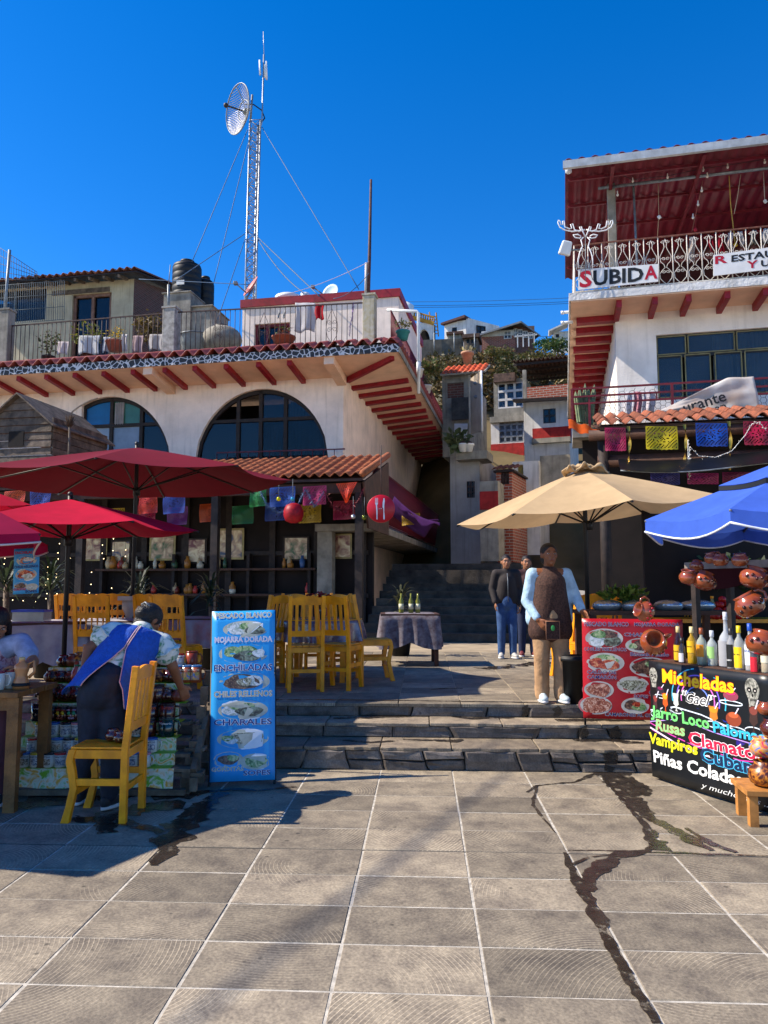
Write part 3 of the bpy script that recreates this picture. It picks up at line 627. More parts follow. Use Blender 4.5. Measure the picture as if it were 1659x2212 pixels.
for i in range(int((W + .5) / .3)): inst(tw3, 'roof_tile', rf, (.4 - .3 * i, -.75, H + .03 + .02 * math.sin(i)), (0, 0, 0))
for i in range(8): MB().beam((-.3 - i * .62, -.65, H - .13), (-.3 - i * .62, .1, H + .02), .09, .11).build('rafter', m_wood, rf)
# ---------------- water tanks on a block
tk = thing('tank_stand', 'grey block wall carrying two black water tanks', 'wall', LF.w((LF.px(376, 640, 6)[0], 5.4, ZF)), -LF.r)
z0 = LF.px(400, 627, 6)[1] - ZF - .32; z1 = LF.px(440, 663, 6.3)[1] - ZF - .3
MB().bb(-.1, .95, 0, 1.4, -.2, z0 - .02).bb(.95, 1.75, .1, 1.6, -.2, z1 - .02).build('block_wall', m_conc, tk); MB().bb(-.16, .98, -.06, 1.45, z0 - .02, z0 + .02).bb(.98, 1.8, .0, 1.65, z1 - .02, z1 + .01).build('slab', m_conc, tk)
def tank(u0, u1, vt, vb, b, lab, zb_):
    a0, zt = LF.px(u0, vt, b); a1, _ = LF.px(u1, vb, b); r = (a1 - a0) / 2; h = zt - zb_
    t = thing('water_tank', lab, 'water tank', LF.w(((a0 + a1) / 2, b + r * .3, zb_)), -LF.r)
    mb = MB(); pr = [(r * .96, 0), (r, .05)]
    for i in range(1, 6): z = h * .8 * i / 5; pr += [(r, z - .05), (r * .975, z - .02), (r, z)]
    pr += [(r * .93, h * .87), (r * .6, h * .93), (r * .5, h * .94)]
    mb.lathe(pr, 28).build('body', m_black, t); MB().lathe([(r * .5, h * .94), (r * .52, h * .97), (r * .48, h), (0.001, h + .02)], 20).build('lid', m_black, t)
    MB().bb(-r * .28, r * .28, -r * 1.01, -r * .95, h * .25, h * .36).build('sticker', mat('white_paint', '#d8d8d4', .6), t) if 'front' in lab else None
tank(372, 428, 563, 627, 6.0, 'black ribbed water tank standing in front, taller of the two', ZF + z0 + .02)
tank(424, 458, 598, 664, 6.8, 'smaller black water tank half hidden behind the taller tank', ZF + z1 + .01)
# ================================================================== TOWER, MASTS, DISHES, WIRES
TD = 26.0
def tp_(u, v, d=TD): return at(u, v, d)
tb = tp_(540, 655); tt = tp_(553, 262)
lean = (tt - tb); TZ = lean.z
tow = thing('lattice_mast', 'galvanised lattice radio mast rising behind the rooftop hut', 'mast', (tb.x, tb.y, ZF + .1))
base = Vector((0, 0, 0)); top = Vector((tt.x - tb.x, tt.y - tb.y, tt.z - ZF - .1)); 
legs = [Vector((-.2, -.08, 0)), Vector((.19, -.10, 0)), Vector((.02, .25, 0))]
for l in legs: MB().tube([l, l + top], 0.032, 8).build('leg', m_galv, tow)
nb = 30; mb = MB()
for i in range(nb):
    t0, t1 = i / nb, (i + 1) / nb
    for j in range(3):
        p, q = legs[j], legs[(j + 1) % 3]
        mb.tube([p + top * t0, q + top * t1], 0.011, 5); mb.tube([q + top * t0, p + top * t1], 0.011, 5); mb.tube([p + top * t1, q + top * t1], 0.013, 5)
mb.build('bracing', m_galv, tow)
off = Vector((tb.x, tb.y, ZF + .1))
mp = MB(); mp.tube([tp_(559, 290) - off, tp_(566, 262) - off, tp_(570, 118) - off], .028, 8); mp.tube([tp_(570, 118) - off, tp_(569, 68) - off], .012, 6); mp.build('antenna_pole', m_galv, tow)
for u, v0, v1 in ((561, 130, 162), (575, 133, 172), (572, 140, 168)):
    MB().tube([tp_(u, v0) - off, tp_(u + 1, v1) - off], .035, 8).build('panel_antenna', mat('white_plastic', '#dcdedc', .5, .05), tow)
MB().tube([tp_(541, 262) - off, tp_(545, 205) - off], .04, 8).build('dish_post', m_steel, tow)
# grid dish
dc = tp_(514, 236) - off; ax = (-CR * 0.78 - CD * 0.62 + Vector((0, 0, -.10))).normalized()
ux = ax.cross(Vector((0, 0, 1))).normalized(); uy = ux.cross(ax); RD = .86
dish = thing('grid_dish', None, None, dc); dish.parent = tow
P3 = lambda x, y: ux * x + uy * y + ax * (0.32 * (x * x + y * y) / (RD * RD) - .3)
mb = MB()
for i in range(-13, 14):
    y = RD * i / 13.6; h = math.sqrt(max(0, RD * RD - y * y)); mb.tube([P3(-h + 2 * h * k / 10, y) for k in range(11)], .011, 5)
mb.build('grid_bars', mat('pale_bars', '#cfcac0', .45, .1, metal=.3), dish)
mb = MB(); mb.tube([P3(RD * math.cos(R(i * 10)), RD * math.sin(R(i * 10))) for i in range(36)], .022, 6, closed=True); mb.tube([P3(.38 * math.cos(R(i * 15)), .38 * math.sin(R(i * 15))) for i in range(24)], .02, 6, closed=True)
mb.tube([P3(0, -RD + 2 * RD * k / 8) for k in range(9)], .018, 6).build('rim', m_steel, dish)
MB().tube([P3(0, 0), P3(0, 0) + ax * .75], .03, 7).ell(P3(0, 0) + ax * .78, .09, 8, 6).build('feed', mat('feed_dark', '#2b2724', .6), dish)
MB().tube([P3(0, 0), tp_(542, 235) - off - dc], .045, 7).ell(P3(0, 0) - ax * .02, .13, 8, 6).build('bracket', m_steel, dish)
MB().tube([tp_(530, 225) - off, tp_(548, 226) - off, tp_(565, 238) - off, tp_(572, 255) - off, tp_(562, 268) - off, tp_(556, 280) - off], .022, 6).build('feed_cable', m_black, tow)
def wire(pts, label, r=.008, sag=0.0, name='guy_wire', m=None, group='guy wires of the lattice mast', cat='wire'):
    pts = [Vector(p) for p in pts]; P = []
    for p, q in zip(pts[:-1], pts[1:]):
        for i in range(12): t = i / 12; P.append(p.lerp(q, t) - Vector((0, 0, sag * 4 * t * (1 - t))))
    P.append(pts[-1]); o = P[0].copy()
    return MB().tube([p - o for p in P], r, 5).build(name, m or m_steel, loc=o, label=label, cat=cat, group=group)
m_cable = mat('blue_grey_cable', '#3c5a78', .6, .1)
for k, (a, b_, d2) in enumerate((((535, 280), (415, 565), 25), ((541, 290), (462, 610), 24), ((566, 275), (775, 625), 21), ((529, 505), (380, 605), 24), ((530, 515), (470, 690), 23), ((556, 515), (668, 640), 23), ((556, 512), (690, 640), 21))):
    wire([tp_(*a), at(b_[0], b_[1], d2)], ['thin upper guy wire running from the mast to the tanks', 'thin upper guy wire dropping steeply from the mast behind the railing', 'long guy wire running from the mast top towards the corner post', 'short lower guy wire from the mast to the taller tank', 'short lower guy wire from the mast to the terrace floor', 'sagging black cable from the mast to the hut roof', 'straight lower guy wire from the mast to the hut parapet'][k], .014 if k < 5 else .02, .25 if k == 5 else 0, m=m_cable)
for k, v in enumerate((652, 660, 664, 724)):
    wire([at(860 if k < 3 else 1030, v, 60), at(1240, v - (9 if k < 3 else -1), 60)], ['highest power line crossing the sky above the hill houses', 'second power line crossing the sky above the hill houses', 'third power line crossing the sky above the hill houses', 'lowest power line behind the glazed hill house'][k], .02, .1, 'power_line', m_cable, 'power lines over the hill', 'wire')
wire([at(300, 603, 24), at(540, 615, 22.5)], 'thin line strung from the tiled house to the mast', .012, 0, 'clothes_line', m_cable, None)
wire([at(600, 640, 19), at(797, 565, 18.9)], 'pale string tied between the hut and the tall pole', .008, .1, 'string_line', mat('pale_string', '#b9a9b4', .8), None)
wire([at(720, 645, 19), at(797, 590, 18.9)], 'blue cable running up to the tall pole', .01, .15, 'pole_cable', m_cable, None)
# tall rusty pole on the corner post
pz = rp(797, 640); a, zt = rp(803, 388)
pl = thing('rusty_pole', 'tall rusty iron pole standing on the lichen stained corner post', 'pole', LF.w((pz[0] - .02, bR, pz[1])), -LF.r)
MB().tube([(0, 0, 0), (.03, 0, 1.0), ((a - pz[0]) * 1.0, 0, zt - pz[1])], [.05, .045, .032], 8).build('shaft', mat('rust_pole', '#4a2f30', .7, .3, 12), pl); MB().tube([(-.06, 0, 0), (-.05, 0, .9)], .04, 7).build('side_pipe', mat('pale_pipe', '#b9b0a8', .6), pl)
# satellite dishes
def sat(u, v, d, col, rx, lab, aim, feedpx, base):
    c = at(u, v, d); t = thing('satellite_dish', lab, 'satellite dish', base, 0, 'satellite dishes on the hut roof'); o = Vector(base)
    a = Vector(aim).normalized(); x = a.cross(Vector((0, 0, 1))).normalized(); y = x.cross(a)
    mb = MB(); mb.grid(lambda p, q: c - o + (x * math.cos(p * 2 * math.pi) * rx + y * math.sin(p * 2 * math.pi) * rx * 1.08) * q + a * (.12 * q * q - .12) * rx * 2, 28, 5)
    mb.build('reflector', mat('dish_' + col, col, .5, .06), t, thick=.012)
    f = at(*feedpx, d - .1); MB().tube([c - o - y * rx * .8, f - o], .02, 6).build('feed_arm', m_steel, t); MB().box(f - o, (.12, .16, .1)).build('feed_head', m_steel, t, bevel=.02)
    MB().tube([c - o - a * .1, (0, 0, .05), (0, 0, 0)], .03, 7).build('mount', m_steel, t)
sat(541, 618, 22.4, '#b5655c', .34, 'small pink satellite dish seen edge on at the hut roof corner', -CR * .75 - CD * .45 + Vector((0, 0, .5)), (509, 612), at(533, 647, 22.4))
sat(713, 632, 23, '#a8c4cc', .29, 'pale blue satellite dish on the hut roof', -CR * .45 - CD * .8 + Vector((0, 0, .25)), (676, 620), at(706, 650, 23))
rt = thing('roof_tank', 'low white round tank on the hut roof', 'tank', at(623, 651, 24)); MB().lathe([(.42, 0), (.45, .05), (.43, .14), (.3, .2), (.001, .22)], 20).build('body', mat('white_plastic', '#d8d8d4'), rt); MB().lathe([(.14, 0), (.15, .2), (.001, .22)], 14, (.55, 0, .05)).build('cap', mat('white_plastic', ''), rt)
# wire mesh fence at the far left and steel frame panel
def mesh_fence(label, q, nx, nz, b, col, bend=0.0):
    P = [LF.P(u, v, b) for u, v in q]; o = P[3]
    t = thing('mesh_fence', label, 'fence', LF.w(o), -LF.r); f = lambda s_, z: (P[3] - o).lerp(P[2] - o, s_).lerp((P[0] - o).lerp(P[1] - o, s_), z)
    for i in range(nx + 1): MB().tube([f(i / nx, 0), f(i / nx, 1)], .011, 4).build('wire', col, t)
    for j in range(nz + 1): MB().tube([f(0, j / nz), f(1, j / nz)], .011, 4).build('wire', col, t)
m_fence = mat('green_grey_wire', '#49565e', .6, .2)
mesh_fence('folded wire mesh fence leaning above the tiled house', ((-20, 522), (80, 588), (80, 605), (-20, 604)), 18, 4, 6.0, m_fence)
mesh_fence('steel framed wire mesh panel in front of the house window', ((-20, 618), (139, 606), (139, 690), (-20, 702)), 34, 3, 4.5, m_fence)
pp = LF.P(8, 705, 3.0); t = thing('fence_pole', 'slim grey pole beside the wire mesh fence', 'pole', LF.w(pp), -LF.r); q = LF.P(21, 540, 3.0) - pp; MB().tube([(0, 0, 0), q], .05, 8).build('shaft', m_steel, t); MB().tube([(-.05, 0, .02), (.05, 0, .02)], .07, 8).build('collar', m_steel, t)
pp = LF.P(364, 672, bR); t = thing('thin_pole', 'thin grey pole on the white weathered terrace post', 'pole', LF.w(pp), -LF.r); MB().tube([(0, 0, 0), LF.P(364, 615, bR) - pp], .035, 7).build('shaft', m_steel, t); MB().tube([LF.P(364, 615, bR) - pp, LF.P(368, 572, bR) - pp], .012, 6).build('tip', m_steel, t)
# laundry hanging behind the terrace rail
def hang(label, u0, u1, v0, v1, b, col, frame=LF, cat='laundry', name='hanging_cloth', group=None, amp=.03, taper=1.0, thin=.3, m=None):
    P0 = frame.P(u0, v0, b); P1 = frame.P(u1, v0, b); zb_ = frame.px(u0, v1, b)[1]; h = P0.z - zb_; wd = (P1 - P0).x
    sd = random.random() * 9
    mb = MB(); mb.grid(lambda u, v: (wd * (.5 + (u - .5) * (1 + (taper - 1) * v)) + .02 * math.sin(v * 5 + sd), amp * math.sin(u * 9 + sd) * (.3 + v), (P1.z - P0.z) * u - h * v - .05 * h * math.sin(u * 7 + sd) * v), 14, 8)
    o = mb.build(name, m or cloth('cloth_' + col, col, thin, .06), loc=frame.w(P0), rot=(0, 0, -frame.r), thick=.006)
    return tag(o, label, cat, group)
G = 'laundry on the roof terrace'
for u0, u1, v0, v1, col, lab in ((638, 681, 654, 716, '#c9c6c8', 'large white shirt drying on the terrace railing line'), (681, 700, 657, 690, '#c01c2c', 'bright red cloth drying beside the white shirt'), (600, 605, 671, 688, '#c8c8c4', 'small white sock hanging in front of the red hut window'), (612, 617, 671, 688, '#c8c8c4', 'small white sock hanging next to the large white shirt'),
        (170, 216, 725, 764, '#c6c8cc', 'white sheet drying behind the long terrace railing'), (222, 238, 728, 760, '#b9bcc4', 'grey white cloth drying next to the flower pot'), (264, 276, 722, 760, '#ccc6c4', 'narrow white cloth drying beside the yellow flowers'), (286, 310, 725, 762, '#b09a9c', 'pinkish cloth drying below the bamboo plant'), (322, 352, 722, 756, '#b8b4b4', 'crumpled pale cloth drying near the white post'), (124, 148, 738, 765, '#d0c4c4', 'white and red vest drying on the railing')):
    hang(lab, u0, u1, v0, v1, bR + .25, col, group=G)
# tinsel garland
def garland(label, pts, col, r=.05, n=60, name='tinsel_garland', dens=14):
    pts = [Vector(p) for p in pts]; o = pts[0].copy(); mb = MB(); mb.tube([p - o for p in pts], .008, 5); rn = random.Random(hash(label) % 999)
    L_ = [(q - p).length for p, q in zip(pts[:-1], pts[1:])]; tot = sum(L_)
    for i in range(int(tot / r * dens)):
        s_ = rn.random() * tot; k = 0
        while k < len(L_) - 1 and s_ > L_[k]: s_ -= L_[k]; k += 1
        p = pts[k].lerp(pts[k + 1], s_ / L_[k]) - o; d = Vector((rn.gauss(0, 1), rn.gauss(0, 1), rn.gauss(0, 1))).normalized() * r; e = d.orthogonal().normalized() * .004
        mb.add([p - e, p + e, p + d], [(0, 1, 2)], False)
    mb.build(name, mat('tinsel_' + col, col, .3, .2, 30, metal=.5), loc=o, label=label, cat='garland')
garland('purple tinsel garland hanging beside the corner post', [LF.w(LF.P(u, v, bR - .05)) for u, v in ((764, 654), (762, 680), (757, 700), (755, 726))], '#4c2a7a', .08)
# plants on the terrace
m_leaf = {}
def leafmat(h, thin=.3): 
    return mat('leaf_' + h, h, .6, .25, 6, thin=thin, objvar=.05)
def bush(name, label, cat, o, rx, ry, rz, n, ls, cols, stems=5, seed=1, droop=0.0, up=.3, pot=None, group=None, stemcol='#5a4a36'):
    rn = random.Random(seed); t = thing(name, label, cat, o, 0, group)
    mb = MB()
    for i in range(stems):
        a = rn.random() * 6.28; mb.tube([(0, 0, 0), (rx * .3 * math.cos(a), ry * .3 * math.sin(a), rz * .8), (rx * .7 * math.cos(a), ry * .7 * math.sin(a), rz * 1.5)], [max(.006, rz * .02), max(.005, rz * .014), .004], 5)
    mb.build('stem', mat('stem_' + stemcol, stemcol, .8, .2), t)
    for ci, col in enumerate(cols):
        mb = MB()
        for i in range(n // len(cols)):
            d = Vector((rn.gauss(0, 1), rn.gauss(0, 1), rn.gauss(0, 1))).normalized() * (rn.random() ** .45)
            c = Vector((d.x * rx, d.y * ry, rz + d.z * rz)); 
            if noise.noise(c * (1.6 / max(rx, .2)) + Vector((seed, 0, 0))) < -.18: continue
            l = Vector((rn.gauss(0, 1) + d.x, rn.gauss(0, 1) + d.y, rn.gauss(0, .6) + up - droop)).normalized() * ls * rn.uniform(.6, 1.3); s_ = l.cross(Vector((rn.gauss(0, 1), rn.gauss(0, 1), rn.gauss(0, 1)))).normalized() * ls * .28
            mb.add([c, c + l * .5 + s_, c + l, c + l * .5 - s_], [(0, 1, 2, 3)], False)
        mb.build('foliage', leafmat(col), t)
    if pot: 
        r, h, pc = pot; MB().lathe([(r * .7, -h), (r, -.04), (r * 1.1, -.04), (r * 1.1, 0), (r * .9, 0), (r * .85, -.05), (.001, -.05)], 18).build('pot', mat('pot_' + pc, pc, .7, .12), t)
    return t
def lp(u, v, b): return LF.w(LF.P(u, v, b))
bush('potted_shrub', 'leafy potted shrub with yellow green leaves on the terrace before the cream house', 'plant', lp(188, 762, bR + .5), .45, .3, .45, 260, .12, ['#5c6a24', '#7c7a2a'], pot=(.2, .3, '#5a2f24'), seed=2)
bush('bamboo_plant', 'tall dry brown bamboo plant on the terrace before the brick side wall', 'plant', lp(318, 745, bR + .6), .4, .3, .5, 700, .11, ['#6a5526', '#57481f', '#7b6a34'], 14, seed=3, droop=.6)
bush('potted_shrub', 'dark green potted shrub by the grey concrete terrace post', 'plant', lp(105, 770, bR + .5), .35, .25, .4, 200, .11, ['#34401c', '#5c5a22'], pot=(.18, .25, '#3a2a26'), seed=4)
bush('potted_flowers', 'yellow flowers in a wide clay pot on the terrace', 'plant', lp(250, 738, bR + .35), .3, .2, .22, 160, .07, ['#d8b020', '#5f6a28'], pot=(.26, .28, '#9c5c4c'), seed=5)
bush('potted_shrub', 'small shrub in a clay pot on the terrace before the hut window', 'plant', lp(613, 728, bR + .4), .2, .2, .16, 90, .09, ['#6a3a2a', '#55602a'], pot=(.3, .36, '#a0543c'), seed=6)
bush('hanging_plant', 'dry plant in a teal hanging pot at the terrace corner', 'plant', LF.w((OS - .05, bR + .4, rp(850, 705)[1])), .22, .2, .16, 140, .09, ['#8a7a4a', '#6a6a34'], pot=(.17, .24, '#2f7f80'), seed=7)
for k, (b, v) in enumerate(((3.5, 0), (5.5, 0))): bush('hanging_plant', ['white hanging pot with sparse plant on the alley side railing', 'white hanging pot farther along the alley side railing'][k], 'plant', LF.w((OS - .22, b, ZF + .55)), .16, .16, .14, 70, .09, ['#5a5a30'], pot=(.16, .26, '#cfc6bc'), seed=8 + k)
t = thing('drain_pipe', 'white plastic pipe rising with an elbow at the alley side of the terrace', 'pipe', LF.w((OS + .12, 1.2, ZE + .1)), -LF.r); h_ = LF.px(899, 680, 1.2)[1] - ZE; MB().tube([(0, 0, -.5), (0, 0, h_ - .05), (-.05, 0, h_), (-.9, 0, h_ + .1)], .045, 8).build('pipe', mat('white_plastic', ''), t); MB().tube([(0, 0, .05), (0, 0, .4)], .06, 8).build('sleeve', mat('white_plastic', ''), t)
# pots and bundles seen behind the terrace rail on the right part
t = thing('roof_bundle', 'grey covered bundle behind the scrollwork railing', 'bundle', lp(478, 742, bR + 1.2), -LF.r)
mb = MB(); mb.ell((0, 0, .1), (.6, .5, .42), 16, 10); mb.build('tarpaulin', mat('grey_tarp', '#8b8578', .8, .2), t); MB().lathe([(.2, .4), (.22, .5), (.1, .56), (.001, .6)], 14).build('lid', m_black, t)
t = thing('plastic_tub', 'pale plastic tub on the terrace behind the railing', 'tub', lp(425, 745, bR + 1.3), -LF.r); MB().lathe([(.3, -.3), (.5, 0.1), (.52, .2), (.55, .22), (.5, .22), (.3, -.25)], 20).build('bowl', mat('grey_tub', '#9aa0a0', .5), t); MB().tube([(.54 * math.cos(a * .3), .54 * math.sin(a * .3), .22) for a in range(21)], .02, 6).build('rim', m_steel, t)
G1_, G2_ = onz(1030, 1720), onz(480, 2150); sv = sund / sund.z * 9.0; dd_ = (G1_ - G2_)
wire([G2_ - dd_ * 1.2 + sv, G1_ + dd_ * .6 + sv], 'thick overhead cable crossing high above the plaza', .02, 0, 'overhead_cable', m_black, None, 'cable')
# ================================================================== SHED, LOWER TILED ROOF, RESTAURANT FRONT
SB = -4.6
sx = lambda u, v, b=SB: LF.P(u, v, b)
s0 = sx(48, 975); pk = sx(45, 857) - s0; rt_ = sx(113, 914) - s0; lf_ = Vector((2 * pk.x - rt_.x, 0, rt_.z))
shed = thing('wooden_shed', 'weathered plank shed with gable roof above the red parasol', 'shed', LF.w(s0), -LF.r)
zz = -.6; ph = .17
while zz < pk.z:
    zt = min(zz + ph, pk.z); f = lambda z: 1 if z < rt_.z else max(.02, (pk.z - z) / (pk.z - rt_.z))
    wl, wr = pk.x + (lf_.x - pk.x) * f(zz), pk.x + (rt_.x - pk.x) * f(zz); wl2, wr2 = pk.x + (lf_.x - pk.x) * f(zt), pk.x + (rt_.x - pk.x) * f(zt)
    mb = MB(); y = random.uniform(-.012, .012); mb.prism([(wl, zz), (wr, zz), (wr2, zt - .012), (wl2, zt - .012)][::-1], y - .03, y, lambda x, z, d: (x, d + (.02 if z > zz + .05 else 0), z)); mb.build('plank', m_wood, shed)
    if zz < rt_.z:
        MB().bb(rt_.x - .02, rt_.x + .015 + random.random() * .015, .02, 2.2, zz, zz + ph - .014).build('plank', m_wood, shed)
    zz += ph
for sgn, P in ((1, rt_), (-1, lf_)):
    e = Vector((P.x + sgn * .12, 0, P.z - .1)); mb = MB()
    mb.add([(pk.x, -.15, pk.z + .03), (e.x, -.15, e.z), (e.x, 2.4, e.z), (pk.x, 2.4, pk.z + .03), (pk.x, -.15, pk.z + .07), (e.x, -.15, e.z + .04), (e.x, 2.4, e.z + .04), (pk.x, 2.4, pk.z + .07)], [(0, 1, 2, 3), (7, 6, 5, 4), (0, 4, 5, 1), (1, 5, 6, 2)], False); mb.build('roof_panel', m_wood, shed)
MB().bb(-.32, .05, -.05, -.03, .1, .45).build('hatch', m_dark, shed)
t = thing('broom', 'old broom standing upright beside the plank shed', 'broom', LF.w(sx(150, 975)), -LF.r); MB().tube([(0, 0, -.8), (-.02, 0, .62)], .025, 7).build('handle', m_wood, t)
mb = MB(); rn = random.Random(4)
for i in range(90): a = rn.random() * 6.28; r = rn.random() * .12; mb.tube([(-.02 + r * .3 * math.cos(a), r * .3 * math.sin(a), .55), (-.02 + r * math.cos(a), r * math.sin(a), .62 + rn.random() * .2)], .006, 4)
mb.build('bristles', mat('bristle', '#4a3526', .9, .2), t)
# orange tiled lower roof
e1 = LF.loc(at(784, 1031, 15.2)); k1 = LF.loc(at(838, 983, 17.8)); k0 = LF.loc(at(400, 1000, 18.6))
lr = thing('restaurant_porch', 'timber restaurant porch with orange clay tiled roof under the arched windows', 'porch', LF.w((0, e1.y, 0)), -LF.r)
bl, bh = 0.0, k1.y - e1.y; zl, zh = e1.z, LF.loc(at(700, 990, 17.8)).z; aR = e1.x; aL = -11.0
slope = math.atan2(zh - zl, bh); Ls = math.hypot(zh - zl, bh)
MB().add([(aL, -.1, zl - .08), (aR, -.1, zl - .08), (k1.x - .1, bh, zh - .08), (aL, bh, zh - .08), (aL, -.1, zl - .03), (aR, -.1, zl - .03), (k1.x - .1, bh, zh - .03), (aL, bh, zh - .03)], [(3, 2, 1, 0), (4, 5, 6, 7), (0, 1, 5, 4), (1, 2, 6, 5)], False).build('roof_deck', m_brown, lr)
per = .215; rows = 7; tlen = Ls / rows
tmesh = tile_wave(per, tlen + .07, -.025, h=.36, n=8).mesh('roof_tile', m_otile)
for r in range(rows):
    bb_ = tlen * r; am = aR + (k1.x - .1 - aR) * (r / rows)
    i = 0
    while am - per * i - .1 > -7.4:
        p = Vector((am - .12 - per * i, -.14 + bb_ * math.cos(slope), zl + bb_ * math.sin(slope) + .02)); o_ = inst(tmesh, 'roof_tile', lr, p, (slope + .02, 0, random.uniform(-.02, .02))); i += 1
mb = MB(); mb.tube([(aR + .02, -.12, zl + .06), (k1.x, bh, zh + .08)], .075, 8).build('hip_tile', m_otile, lr)
MB().beam((aL, .12, zl - .2), (aR - .05, .12, zl - .2), .14, .2).build('eave_beam', m_brown, lr)
MB().add([(aR + .02, -.05, zl - .1), (k1.x, bh, zh - .1), (k1.x, bh, zl - 1.0), (aR + .02, .4, zl - 1.0)], [(0, 1, 2, 3)], False).build('gable_boards', m_brown, lr, thick=.04)
for a in (aR - .1, aR - 3.2, aR - 6.3): MB().beam((a, .12, Z3), (a, .12, zl - .3), .15, .15, (0, 1, 0)).build('porch_post', m_dwood, lr)
# iron rail in front of the arch
railing('low red iron rail below the large arched window', (aw(468, 1000, -.25)[0], -.25), (aw(745, 1000, -.25)[0], -.25), aw(560, 975, -.25)[1] , aw(740, 970, -.25)[1], zh + .0 - .05, 0, .3, mt=m_redd, name='window_rail', group=None)
# restaurant back wall (dark interior) with timber posts
rw = lr
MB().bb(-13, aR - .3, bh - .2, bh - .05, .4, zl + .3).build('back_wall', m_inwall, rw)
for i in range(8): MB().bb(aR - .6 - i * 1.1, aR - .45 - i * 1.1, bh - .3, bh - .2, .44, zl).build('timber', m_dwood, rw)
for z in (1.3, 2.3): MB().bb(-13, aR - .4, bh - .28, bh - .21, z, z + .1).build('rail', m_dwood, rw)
# stone-and-wood alley steps going up between the buildings
m_alley = mat('alley_stone', '#4a423a', .9, .3, 3, bump=.5)
st = thing('alley_steps', 'dark stone stairway climbing the alley between the buildings', 'stairway', LF.w((1.3, -4.5, Z3)), -LF.r)
for i in range(10): MB().bb(0.05, 3.6, .6 + i * .42, .6 + i * .42 + .5, 0 if i < 2 else i * .17 - .3, (i + 1) * .17).build('step', m_alley, st)
# ---------------- papel picado
def picado_mat(col):
    n = 'picado_' + col
    if n in MATS: return MATS[n]
    m = bpy.data.materials.new(n); m.use_nodes = True; MATS[n] = m; nt = m.node_tree; N = nt.nodes; L = nt.links; b = N['Principled BSDF']; b.inputs['Base Color'].default_value = (*srgb(col), 1); b.inputs['Roughness'].default_value = .35
    tr = N.new('ShaderNodeBsdfTranslucent'); tr.inputs[0].default_value = (*srgb(col), 1); ms = N.new('ShaderNodeMixShader'); ms.inputs[0].default_value = .4; L.new(b.outputs[0], ms.inputs[1]); L.new(tr.outputs[0], ms.inputs[2]); L.new(ms.outputs[0], N['Material Output'].inputs[0]); return m
def picado(label, P0, P1, h, col, seed=0, tri=False, group='cut paper flags', amp=.02, tilt=0):
    """a cut-paper flag: cells of the sheet are really cut out"""
    P0, P1 = Vector(P0), Vector(P1); W = (P1 - P0).length; e = (P1 - P0) / W; rn = random.Random(seed); nx, nz = 26, 20; mb = MB(); nn = e.cross(Vector((0, 0, 1)))
    vs = []; 
    for j in range(nz + 1):
        for i in range(nx + 1):
            u, v = i / nx, j / nz; sc = .035 * abs(math.sin(u * math.pi * 7)) * (1 if j == nz else 0); q = (.5 + (u - .5) * (1 - .92 * v)) if tri else u
            vs.append(e * (W * q) + nn * (amp * math.sin(u * 8 + seed) * (.2 + v) + amp * .6 * math.sin(v * 6 + u * 3 + seed)) + Vector((0, 0, -h * v - sc * h)))
    fs = []
    for j in range(nz):
        for i in range(nx):
            u, v = (i + .5) / nx - .5, (j + .5) / nz - .5; r = math.hypot(u * 1.2, v * 1.2); a = math.atan2(v, u)
            hole = (abs(u) < .45 and abs(v) < .44) and (((i + j) % 3 == 0 and r > .36) or (.12 < r < .34 and math.sin(a * 6 + seed) * math.sin(r * 34) > .45) or (r < .1 and (i + j) % 2 == 0))
            if not hole: k = j * (nx + 1) + i; fs.append((k, k + 1, k + nx + 2, k + nx + 1))
    mb.add(vs, fs, True); mb.build('paper_flag', picado_mat(col), loc=P0, label=label, cat='paper flag', group=group)
pb = e1.y - .22
def pic(lab, u0, u1, v0, v1, col, seed, b=pb, fr=LF, tri=False, group='cut paper flags under the orange tiled porch roof'):
    A, B = fr.P(u0, v0, b), fr.P(u1, v0 - (4 if fr is LF else 0), b); h = A.z - fr.px(u0, v1, b)[1]; picado(lab, fr.w(A), fr.w(B), h, col, seed, tri, group)
for k, (u0, u1, v0, v1, col, tri, lab) in enumerate(((583, 638, 1054, 1095, '#2c4fa0', 0, 'blue cut paper flag under the orange tiled roof'), (655, 705, 1052, 1092, '#a8285e', 0, 'magenta cut paper flag under the orange tiled roof'), (726, 771, 1045, 1087, '#e2431a', 1, 'orange cut paper flag with pointed lower edge under the tiled roof'), (540, 575, 1056, 1095, '#26803c', 0, 'green cut paper flag beside the large red parasol'), (300, 340, 1070, 1110, '#c8301c', 0, 'red cut paper flag in shade behind the large parasol'), (352, 400, 1070, 1110, '#30459a', 0, 'dark blue cut paper flag in shade behind the large parasol'), (10, 55, 1062, 1095, '#c84a20', 0, 'orange red cut paper flag at the left beside parasols'), (66, 110, 1062, 1098, '#3a4a9a', 0, 'indigo cut paper flag beside the orange red one'))):
    pic(lab, u0, u1, v0, v1, col, k, tri=bool(tri))
garland('blue silver tinsel garland looping under the orange tiled roof', [LF.w(LF.P(u, v, pb - .1)) for u, v in ((560, 1055), (575, 1090), (600, 1108), (640, 1095), (660, 1058), (680, 1095), (700, 1062))], '#5a7394', .07, dens=18)
garland('dark red tinsel garland beside the orange paper flag', [LF.w(LF.P(u, v, pb - .1)) for u, v in ((700, 1060), (720, 1095), (745, 1108), (775, 1080), (785, 1055))], '#5c1220', .1, dens=22)
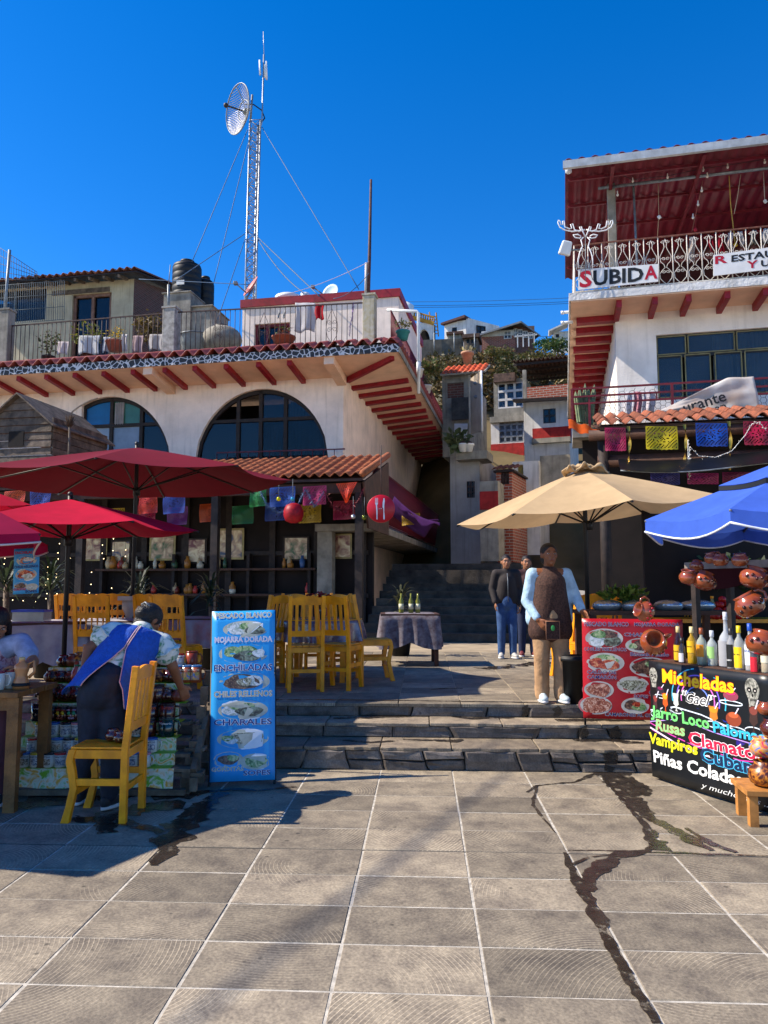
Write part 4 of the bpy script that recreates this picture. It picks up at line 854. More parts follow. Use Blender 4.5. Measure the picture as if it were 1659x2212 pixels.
t = thing('paper_lantern', 'red paper lantern hanging below the tinsel garland', 'lantern', LF.w(LF.P(634, 1130, pb - .2)), -LF.r); MB().lathe([(.06, 0), (.16, .04), (.2, .15), (.2, .25), (.15, .36), (.05, .4)], 16).build('shade', mat('lantern_red', '#b01020', .5, .15, 20, thin=.3), t); MB().tube([(0, 0, .4), (0, 0, .75)], .004, 5).build('cord', m_black, t)
def bauble(lab, u, v, col, r=.045, d=14.6):
    t = thing('bauble', lab, 'ornament', at(u, v, d)); MB().ell((0, 0, 0), r, 14, 10).build('ball', mat('bauble_' + col, col, .12, .05, metal=.6), t); MB().tube([(0, 0, r), (0, 0, r + .35)], .004, 4).build('cord', m_steel, t)
bauble('yellow bauble hanging under the tiled roof', 602, 1078, '#d0c020'); bauble('light blue bauble hanging above the red lantern', 632, 1078, '#4aa0c0'); bauble('silver bauble hanging beside the round red sign', 763, 1116, '#b0b0b4'); bauble('olive bauble hanging at the edge of the round red sign', 787, 1118, '#6a7028', .05)
# round red cutlery sign
sc_ = at(823, 1099, 13.5); t = thing('restaurant_sign', 'round red sign with white fork and knife hanging at the porch corner', 'sign', sc_, YAW)
RS = 30.5 * 13.5 / F
MB().lathe([(RS * .97, -.02), (RS, -.012), (RS, .012), (RS * .97, .02)], 48, M=Matrix.Rotation(math.pi / 2, 3, 'X')).build('disc', mat('sign_red', '#b80e22', .35, .04), t)
m_sw = mat('sign_white', '#eeeeea', .5, .03)
def flat(mb, poly, y=-.024, s_=1.0): return mb.add([(x * s_, y, z * s_) for x, z in poly], [tuple(range(len(poly)))], False)
mb = MB(); k = RS / 110
fork = [(-34, -85), (-28, -85), (-27, -20), (-30, 25), (-24, 40), (-24, 85), (-27, 85), (-27.5, 45), (-30, 45), (-30, 85), (-33, 85), (-33.5, 45), (-36, 45), (-36.5, 85), (-39.5, 85), (-40, 45), (-42, 45), (-43, 85), (-46, 85), (-46, 40), (-40, 25), (-37, -20)]
flat(mb, fork, -.022, k); flat(mb, [(20, -85), (28, -85), (29, -60), (25, -25), (26, 30), (30, 60), (26, 86), (19, 80), (13, 50), (12, 10), (18, 5), (20, -25), (18, -60)], -.022, k); text_on(mb, 'Coca-Cola', lambda x, y: (x * 1 - 6 * k, -.0225, y - 3 * k), 11 * k, 26 * k, shear=.3); mb.build('fork_knife', m_sw, t)
MB().tube([(0, 0, RS), (0, .02, RS + .9)], .01, 5).build('hanger', m_iron, t)
# purple canopy
t = thing('purple_canopy', 'dark purple cloth canopy sloping beside the round red sign', 'canopy', at(868, 1080, 13.8))
o = at(868, 1080, 13.8); A = at(852, 1072, 14) - o; B = at(950, 1128, 12.6) - o; Dv = Vector((CR.x, CR.y, 0)) * -.9 + Vector((0, 0, -.5)) + CD * 1.6
mb = MB(); mb.grid(lambda u, v: A.lerp(B, u) + Vector((0, 0, -.10 * math.sin(u * 3.1))) + Vector((-.25 * v, 1.6 * v, -.06 * math.sin(v * 3.1 + u * 4) - .1 * v)), 16, 8); mb.build('sheet', cloth('purple_cloth', '#3a1648', .15, .15), t, thick=.01)
MB().grid(lambda u, v: A.lerp(B, u) + Vector((0, 0, -.10 * math.sin(u * 3.1) - .16 * v * (.6 + .4 * math.sin(u * 12)))), 18, 3).build('valance', cloth('purple_cloth', ''), t, thick=.008)
pic('yellow cut paper flag beneath the purple canopy', 868, 907, 1112, 1135, '#b8901c', 31, b=pb - .6)
# ================================================================== RIGHT RESTAURANT BUILDING
RW = at(1229, 651, 16.0); RF = Frame((RW.x, RW.y), 10.5)
RB = thing('balcony_building', 'white restaurant building with red beams and an upper balcony under a tin roof', 'building', RF.o, -RF.r)
rx = lambda u, v, b=0.0: RF.px(u, v, b)
ZB = RW.z; ZB2 = ZB + .17; BW = 1.05; AWL = RF.px(1329, 690, BW)[0]; AR = 8.0
m_rough = mat('rough_white', '#d4d2ce', .95, .12, 3, bump=.9, bscale=18, streak=.3)
wa0, wz0 = rx(1417, 724, BW); wz1 = rx(1417, 862, BW)[1]
mb = MB(); wall_open(mb, AWL, AR, 3.2, ZB, [rectop(wa0, AR - .3, wz1, wz0)], BW)
mb.add([(AWL, 12, .4), (AWL, BW, .4), (AWL, BW, ZB), (AWL, 12, ZB)], [(0, 1, 2, 3)], False); mb.build('wall', m_white2, RB)
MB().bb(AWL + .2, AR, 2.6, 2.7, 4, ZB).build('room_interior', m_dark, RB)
MB().bb(0, AR, -.03, 12, ZB, ZB2).build('balcony_slab', m_rough, RB)
MB().bb(.04, AR, 0, 12, ZB - .025, ZB - .003).build('soffit', m_soffit, RB)
for u in (1337, 1415, 1488, 1572, 1655, 1745):
    a = rx(u, 640, .1)[0]; MB().beam((a, .1, ZB - .1), (a, BW, ZB - .1), .11, .16).build('roof_beam', m_red, RB)
for i in range(16):
    b = BW + .05 + i * .72; MB().beam((AWL, b, ZB - .09), (.12 + .06 * random.random(), b, ZB - .09), .2, .14).build('roof_beam', m_red, RB)
w_ = thing('window', None, None); w_.parent = RB; m_gold = mat('gold_trim', '#8f7c50', .4, .15, metal=.5)
m_sash = mat('dark_sash', '#1c1715', .5, .2)
MB().bb(wa0, AR, BW + .08, BW + .14, wz0 - .05, wz0).bb(wa0, AR, BW + .08, BW + .14, wz1, wz1 + .06).bb(wa0, wa0 + .05, BW + .08, BW + .14, wz1, wz0).bb(wa0, AR, BW + .075, BW + .145, rx(1500, 763, BW)[1] - .05, rx(1500, 763, BW)[1] + .05).build('frame', m_sash, w_)
m_rglass = mat('reflecting_glass', '#3a4650', .05, .12, 1.2, alpha=.5, spec=.7)
ztop = (rx(1420, 727, BW)[1], rx(1420, 765, BW)[1]); zbot = (rx(1420, 769, BW)[1], wz1 + .04)
for (z1_, z0_), us in ((ztop, [(1420, 1482), (1488, 1588), (1594, 1690), (1696, 1790)]), (zbot, [(1421, 1472), (1480, 1534), (1545, 1602), (1610, 1680), (1690, 1760)])):
    for u0, u1 in us:
        a0, a1 = rx(u0, 750, BW)[0], rx(u1, 750, BW)[0]; mb = MB()
        for p, q in (((a0, z0_), (a1, z0_)), ((a1, z0_), (a1, z1_)), ((a1, z1_), (a0, z1_)), ((a0, z1_), (a0, z0_))): mb.beam((p[0], BW + .07, p[1]), (q[0], BW + .07, q[1]), .025, .025, (0, 1, 0))
        mb.build('trim', m_gold, w_); MB().bb(a0, a1, BW + .085, BW + .09, z0_, z1_).build('pane', m_rglass, w_)
curtain('curtain', w_, rx(1548, 800, BW)[0], rx(1590, 800, BW)[0], wz1, wz0, BW + .3, '#9fb0bc', 7, .06); curtain('curtain', w_, rx(1600, 800, BW)[0], rx(1700, 800, BW)[0], wz1, wz0, BW + .32, '#8a98a4', 10, .06)
# upper roof
zg0 = rx(1215, 352, -.25)[1]; zg1 = rx(1659, 292, -.25)[1]; ZG = (zg0 + zg1) / 2; aG = rx(1216, 352, -.25)[0]
roof = thing('roof', None, None); roof.parent = RB
MB().bb(aG, AR, -.3, -.22, ZG - .17, ZG).build('gutter', mat('zinc', '#b4b6b4', .45, .12, 5, metal=.3, streak=.3), roof)
m_tin = mat('red_tin', '#6a1322', .5, .12, 3, streak=.2)
mb = MB(); n = int((AR - aG) / .045)
mb.grid(lambda u, v: (aG + .05 + (AR - aG) * u, -.2 + 7 * v, ZG + .06 + .035 * math.sin(u * (AR - aG) / .28 * 6.283) + .15 * v), n, 2); mb.build('tin_sheet', m_tin, roof, thick=.01)
for b in (.5, 1.8, 3.1, 4.4, 5.7): MB().bb(aG + .1, AR, b, b + .05, ZG - .06 + .022 * b, ZG + .0 + .022 * b).build('purlin', m_redd, roof)
for u in (1325, 1525): a = rx(u, 380, -.1)[0]; MB().beam((a, -.1, ZG - .10), (a, 6.5, ZG + .02), .07, .12).build('rafter', m_redd, roof)
MB().tube([rx and (rx(1292, 407, .9)[0], .9, rx(1292, 407, .9)[1]), (AR, .9, rx(1292, 407, .9)[1] + .02)], .035, 8).build('rail_pipe', m_steel, roof)
ca, _ = rx(1325, 560, .95); MB().bb(ca - .09, ca + .09, .95, 1.13, ZB2, ZG + .02).build('column', m_conc, RB, bevel=.01)
a_ = rx(1377, 560, .95)[0]; MB().tube([(a_, .98, ZB2), (a_ - .03, .98, ZG)], .025, 8).build('thin_post', m_steel, RB)
MB().bb(AWL + .5, AR, 5.8, 5.9, ZB2, ZG).build('back_wall', mat('maroon_wall', '#3a1218', .9, .2), RB)
for k, (u, v) in enumerate(((1367, 391), (1442, 383), (1519, 367), (1572, 361), (1528, 381), (1334, 421), (1516, 412), (1508, 442), (1497, 470), (1652, 350))):
    p = RF.P(u, v, .7); t = MB(); t.ell((0, 0, 0), (.028, .028, .038), 10, 8); t.tube([(0, 0, .03), (0, 0, .09)], .014, 6); t.build('bulb', mat('bulb_glass', '#cfc4b8', .1, .05), RB, p)
MB().tube([RF.P(u, v, .7) for u, v in ((1325, 371), (1367, 388), (1442, 380), (1519, 364), (1572, 357), (1659, 343))], .006, 5).build('bulb_cable', m_black, RB)
# balcony railing with scrolls
pr0 = RF.P(1240, 533, .06); zr_ = (rx(1240, 533, .06)[1] + rx(1640, 488, .06)[1]) / 2
rail = thing('balcony_railing', 'white scrollwork iron railing of the upper balcony', 'railing', RF.w((pr0.x, .06, ZB2)), -RF.r)
Hh = zr_ - ZB2; Ln = AR - pr0.x; m_wi = mat('white_iron', '#cdc6bb', .55, .15, 12, streak=.4)
MB().beam((0, 0, Hh), (Ln, 0, Hh), .04, .025).build('top_rail', mat('rust_rail', '#7a4a3a', .7, .25, 14), rail); MB().beam((0, 0, .05), (Ln, 0, .05), .03, .02).build('bottom_rail', m_wi, rail)
bar = MB().tube([(0, 0, 0), (0, 0, Hh)], .012, 6).mesh('bar', m_wi); st_ = .29
I3 = Matrix.Identity(3)
def lyre(): 
    mb = MB(); c = st_ / 2
    for sg in (-1, 1):
        mb.tube([(c + sg * x, 0, z * Hh) for x, z in ((.0, .95), (.03, .86), (.02, .79), (.05, .72), (.115, .60), (.10, .5), (.035, .44), (.015, .38), (.06, .34), (.125, .26), (.115, .16), (.05, .09), (0, .05))], .008, 5)
        scroll(mb, (c + sg * .04, 0, .55 * Hh), .04, I3, 1.2, .007, 0 if sg > 0 else math.pi, sg); scroll(mb, (c + sg * .04, 0, .3 * Hh), .04, I3, 1.2, .007, 0 if sg > 0 else math.pi, -sg); scroll(mb, (c + sg * .045, 0, .9 * Hh), .04, I3, 1.2, .007, 0 if sg > 0 else math.pi, -sg)
    return mb.mesh('scrollwork', m_wi)
ly = lyre()
for i in range(int(Ln / st_)):
    inst(bar, 'bar', rail, (i * st_, 0, 0)); inst(ly, 'scrollwork', rail, (i * st_, 0, 0))
r2_ = railing('white scrollwork railing at the alley end of the upper balcony', (pr0.x, .1), (pr0.x, 6), zr_, zr_, ZB2, 0, .2, mt=m_wi, frame=RF, name='balcony_railing', group=None)
# signs on the balcony
def board(name, label, q, b, fr, cat='sign', col='#dcdad6', th=.02, var=.05):
    P = [fr.P(u, v, b) for u, v in q]; o = P[3]; t = thing(name, label, cat, fr.w(o), -fr.r)
    vs = [p - o for p in P] + [p - o + Vector((0, th, 0)) for p in P]
    MB().add(vs, [(0, 1, 2, 3), (7, 6, 5, 4), (0, 4, 5, 1), (1, 5, 6, 2), (2, 6, 7, 3), (3, 7, 4, 0)], False).build('panel', mat('board_' + col, col, .5, var, 3), t)
    Q = [p - o for p in P]; f = lambda s_, z, y=-.004: Q[3].lerp(Q[2], s_).lerp(Q[0].lerp(Q[1], s_), z) + Vector((0, y, 0))
    return t, f, Q
m_ink = mat('black_ink', '#16191c', .6, .1); m_rink = mat('red_ink', '#b00c28', .5, .1); m_nink = mat('navy_ink', '#1a2a6c', .5, .08); m_wink = mat('white_ink', '#e8e6e2', .5, .05)
def lines(t, f, W, H, rows, name='lettering'):
    """rows: (text, cx, cy, height, width, material, bold) in fractions of the board"""
    for k, (tx, cx, cy, h, wd, m_, bo) in enumerate(rows):
        mb = MB(); text_on(mb, tx, lambda x, y: f(cx + x / W, cy + y / H, -.004 - .0006 * (k % 5)), h * H * 1.35, wd * W, bold=bo); mb.build(name, m_, t)
t, f, Q = board('subida_sign', 'white board reading SUBIDA in red and black on the upper balcony', ((1249, 582), (1422, 570), (1422, 608), (1249, 626)), -.05, RF)
W_ = Q[1].x - Q[0].x; H_ = (Q[0] - Q[3]).length
lines(t, f, W_, H_, (('S', .095, .12, .82, .16, m_rink, .03), ('UBID', .505, .14, .78, .63, m_ink, .03), ('A', .91, .2, .76, .16, m_rink, .03)))
t, f, Q = board('restaurant_board', 'white board with the restaurant name beginning RESTAU on the upper balcony', ((1541, 551), (1790, 517), (1790, 566), (1541, 596)), -.05, RF)
W_ = Q[1].x - Q[0].x; H_ = (Q[0] - Q[3]).length
lines(t, f, W_, H_, (('R', .07, .56, .38, .11, m_rink, .03), ('ESTAURANTE', .56, .56, .32, .80, m_ink, .03), ('Y', .345, .16, .34, .10, m_rink, .03), ('UNUEN', .63, .16, .30, .42, m_ink, .03)))
# reindeer light figure and floodlight
def z4(x, y, b=-.14): return RF.P(1198 + x * .2778, 276.5 + y * .2778, b)
dz = z4(240, 1190); t = thing('reindeer_light', 'white wire reindeer head light figure on the balcony corner', 'light figure', RF.w(dz), -RF.r)
m_rope = mat('rope_light', '#dcdcdc', .4, .04); T = lambda pts: [z4(x, y) - dz for x, y in pts]
mb = MB()
for sg in (-1, 1):
    X = lambda x: 240 + sg * (x - 240)
    mb.tube(T([(X(x), y) for x, y in ((245, 790), (275, 800), (300, 800), (345, 805), (400, 795), (440, 770), (455, 735), (450, 718), (437, 725), (430, 750), (415, 752), (418, 725), (408, 722), (400, 768), (365, 785), (345, 780), (355, 750), (340, 745), (325, 790), (290, 805), (275, 800), (285, 770), (272, 768), (262, 800), (240, 850))]), .014, 6)
    mb.tube(T([(X(x), y) for x, y in ((275, 840), (300, 828), (335, 832), (320, 852), (285, 858), (272, 848))]), .014, 6)
    mb.tube(T([(X(x), y) for x, y in ((255, 850), (275, 870), (262, 920), (285, 970), (297, 1020), (295, 1090))]), .014, 6)
mb.build('rope_tube', m_rope, t); mb = MB(); mb.tube(T([(190, 1180), (215, 1060), (240, 1020), (265, 1060), (295, 1180)]), .008, 5).tube(T([(200, 1090), (290, 1090)]), .008, 5).tube(T([(240, 850), (240, 1190)]), .008, 5).build('frame', m_steel, t)
fc = RF.w(RF.P(1222, 536, -.1)); t = thing('floodlight', 'white floodlight mounted at the balcony corner', 'floodlight', fc, -RF.r); MB().box((0, 0, 0), (.26, .16, .3), (.3, .25, .2), .8).build('housing', mat('white_plastic', ''), t, bevel=.03); MB().tube([(.1, .02, -.05), (.3, .1, -.02)], .02, 6).build('arm', m_steel, t)
fc = RF.w(RF.P(1228, 367, .1)); t = thing('security_lamp', 'small white lamp under the gutter end', 'lamp', fc, -RF.r); MB().lathe([(.03, -.09), (.07, -.06), (.07, .05), (.04, .08)], 14).build('housing', mat('white_plastic', ''), t); MB().tube([(0, 0, .06), (.02, .05, .14)], .015, 6).build('arm', m_steel, t)
for k, v in enumerate((657, 671)): p = RF.P(1228, 645 + (v - 645) * 1.6, .6); t = thing('waste_pipe', ['short white pipe end poking from the balcony slab corner', 'second white pipe end poking out lower on the corner'][k], 'pipe', RF.w(p + Vector((0, .3, 0))), -RF.r); MB().tube([(.1, 0, 0), (-.16, 0, 0)], .035, 9).build('pipe', mat('white_plastic', ''), t); MB().tube([(-.10, 0, 0), (-.17, 0, 0)], .042, 9).build('collar', mat('white_plastic', ''), t)
# ropes, cleats and things hung from the pipe
def rope(lab, pts, col, r=.008, b=.85, knob=None):
    P = [RF.P(u, v, b) for u, v in pts]; o = P[0]; t = thing('hanging_rope', lab, 'rope', RF.w(o), -RF.r, 'ropes hanging under the tin roof'); MB().tube([p - o for p in P], r, 5).build('cord', mat('rope_' + col, col, .8), t)
    if knob: k = RF.P(knob[0], knob[1], b) - o; MB().ell(k, (.035, .03, .05), 10, 7).tube([k + Vector((-.04, 0, .02)), k + Vector((.04, 0, -.02))], .018, 6).build('knot', mat('rope_' + knob[2], knob[2], .7), t)
rope('white rope with a knotted end hanging by the thin post', ((1422, 396), (1423, 470), (1420, 512)), '#a88a6a', knob=(1424, 469, '#d8d2cc'))
rope('dark red cord with red ribbon hanging by the railing', ((1498, 390), (1505, 430), (1502, 490)), '#7a1a24', knob=(1502, 496, '#a01020'))
rope('long yellow rope hanging down to a yellow toy', ((1575, 380), (1578, 440), (1585, 500), (1588, 525)), '#b08a3c', .012, knob=(1589, 529, '#e0a818'))
rope('pale cord stretched under the tin roof beside the yellow rope', ((1600, 376), (1594, 420), (1586, 462)), '#b09a84')
rope('thin pale cord with a white knot near the frame of the roof', ((1649, 372), (1652, 435)), '#a8988a', knob=(1653, 435, '#d0c8c0'))
rope('brown cord slanting from the pipe to the railing', ((1518, 390), (1510, 430), (1495, 500)), '#8a5a4a')
# things drying behind the balcony rail
for u0, u1, v0, v1, col, lab in ((1487, 1500, 512, 565, '#b8a89c', 'long narrow pale cloth hanging behind the balcony railing'), (1532, 1542, 508, 545, '#8a1a28', 'dark red cloth hanging behind the balcony railing'), (1552, 1562, 505, 545, '#b02030', 'red and white sock shape hanging behind the railing'), (1571, 1582, 503, 535, '#c8b8b0', 'pale sock hanging beside the yellow toy'), (1595, 1606, 500, 530, '#c4bab4', 'white sock hanging behind the railing by the board'), (1622, 1632, 497, 527, '#8a8478', 'grey sock hanging behind the railing above the board'), (1648, 1660, 494, 524, '#c8c4c0', 'white cloth hanging behind the railing above the board')):
    hang(lab, u0, u1, v0, v1, .3, col, RF, group='cloths drying on the upper balcony')
# ---------------- lower balcony, red rail with hexagon wire, cloth banner
zlr = rx(1240, 841, -.25)[1]; LBz = rx(1240, 925, -.25)[1]
lbal = thing('lower_balcony', 'lower balcony with red tube rail and hexagon wire mesh', 'balcony', RF.w((rx(1235, 841, -.25)[0], -.25, LBz)), -RF.r)
Hl = zlr - LBz; LL = AR - rx(1235, 841, -.25)[0]
MB().bb(0, LL, 0, 1.3, -.2, 0).build('floor_slab', m_conc, lbal)
for k, z in enumerate((Hl, Hl * .8, Hl * .62)): MB().beam((0, 0, z), (LL, 0, z), .045, .035).build('rail', m_redd, lbal)
for a in (0, 2.0, 4.0, 5.9): MB().beam((a, 0, 0), (a, 0, Hl), .05, .05, (0, 1, 0)).build('rail_post', m_redd, lbal)
for a in (.35, 1.7, 2.9): MB().beam((a, .005, Hl * .62), (a, .005, Hl * .8), .03, .03, (0, 1, 0)).build('rail_stub', m_redd, lbal)
MB().beam((.35, 0, 0), (.35, 0, Hl * .62), .05, .05, (0, 1, 0)).build('rail_post', m_redd, lbal)
mb = MB(); hs = .2; hh = .115; r = 0
z = .05
while z < Hl - .05:
    a = .2 + (hs / 2 if r % 2 else 0)
    while a < 5.4:
        mb.tube([(a, .02, z), (a + hs * .28, .02, z), (a + hs * .42, .02, z + hh / 2)], .005, 4, cap=False); mb.tube([(a + hs * .28, .02, z), (a + hs * .42, .02, z - hh / 2)], .005, 4, cap=False)
        a += hs
    z += hh / 2 * 1.0; r += 1
mb.build('wire_mesh', m_iron, lbal)
# cloth banner on the rail
q = [(1400, 899), (1570, 817), (1629, 812), (1643, 892)]
P = [RF.P(u, v, -.42) for u, v in q]; o = P[0]; t = thing('cloth_banner', 'crumpled white cloth banner reading urante hung over the lower balcony rail', 'banner', RF.w(o), -RF.r)
Q = [p - o for p in P]
def cb(u, v):   # u along, v up
    top = Q[0].lerp(Q[1], min(1, u / .74)) if u < .74 else Q[1].lerp(Q[2], (u - .74) / .26); bot = Q[0].lerp(Q[3], u); p = bot.lerp(top, v)
    return p + Vector((0, .035 * math.sin(9 * u + 5 * v) + .03 * noise.noise(Vector((u * 7, v * 5, 1))), 0))
MB().grid(cb, 44, 14).build('cloth', mat('banner_cloth', '#d6d4d0', .5, .12, 2, thin=.2, col2='#b7a394'), t, thick=.004)
mb = MB(); dv = (Q[2] - Q[3]); ang = math.atan2((Q[1] - Q[0]).z, (Q[1] - Q[0]).x) * .62
def tx_at(u, v, sz, s):
    c = RF.P(u, v, -.5) - o
    text_on(mb, s, lambda x, y: c + Vector((x * math.cos(ang) - y * math.sin(ang), 0, x * math.sin(ang) + y * math.cos(ang))), sz, align='LEFT', bold=.015)
tx_at(1478, 893, .32, 'urante'); tx_at(1530, 897, .26, 'uen'); mb.build('lettering', m_ink, t)
for k, (u0, u1, v0, v1, col, lab) in enumerate(((1345, 1368, 848, 900, '#d8d4d8', 'white cloth drying under the lower balcony rail'), (1368, 1385, 846, 895, '#c88a94', 'pink patterned cloth drying under the lower balcony rail'), (1388, 1414, 845, 890, '#d4ccd0', 'white and pink cloth drying beside the cloth banner'))): hang(lab, u0, u1, v0, v1, .2, col, RF, group='laundry on the lower balcony')
# cactus columns
t = thing('column_cactus', 'pale green column cacti growing beside the lower balcony post', 'cactus', RF.w(RF.P(1262, 912, -.1)), -RF.r)
for k, (u, v) in enumerate(((1243, 845), (1252, 836), (1264, 828), (1272, 838), (1284, 830))):
    p = RF.P(u, v, -.1 + .05 * k) - RF.P(1262, 912, -.1); b0 = Vector((p.x * .6, p.y, 0)); mb = MB(); nn = 14; vs = []
    for i in range(9):
        f_ = i / 8; c = b0.lerp(p, f_); rr = .055 * (1 if f_ < .8 else max(.05, 1 - (f_ - .8) * 4.6))
        for j in range(nn): a = 6.283 * j / nn; q_ = rr * (1 if j % 2 else .72); vs.append(c + Vector((q_ * math.cos(a), q_ * math.sin(a), 0)))
    mb.add(vs, [(i * nn + j, i * nn + (j + 1) % nn, (i + 1) * nn + (j + 1) % nn, (i + 1) * nn + j) for i in range(8) for j in range(nn)], False); mb.build('stem', mat('cactus_green', '#6f7d5a', .7, .2, 8, objvar=.2), t)
# ---------------- tiled awning in front
AB = -2.6; ax0, az0 = rx(1290, 905, AB); axr, azr = rx(1659, 892, AB); AZ = (az0 + azr) / 2
awn = thing('tiled_awning', 'old clay tiled awning on log beams over the food stall', 'awning', RF.w((ax0, AB, 0)), -RF.r)
AWW = 6.2; tm3 = tile_wave(.235, .8, .22, h=.36).mesh('roof_tile', mat('mixed_clay_tile', '#a0583a', .85, .28, 10, objvar=.35, bump=.3, col2='#5c3628'))
for r in range(3):
    for i in range(int(AWW / .235)): inst(tm3, 'roof_tile', awn, (.12 + .235 * i, -.08 + .68 * r, AZ - .1 + .2 * r + random.uniform(-.008, .008)), (0, 0, random.uniform(-.03, .03)))
MB().add([(0, 0, AZ - .14), (AWW, 0, AZ - .14), (AWW, 2.4, AZ + .4), (0, 2.4, AZ + .4)], [(3, 2, 1, 0)], False).build('roof_deck', m_brown, awn, thick=.03)
MB().tube([(-.15, .1, AZ - .26), (AWW, .1, AZ - .24)], .10, 12).build('log_beam', m_brown, awn)
zb2 = rx(1500, 985, AB)[1]; MB().tube([(0, .25, zb2), (AWW, .25, zb2 + .02)], .11, 12).build('log_beam', m_brown, awn)
for a in (.1, 3.0, 6.0): MB().tube([(a, .2, Z3), (a, .2, AZ - .3)], .1, 10).build('awning_post', m_dwood, awn)
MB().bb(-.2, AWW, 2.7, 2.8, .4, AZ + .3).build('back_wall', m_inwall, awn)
# black tarpaulin under it
t = thing('black_tarpaulin', 'black tarpaulin strip slung under the log beam', 'tarpaulin', RF.w((rx(1335, 990, AB - .15)[0], AB - .15, 0)), -RF.r); z0_, z1_ = rx(1500, 985, AB - .15)[1], rx(1500, 1020, AB - .15)[1]
MB().grid(lambda u, v: (5.5 * u, .05 * math.sin(u * 20 + v * 3) - .5 * v, z0_ + (z1_ - z0_) * v - .06 * math.sin(u * 3.14 * 3)), 40, 6).build('sheet', mat('tarp_black', '#0d0f12', .4, .2, 3), t); MB().tube([(5.5 * i / 20, -.5 + .02, z1_ - .06 * math.sin(i / 20 * 9.42)) for i in range(21)], .012, 5).build('hem_cord', m_steel, t)
for k, (u0, u1, v0, v1, col, lab) in enumerate(((1306, 1351, 924, 973, '#a01848', 'crimson cut paper flag at the alley end of the log beam'), (1394, 1463, 921, 970, '#c8b410', 'yellow cut paper flag on the log beam'), (1502, 1571, 914, 963, '#1f4fb4', 'blue foil cut paper flag on the log beam'), (1605, 1672, 910, 960, '#c01a44', 'red cut paper flag with fairy lights on the log beam'))): pic(lab, u0, u1, v0, v1, col, 50 + k, AB - .12, RF, group='cut paper flags on the log beam')
for k, (u0, u1, v0, v1, col, lab) in enumerate(((1484, 1552, 1022, 1045, '#b03068', 'pink cut paper flag below the black tarpaulin'), (1405, 1468, 1022, 1046, '#4a4480', 'dull violet cut paper flag below the black tarpaulin'), (1560, 1640, 1020, 1042, '#8a2a50', 'plum cut paper flag beside the pink one'))): pic(lab, u0, u1, v0, v1, col, 60 + k, AB + .5, RF, group='cut paper flags below the tarpaulin')
for k, (u, v0, v1, lab) in enumerate(((1357, 921, 1015, 'gold foil streamer beside the crimson paper flag'), (1478, 917, 1010, 'gold foil streamer between the yellow and blue paper flags'), (1574, 910, 1015, 'long gold and silver foil streamer beside the blue paper flag'))):
    P0 = RF.P(u, v0, AB - .14); h = P0.z - rx(u, v1, AB - .14)[1]; t_ = MB().grid(lambda a, b: ((a - .5) * .055 * math.cos(b * 7) + .02 * math.sin(b * 5), (a - .5) * .055 * math.sin(b * 7), -h * b), 2, 18).build('foil_streamer', mat('gold_foil', '#b8903c', .25, .2, 8, metal=.7), loc=RF.w(P0), rot=(0, 0, -RF.r), label=lab, cat='streamer', group='foil streamers')
fl = thing('fairy_lights', 'string of clear fairy lights drooping under the clay awning', 'string lights', RF.w(RF.P(1486, 950, AB - .2)), -RF.r); o = RF.P(1486, 950, AB - .2)
P = [RF.P(u, v, AB - .2) - o for u, v in ((1486, 950), (1487, 1010), (1489, 1035), (1489, 1010), (1490, 965), (1510, 985), (1545, 988), (1580, 975), (1610, 940), (1625, 915), (1640, 912), (1655, 930))]
MB().tube(P, .005, 4).build('cable', mat('white_plastic', ''), fl); mb = MB()
for p, q_ in zip(P[:-1], P[1:]):
    for i in range(5): c = p.lerp(q_, i / 5); mb.tube([c, c + Vector((random.uniform(-.03, .03), -.01, random.uniform(-.03, .03)))], .008, 4)
mb.build('bulbs', mat('bulb_glass', ''), fl, kind='stuff')
MB().grid(lambda u, v: (u * .62 - .1, v * .8, .35 * v - .25 * u + .03 * math.sin(u * 14)), 12, 4).build('orange_tarpaulin', cloth('orange_cloth', '#d05a20', .35, .12), loc=RF.w(RF.P(1240, 925, AB + .9)), rot=(0, 0, -RF.r), label='orange tarpaulin stretched at the end of the clay awning', cat='tarpaulin')
# ================================================================== HILLSIDE AND HOUSES UP THE ALLEY
def hz_(x, y):
    d = (Vector((x, y, 0))).dot(CD); l = (Vector((x, y, 0))).dot(CR)
    pr = [(20, .3), (27, 2.5), (31, 6.5), (36, 9.5), (41, 12.6), (46, 15.2), (51, 17.2), (60, 17.8), (90, 20), (160, 14)]
    for (d0, z0), (d1, z1) in zip(pr[:-1], pr[1:]):
        if d0 <= d <= d1: z = z0 + (z1 - z0) * (d - d0) / (d1 - d0); break
    else: z = 0.3
    f = max(0, min(1, (l + 2) / 5))
    return z * f * f * (3 - 2 * f) + .5 * noise.noise(Vector((x * .3, y * .3, 0))) * f
mb = MB(); nx_, ny_ = 60, 70
def hf(u, v):
    d = 24 + 110 * v ** 1.6; l = -8 + (60 + 60 * v) * u; p = CR * l + CD * d; return (p.x, p.y, hz_(p.x, p.y) - .25)
mb.grid(hf, nx_, ny_); mb.build('hill', mat('dry_earth', '#6f5f42', .95, .3, .5, bump=.4, bscale=3, col2='#4d4428'), kind='structure')
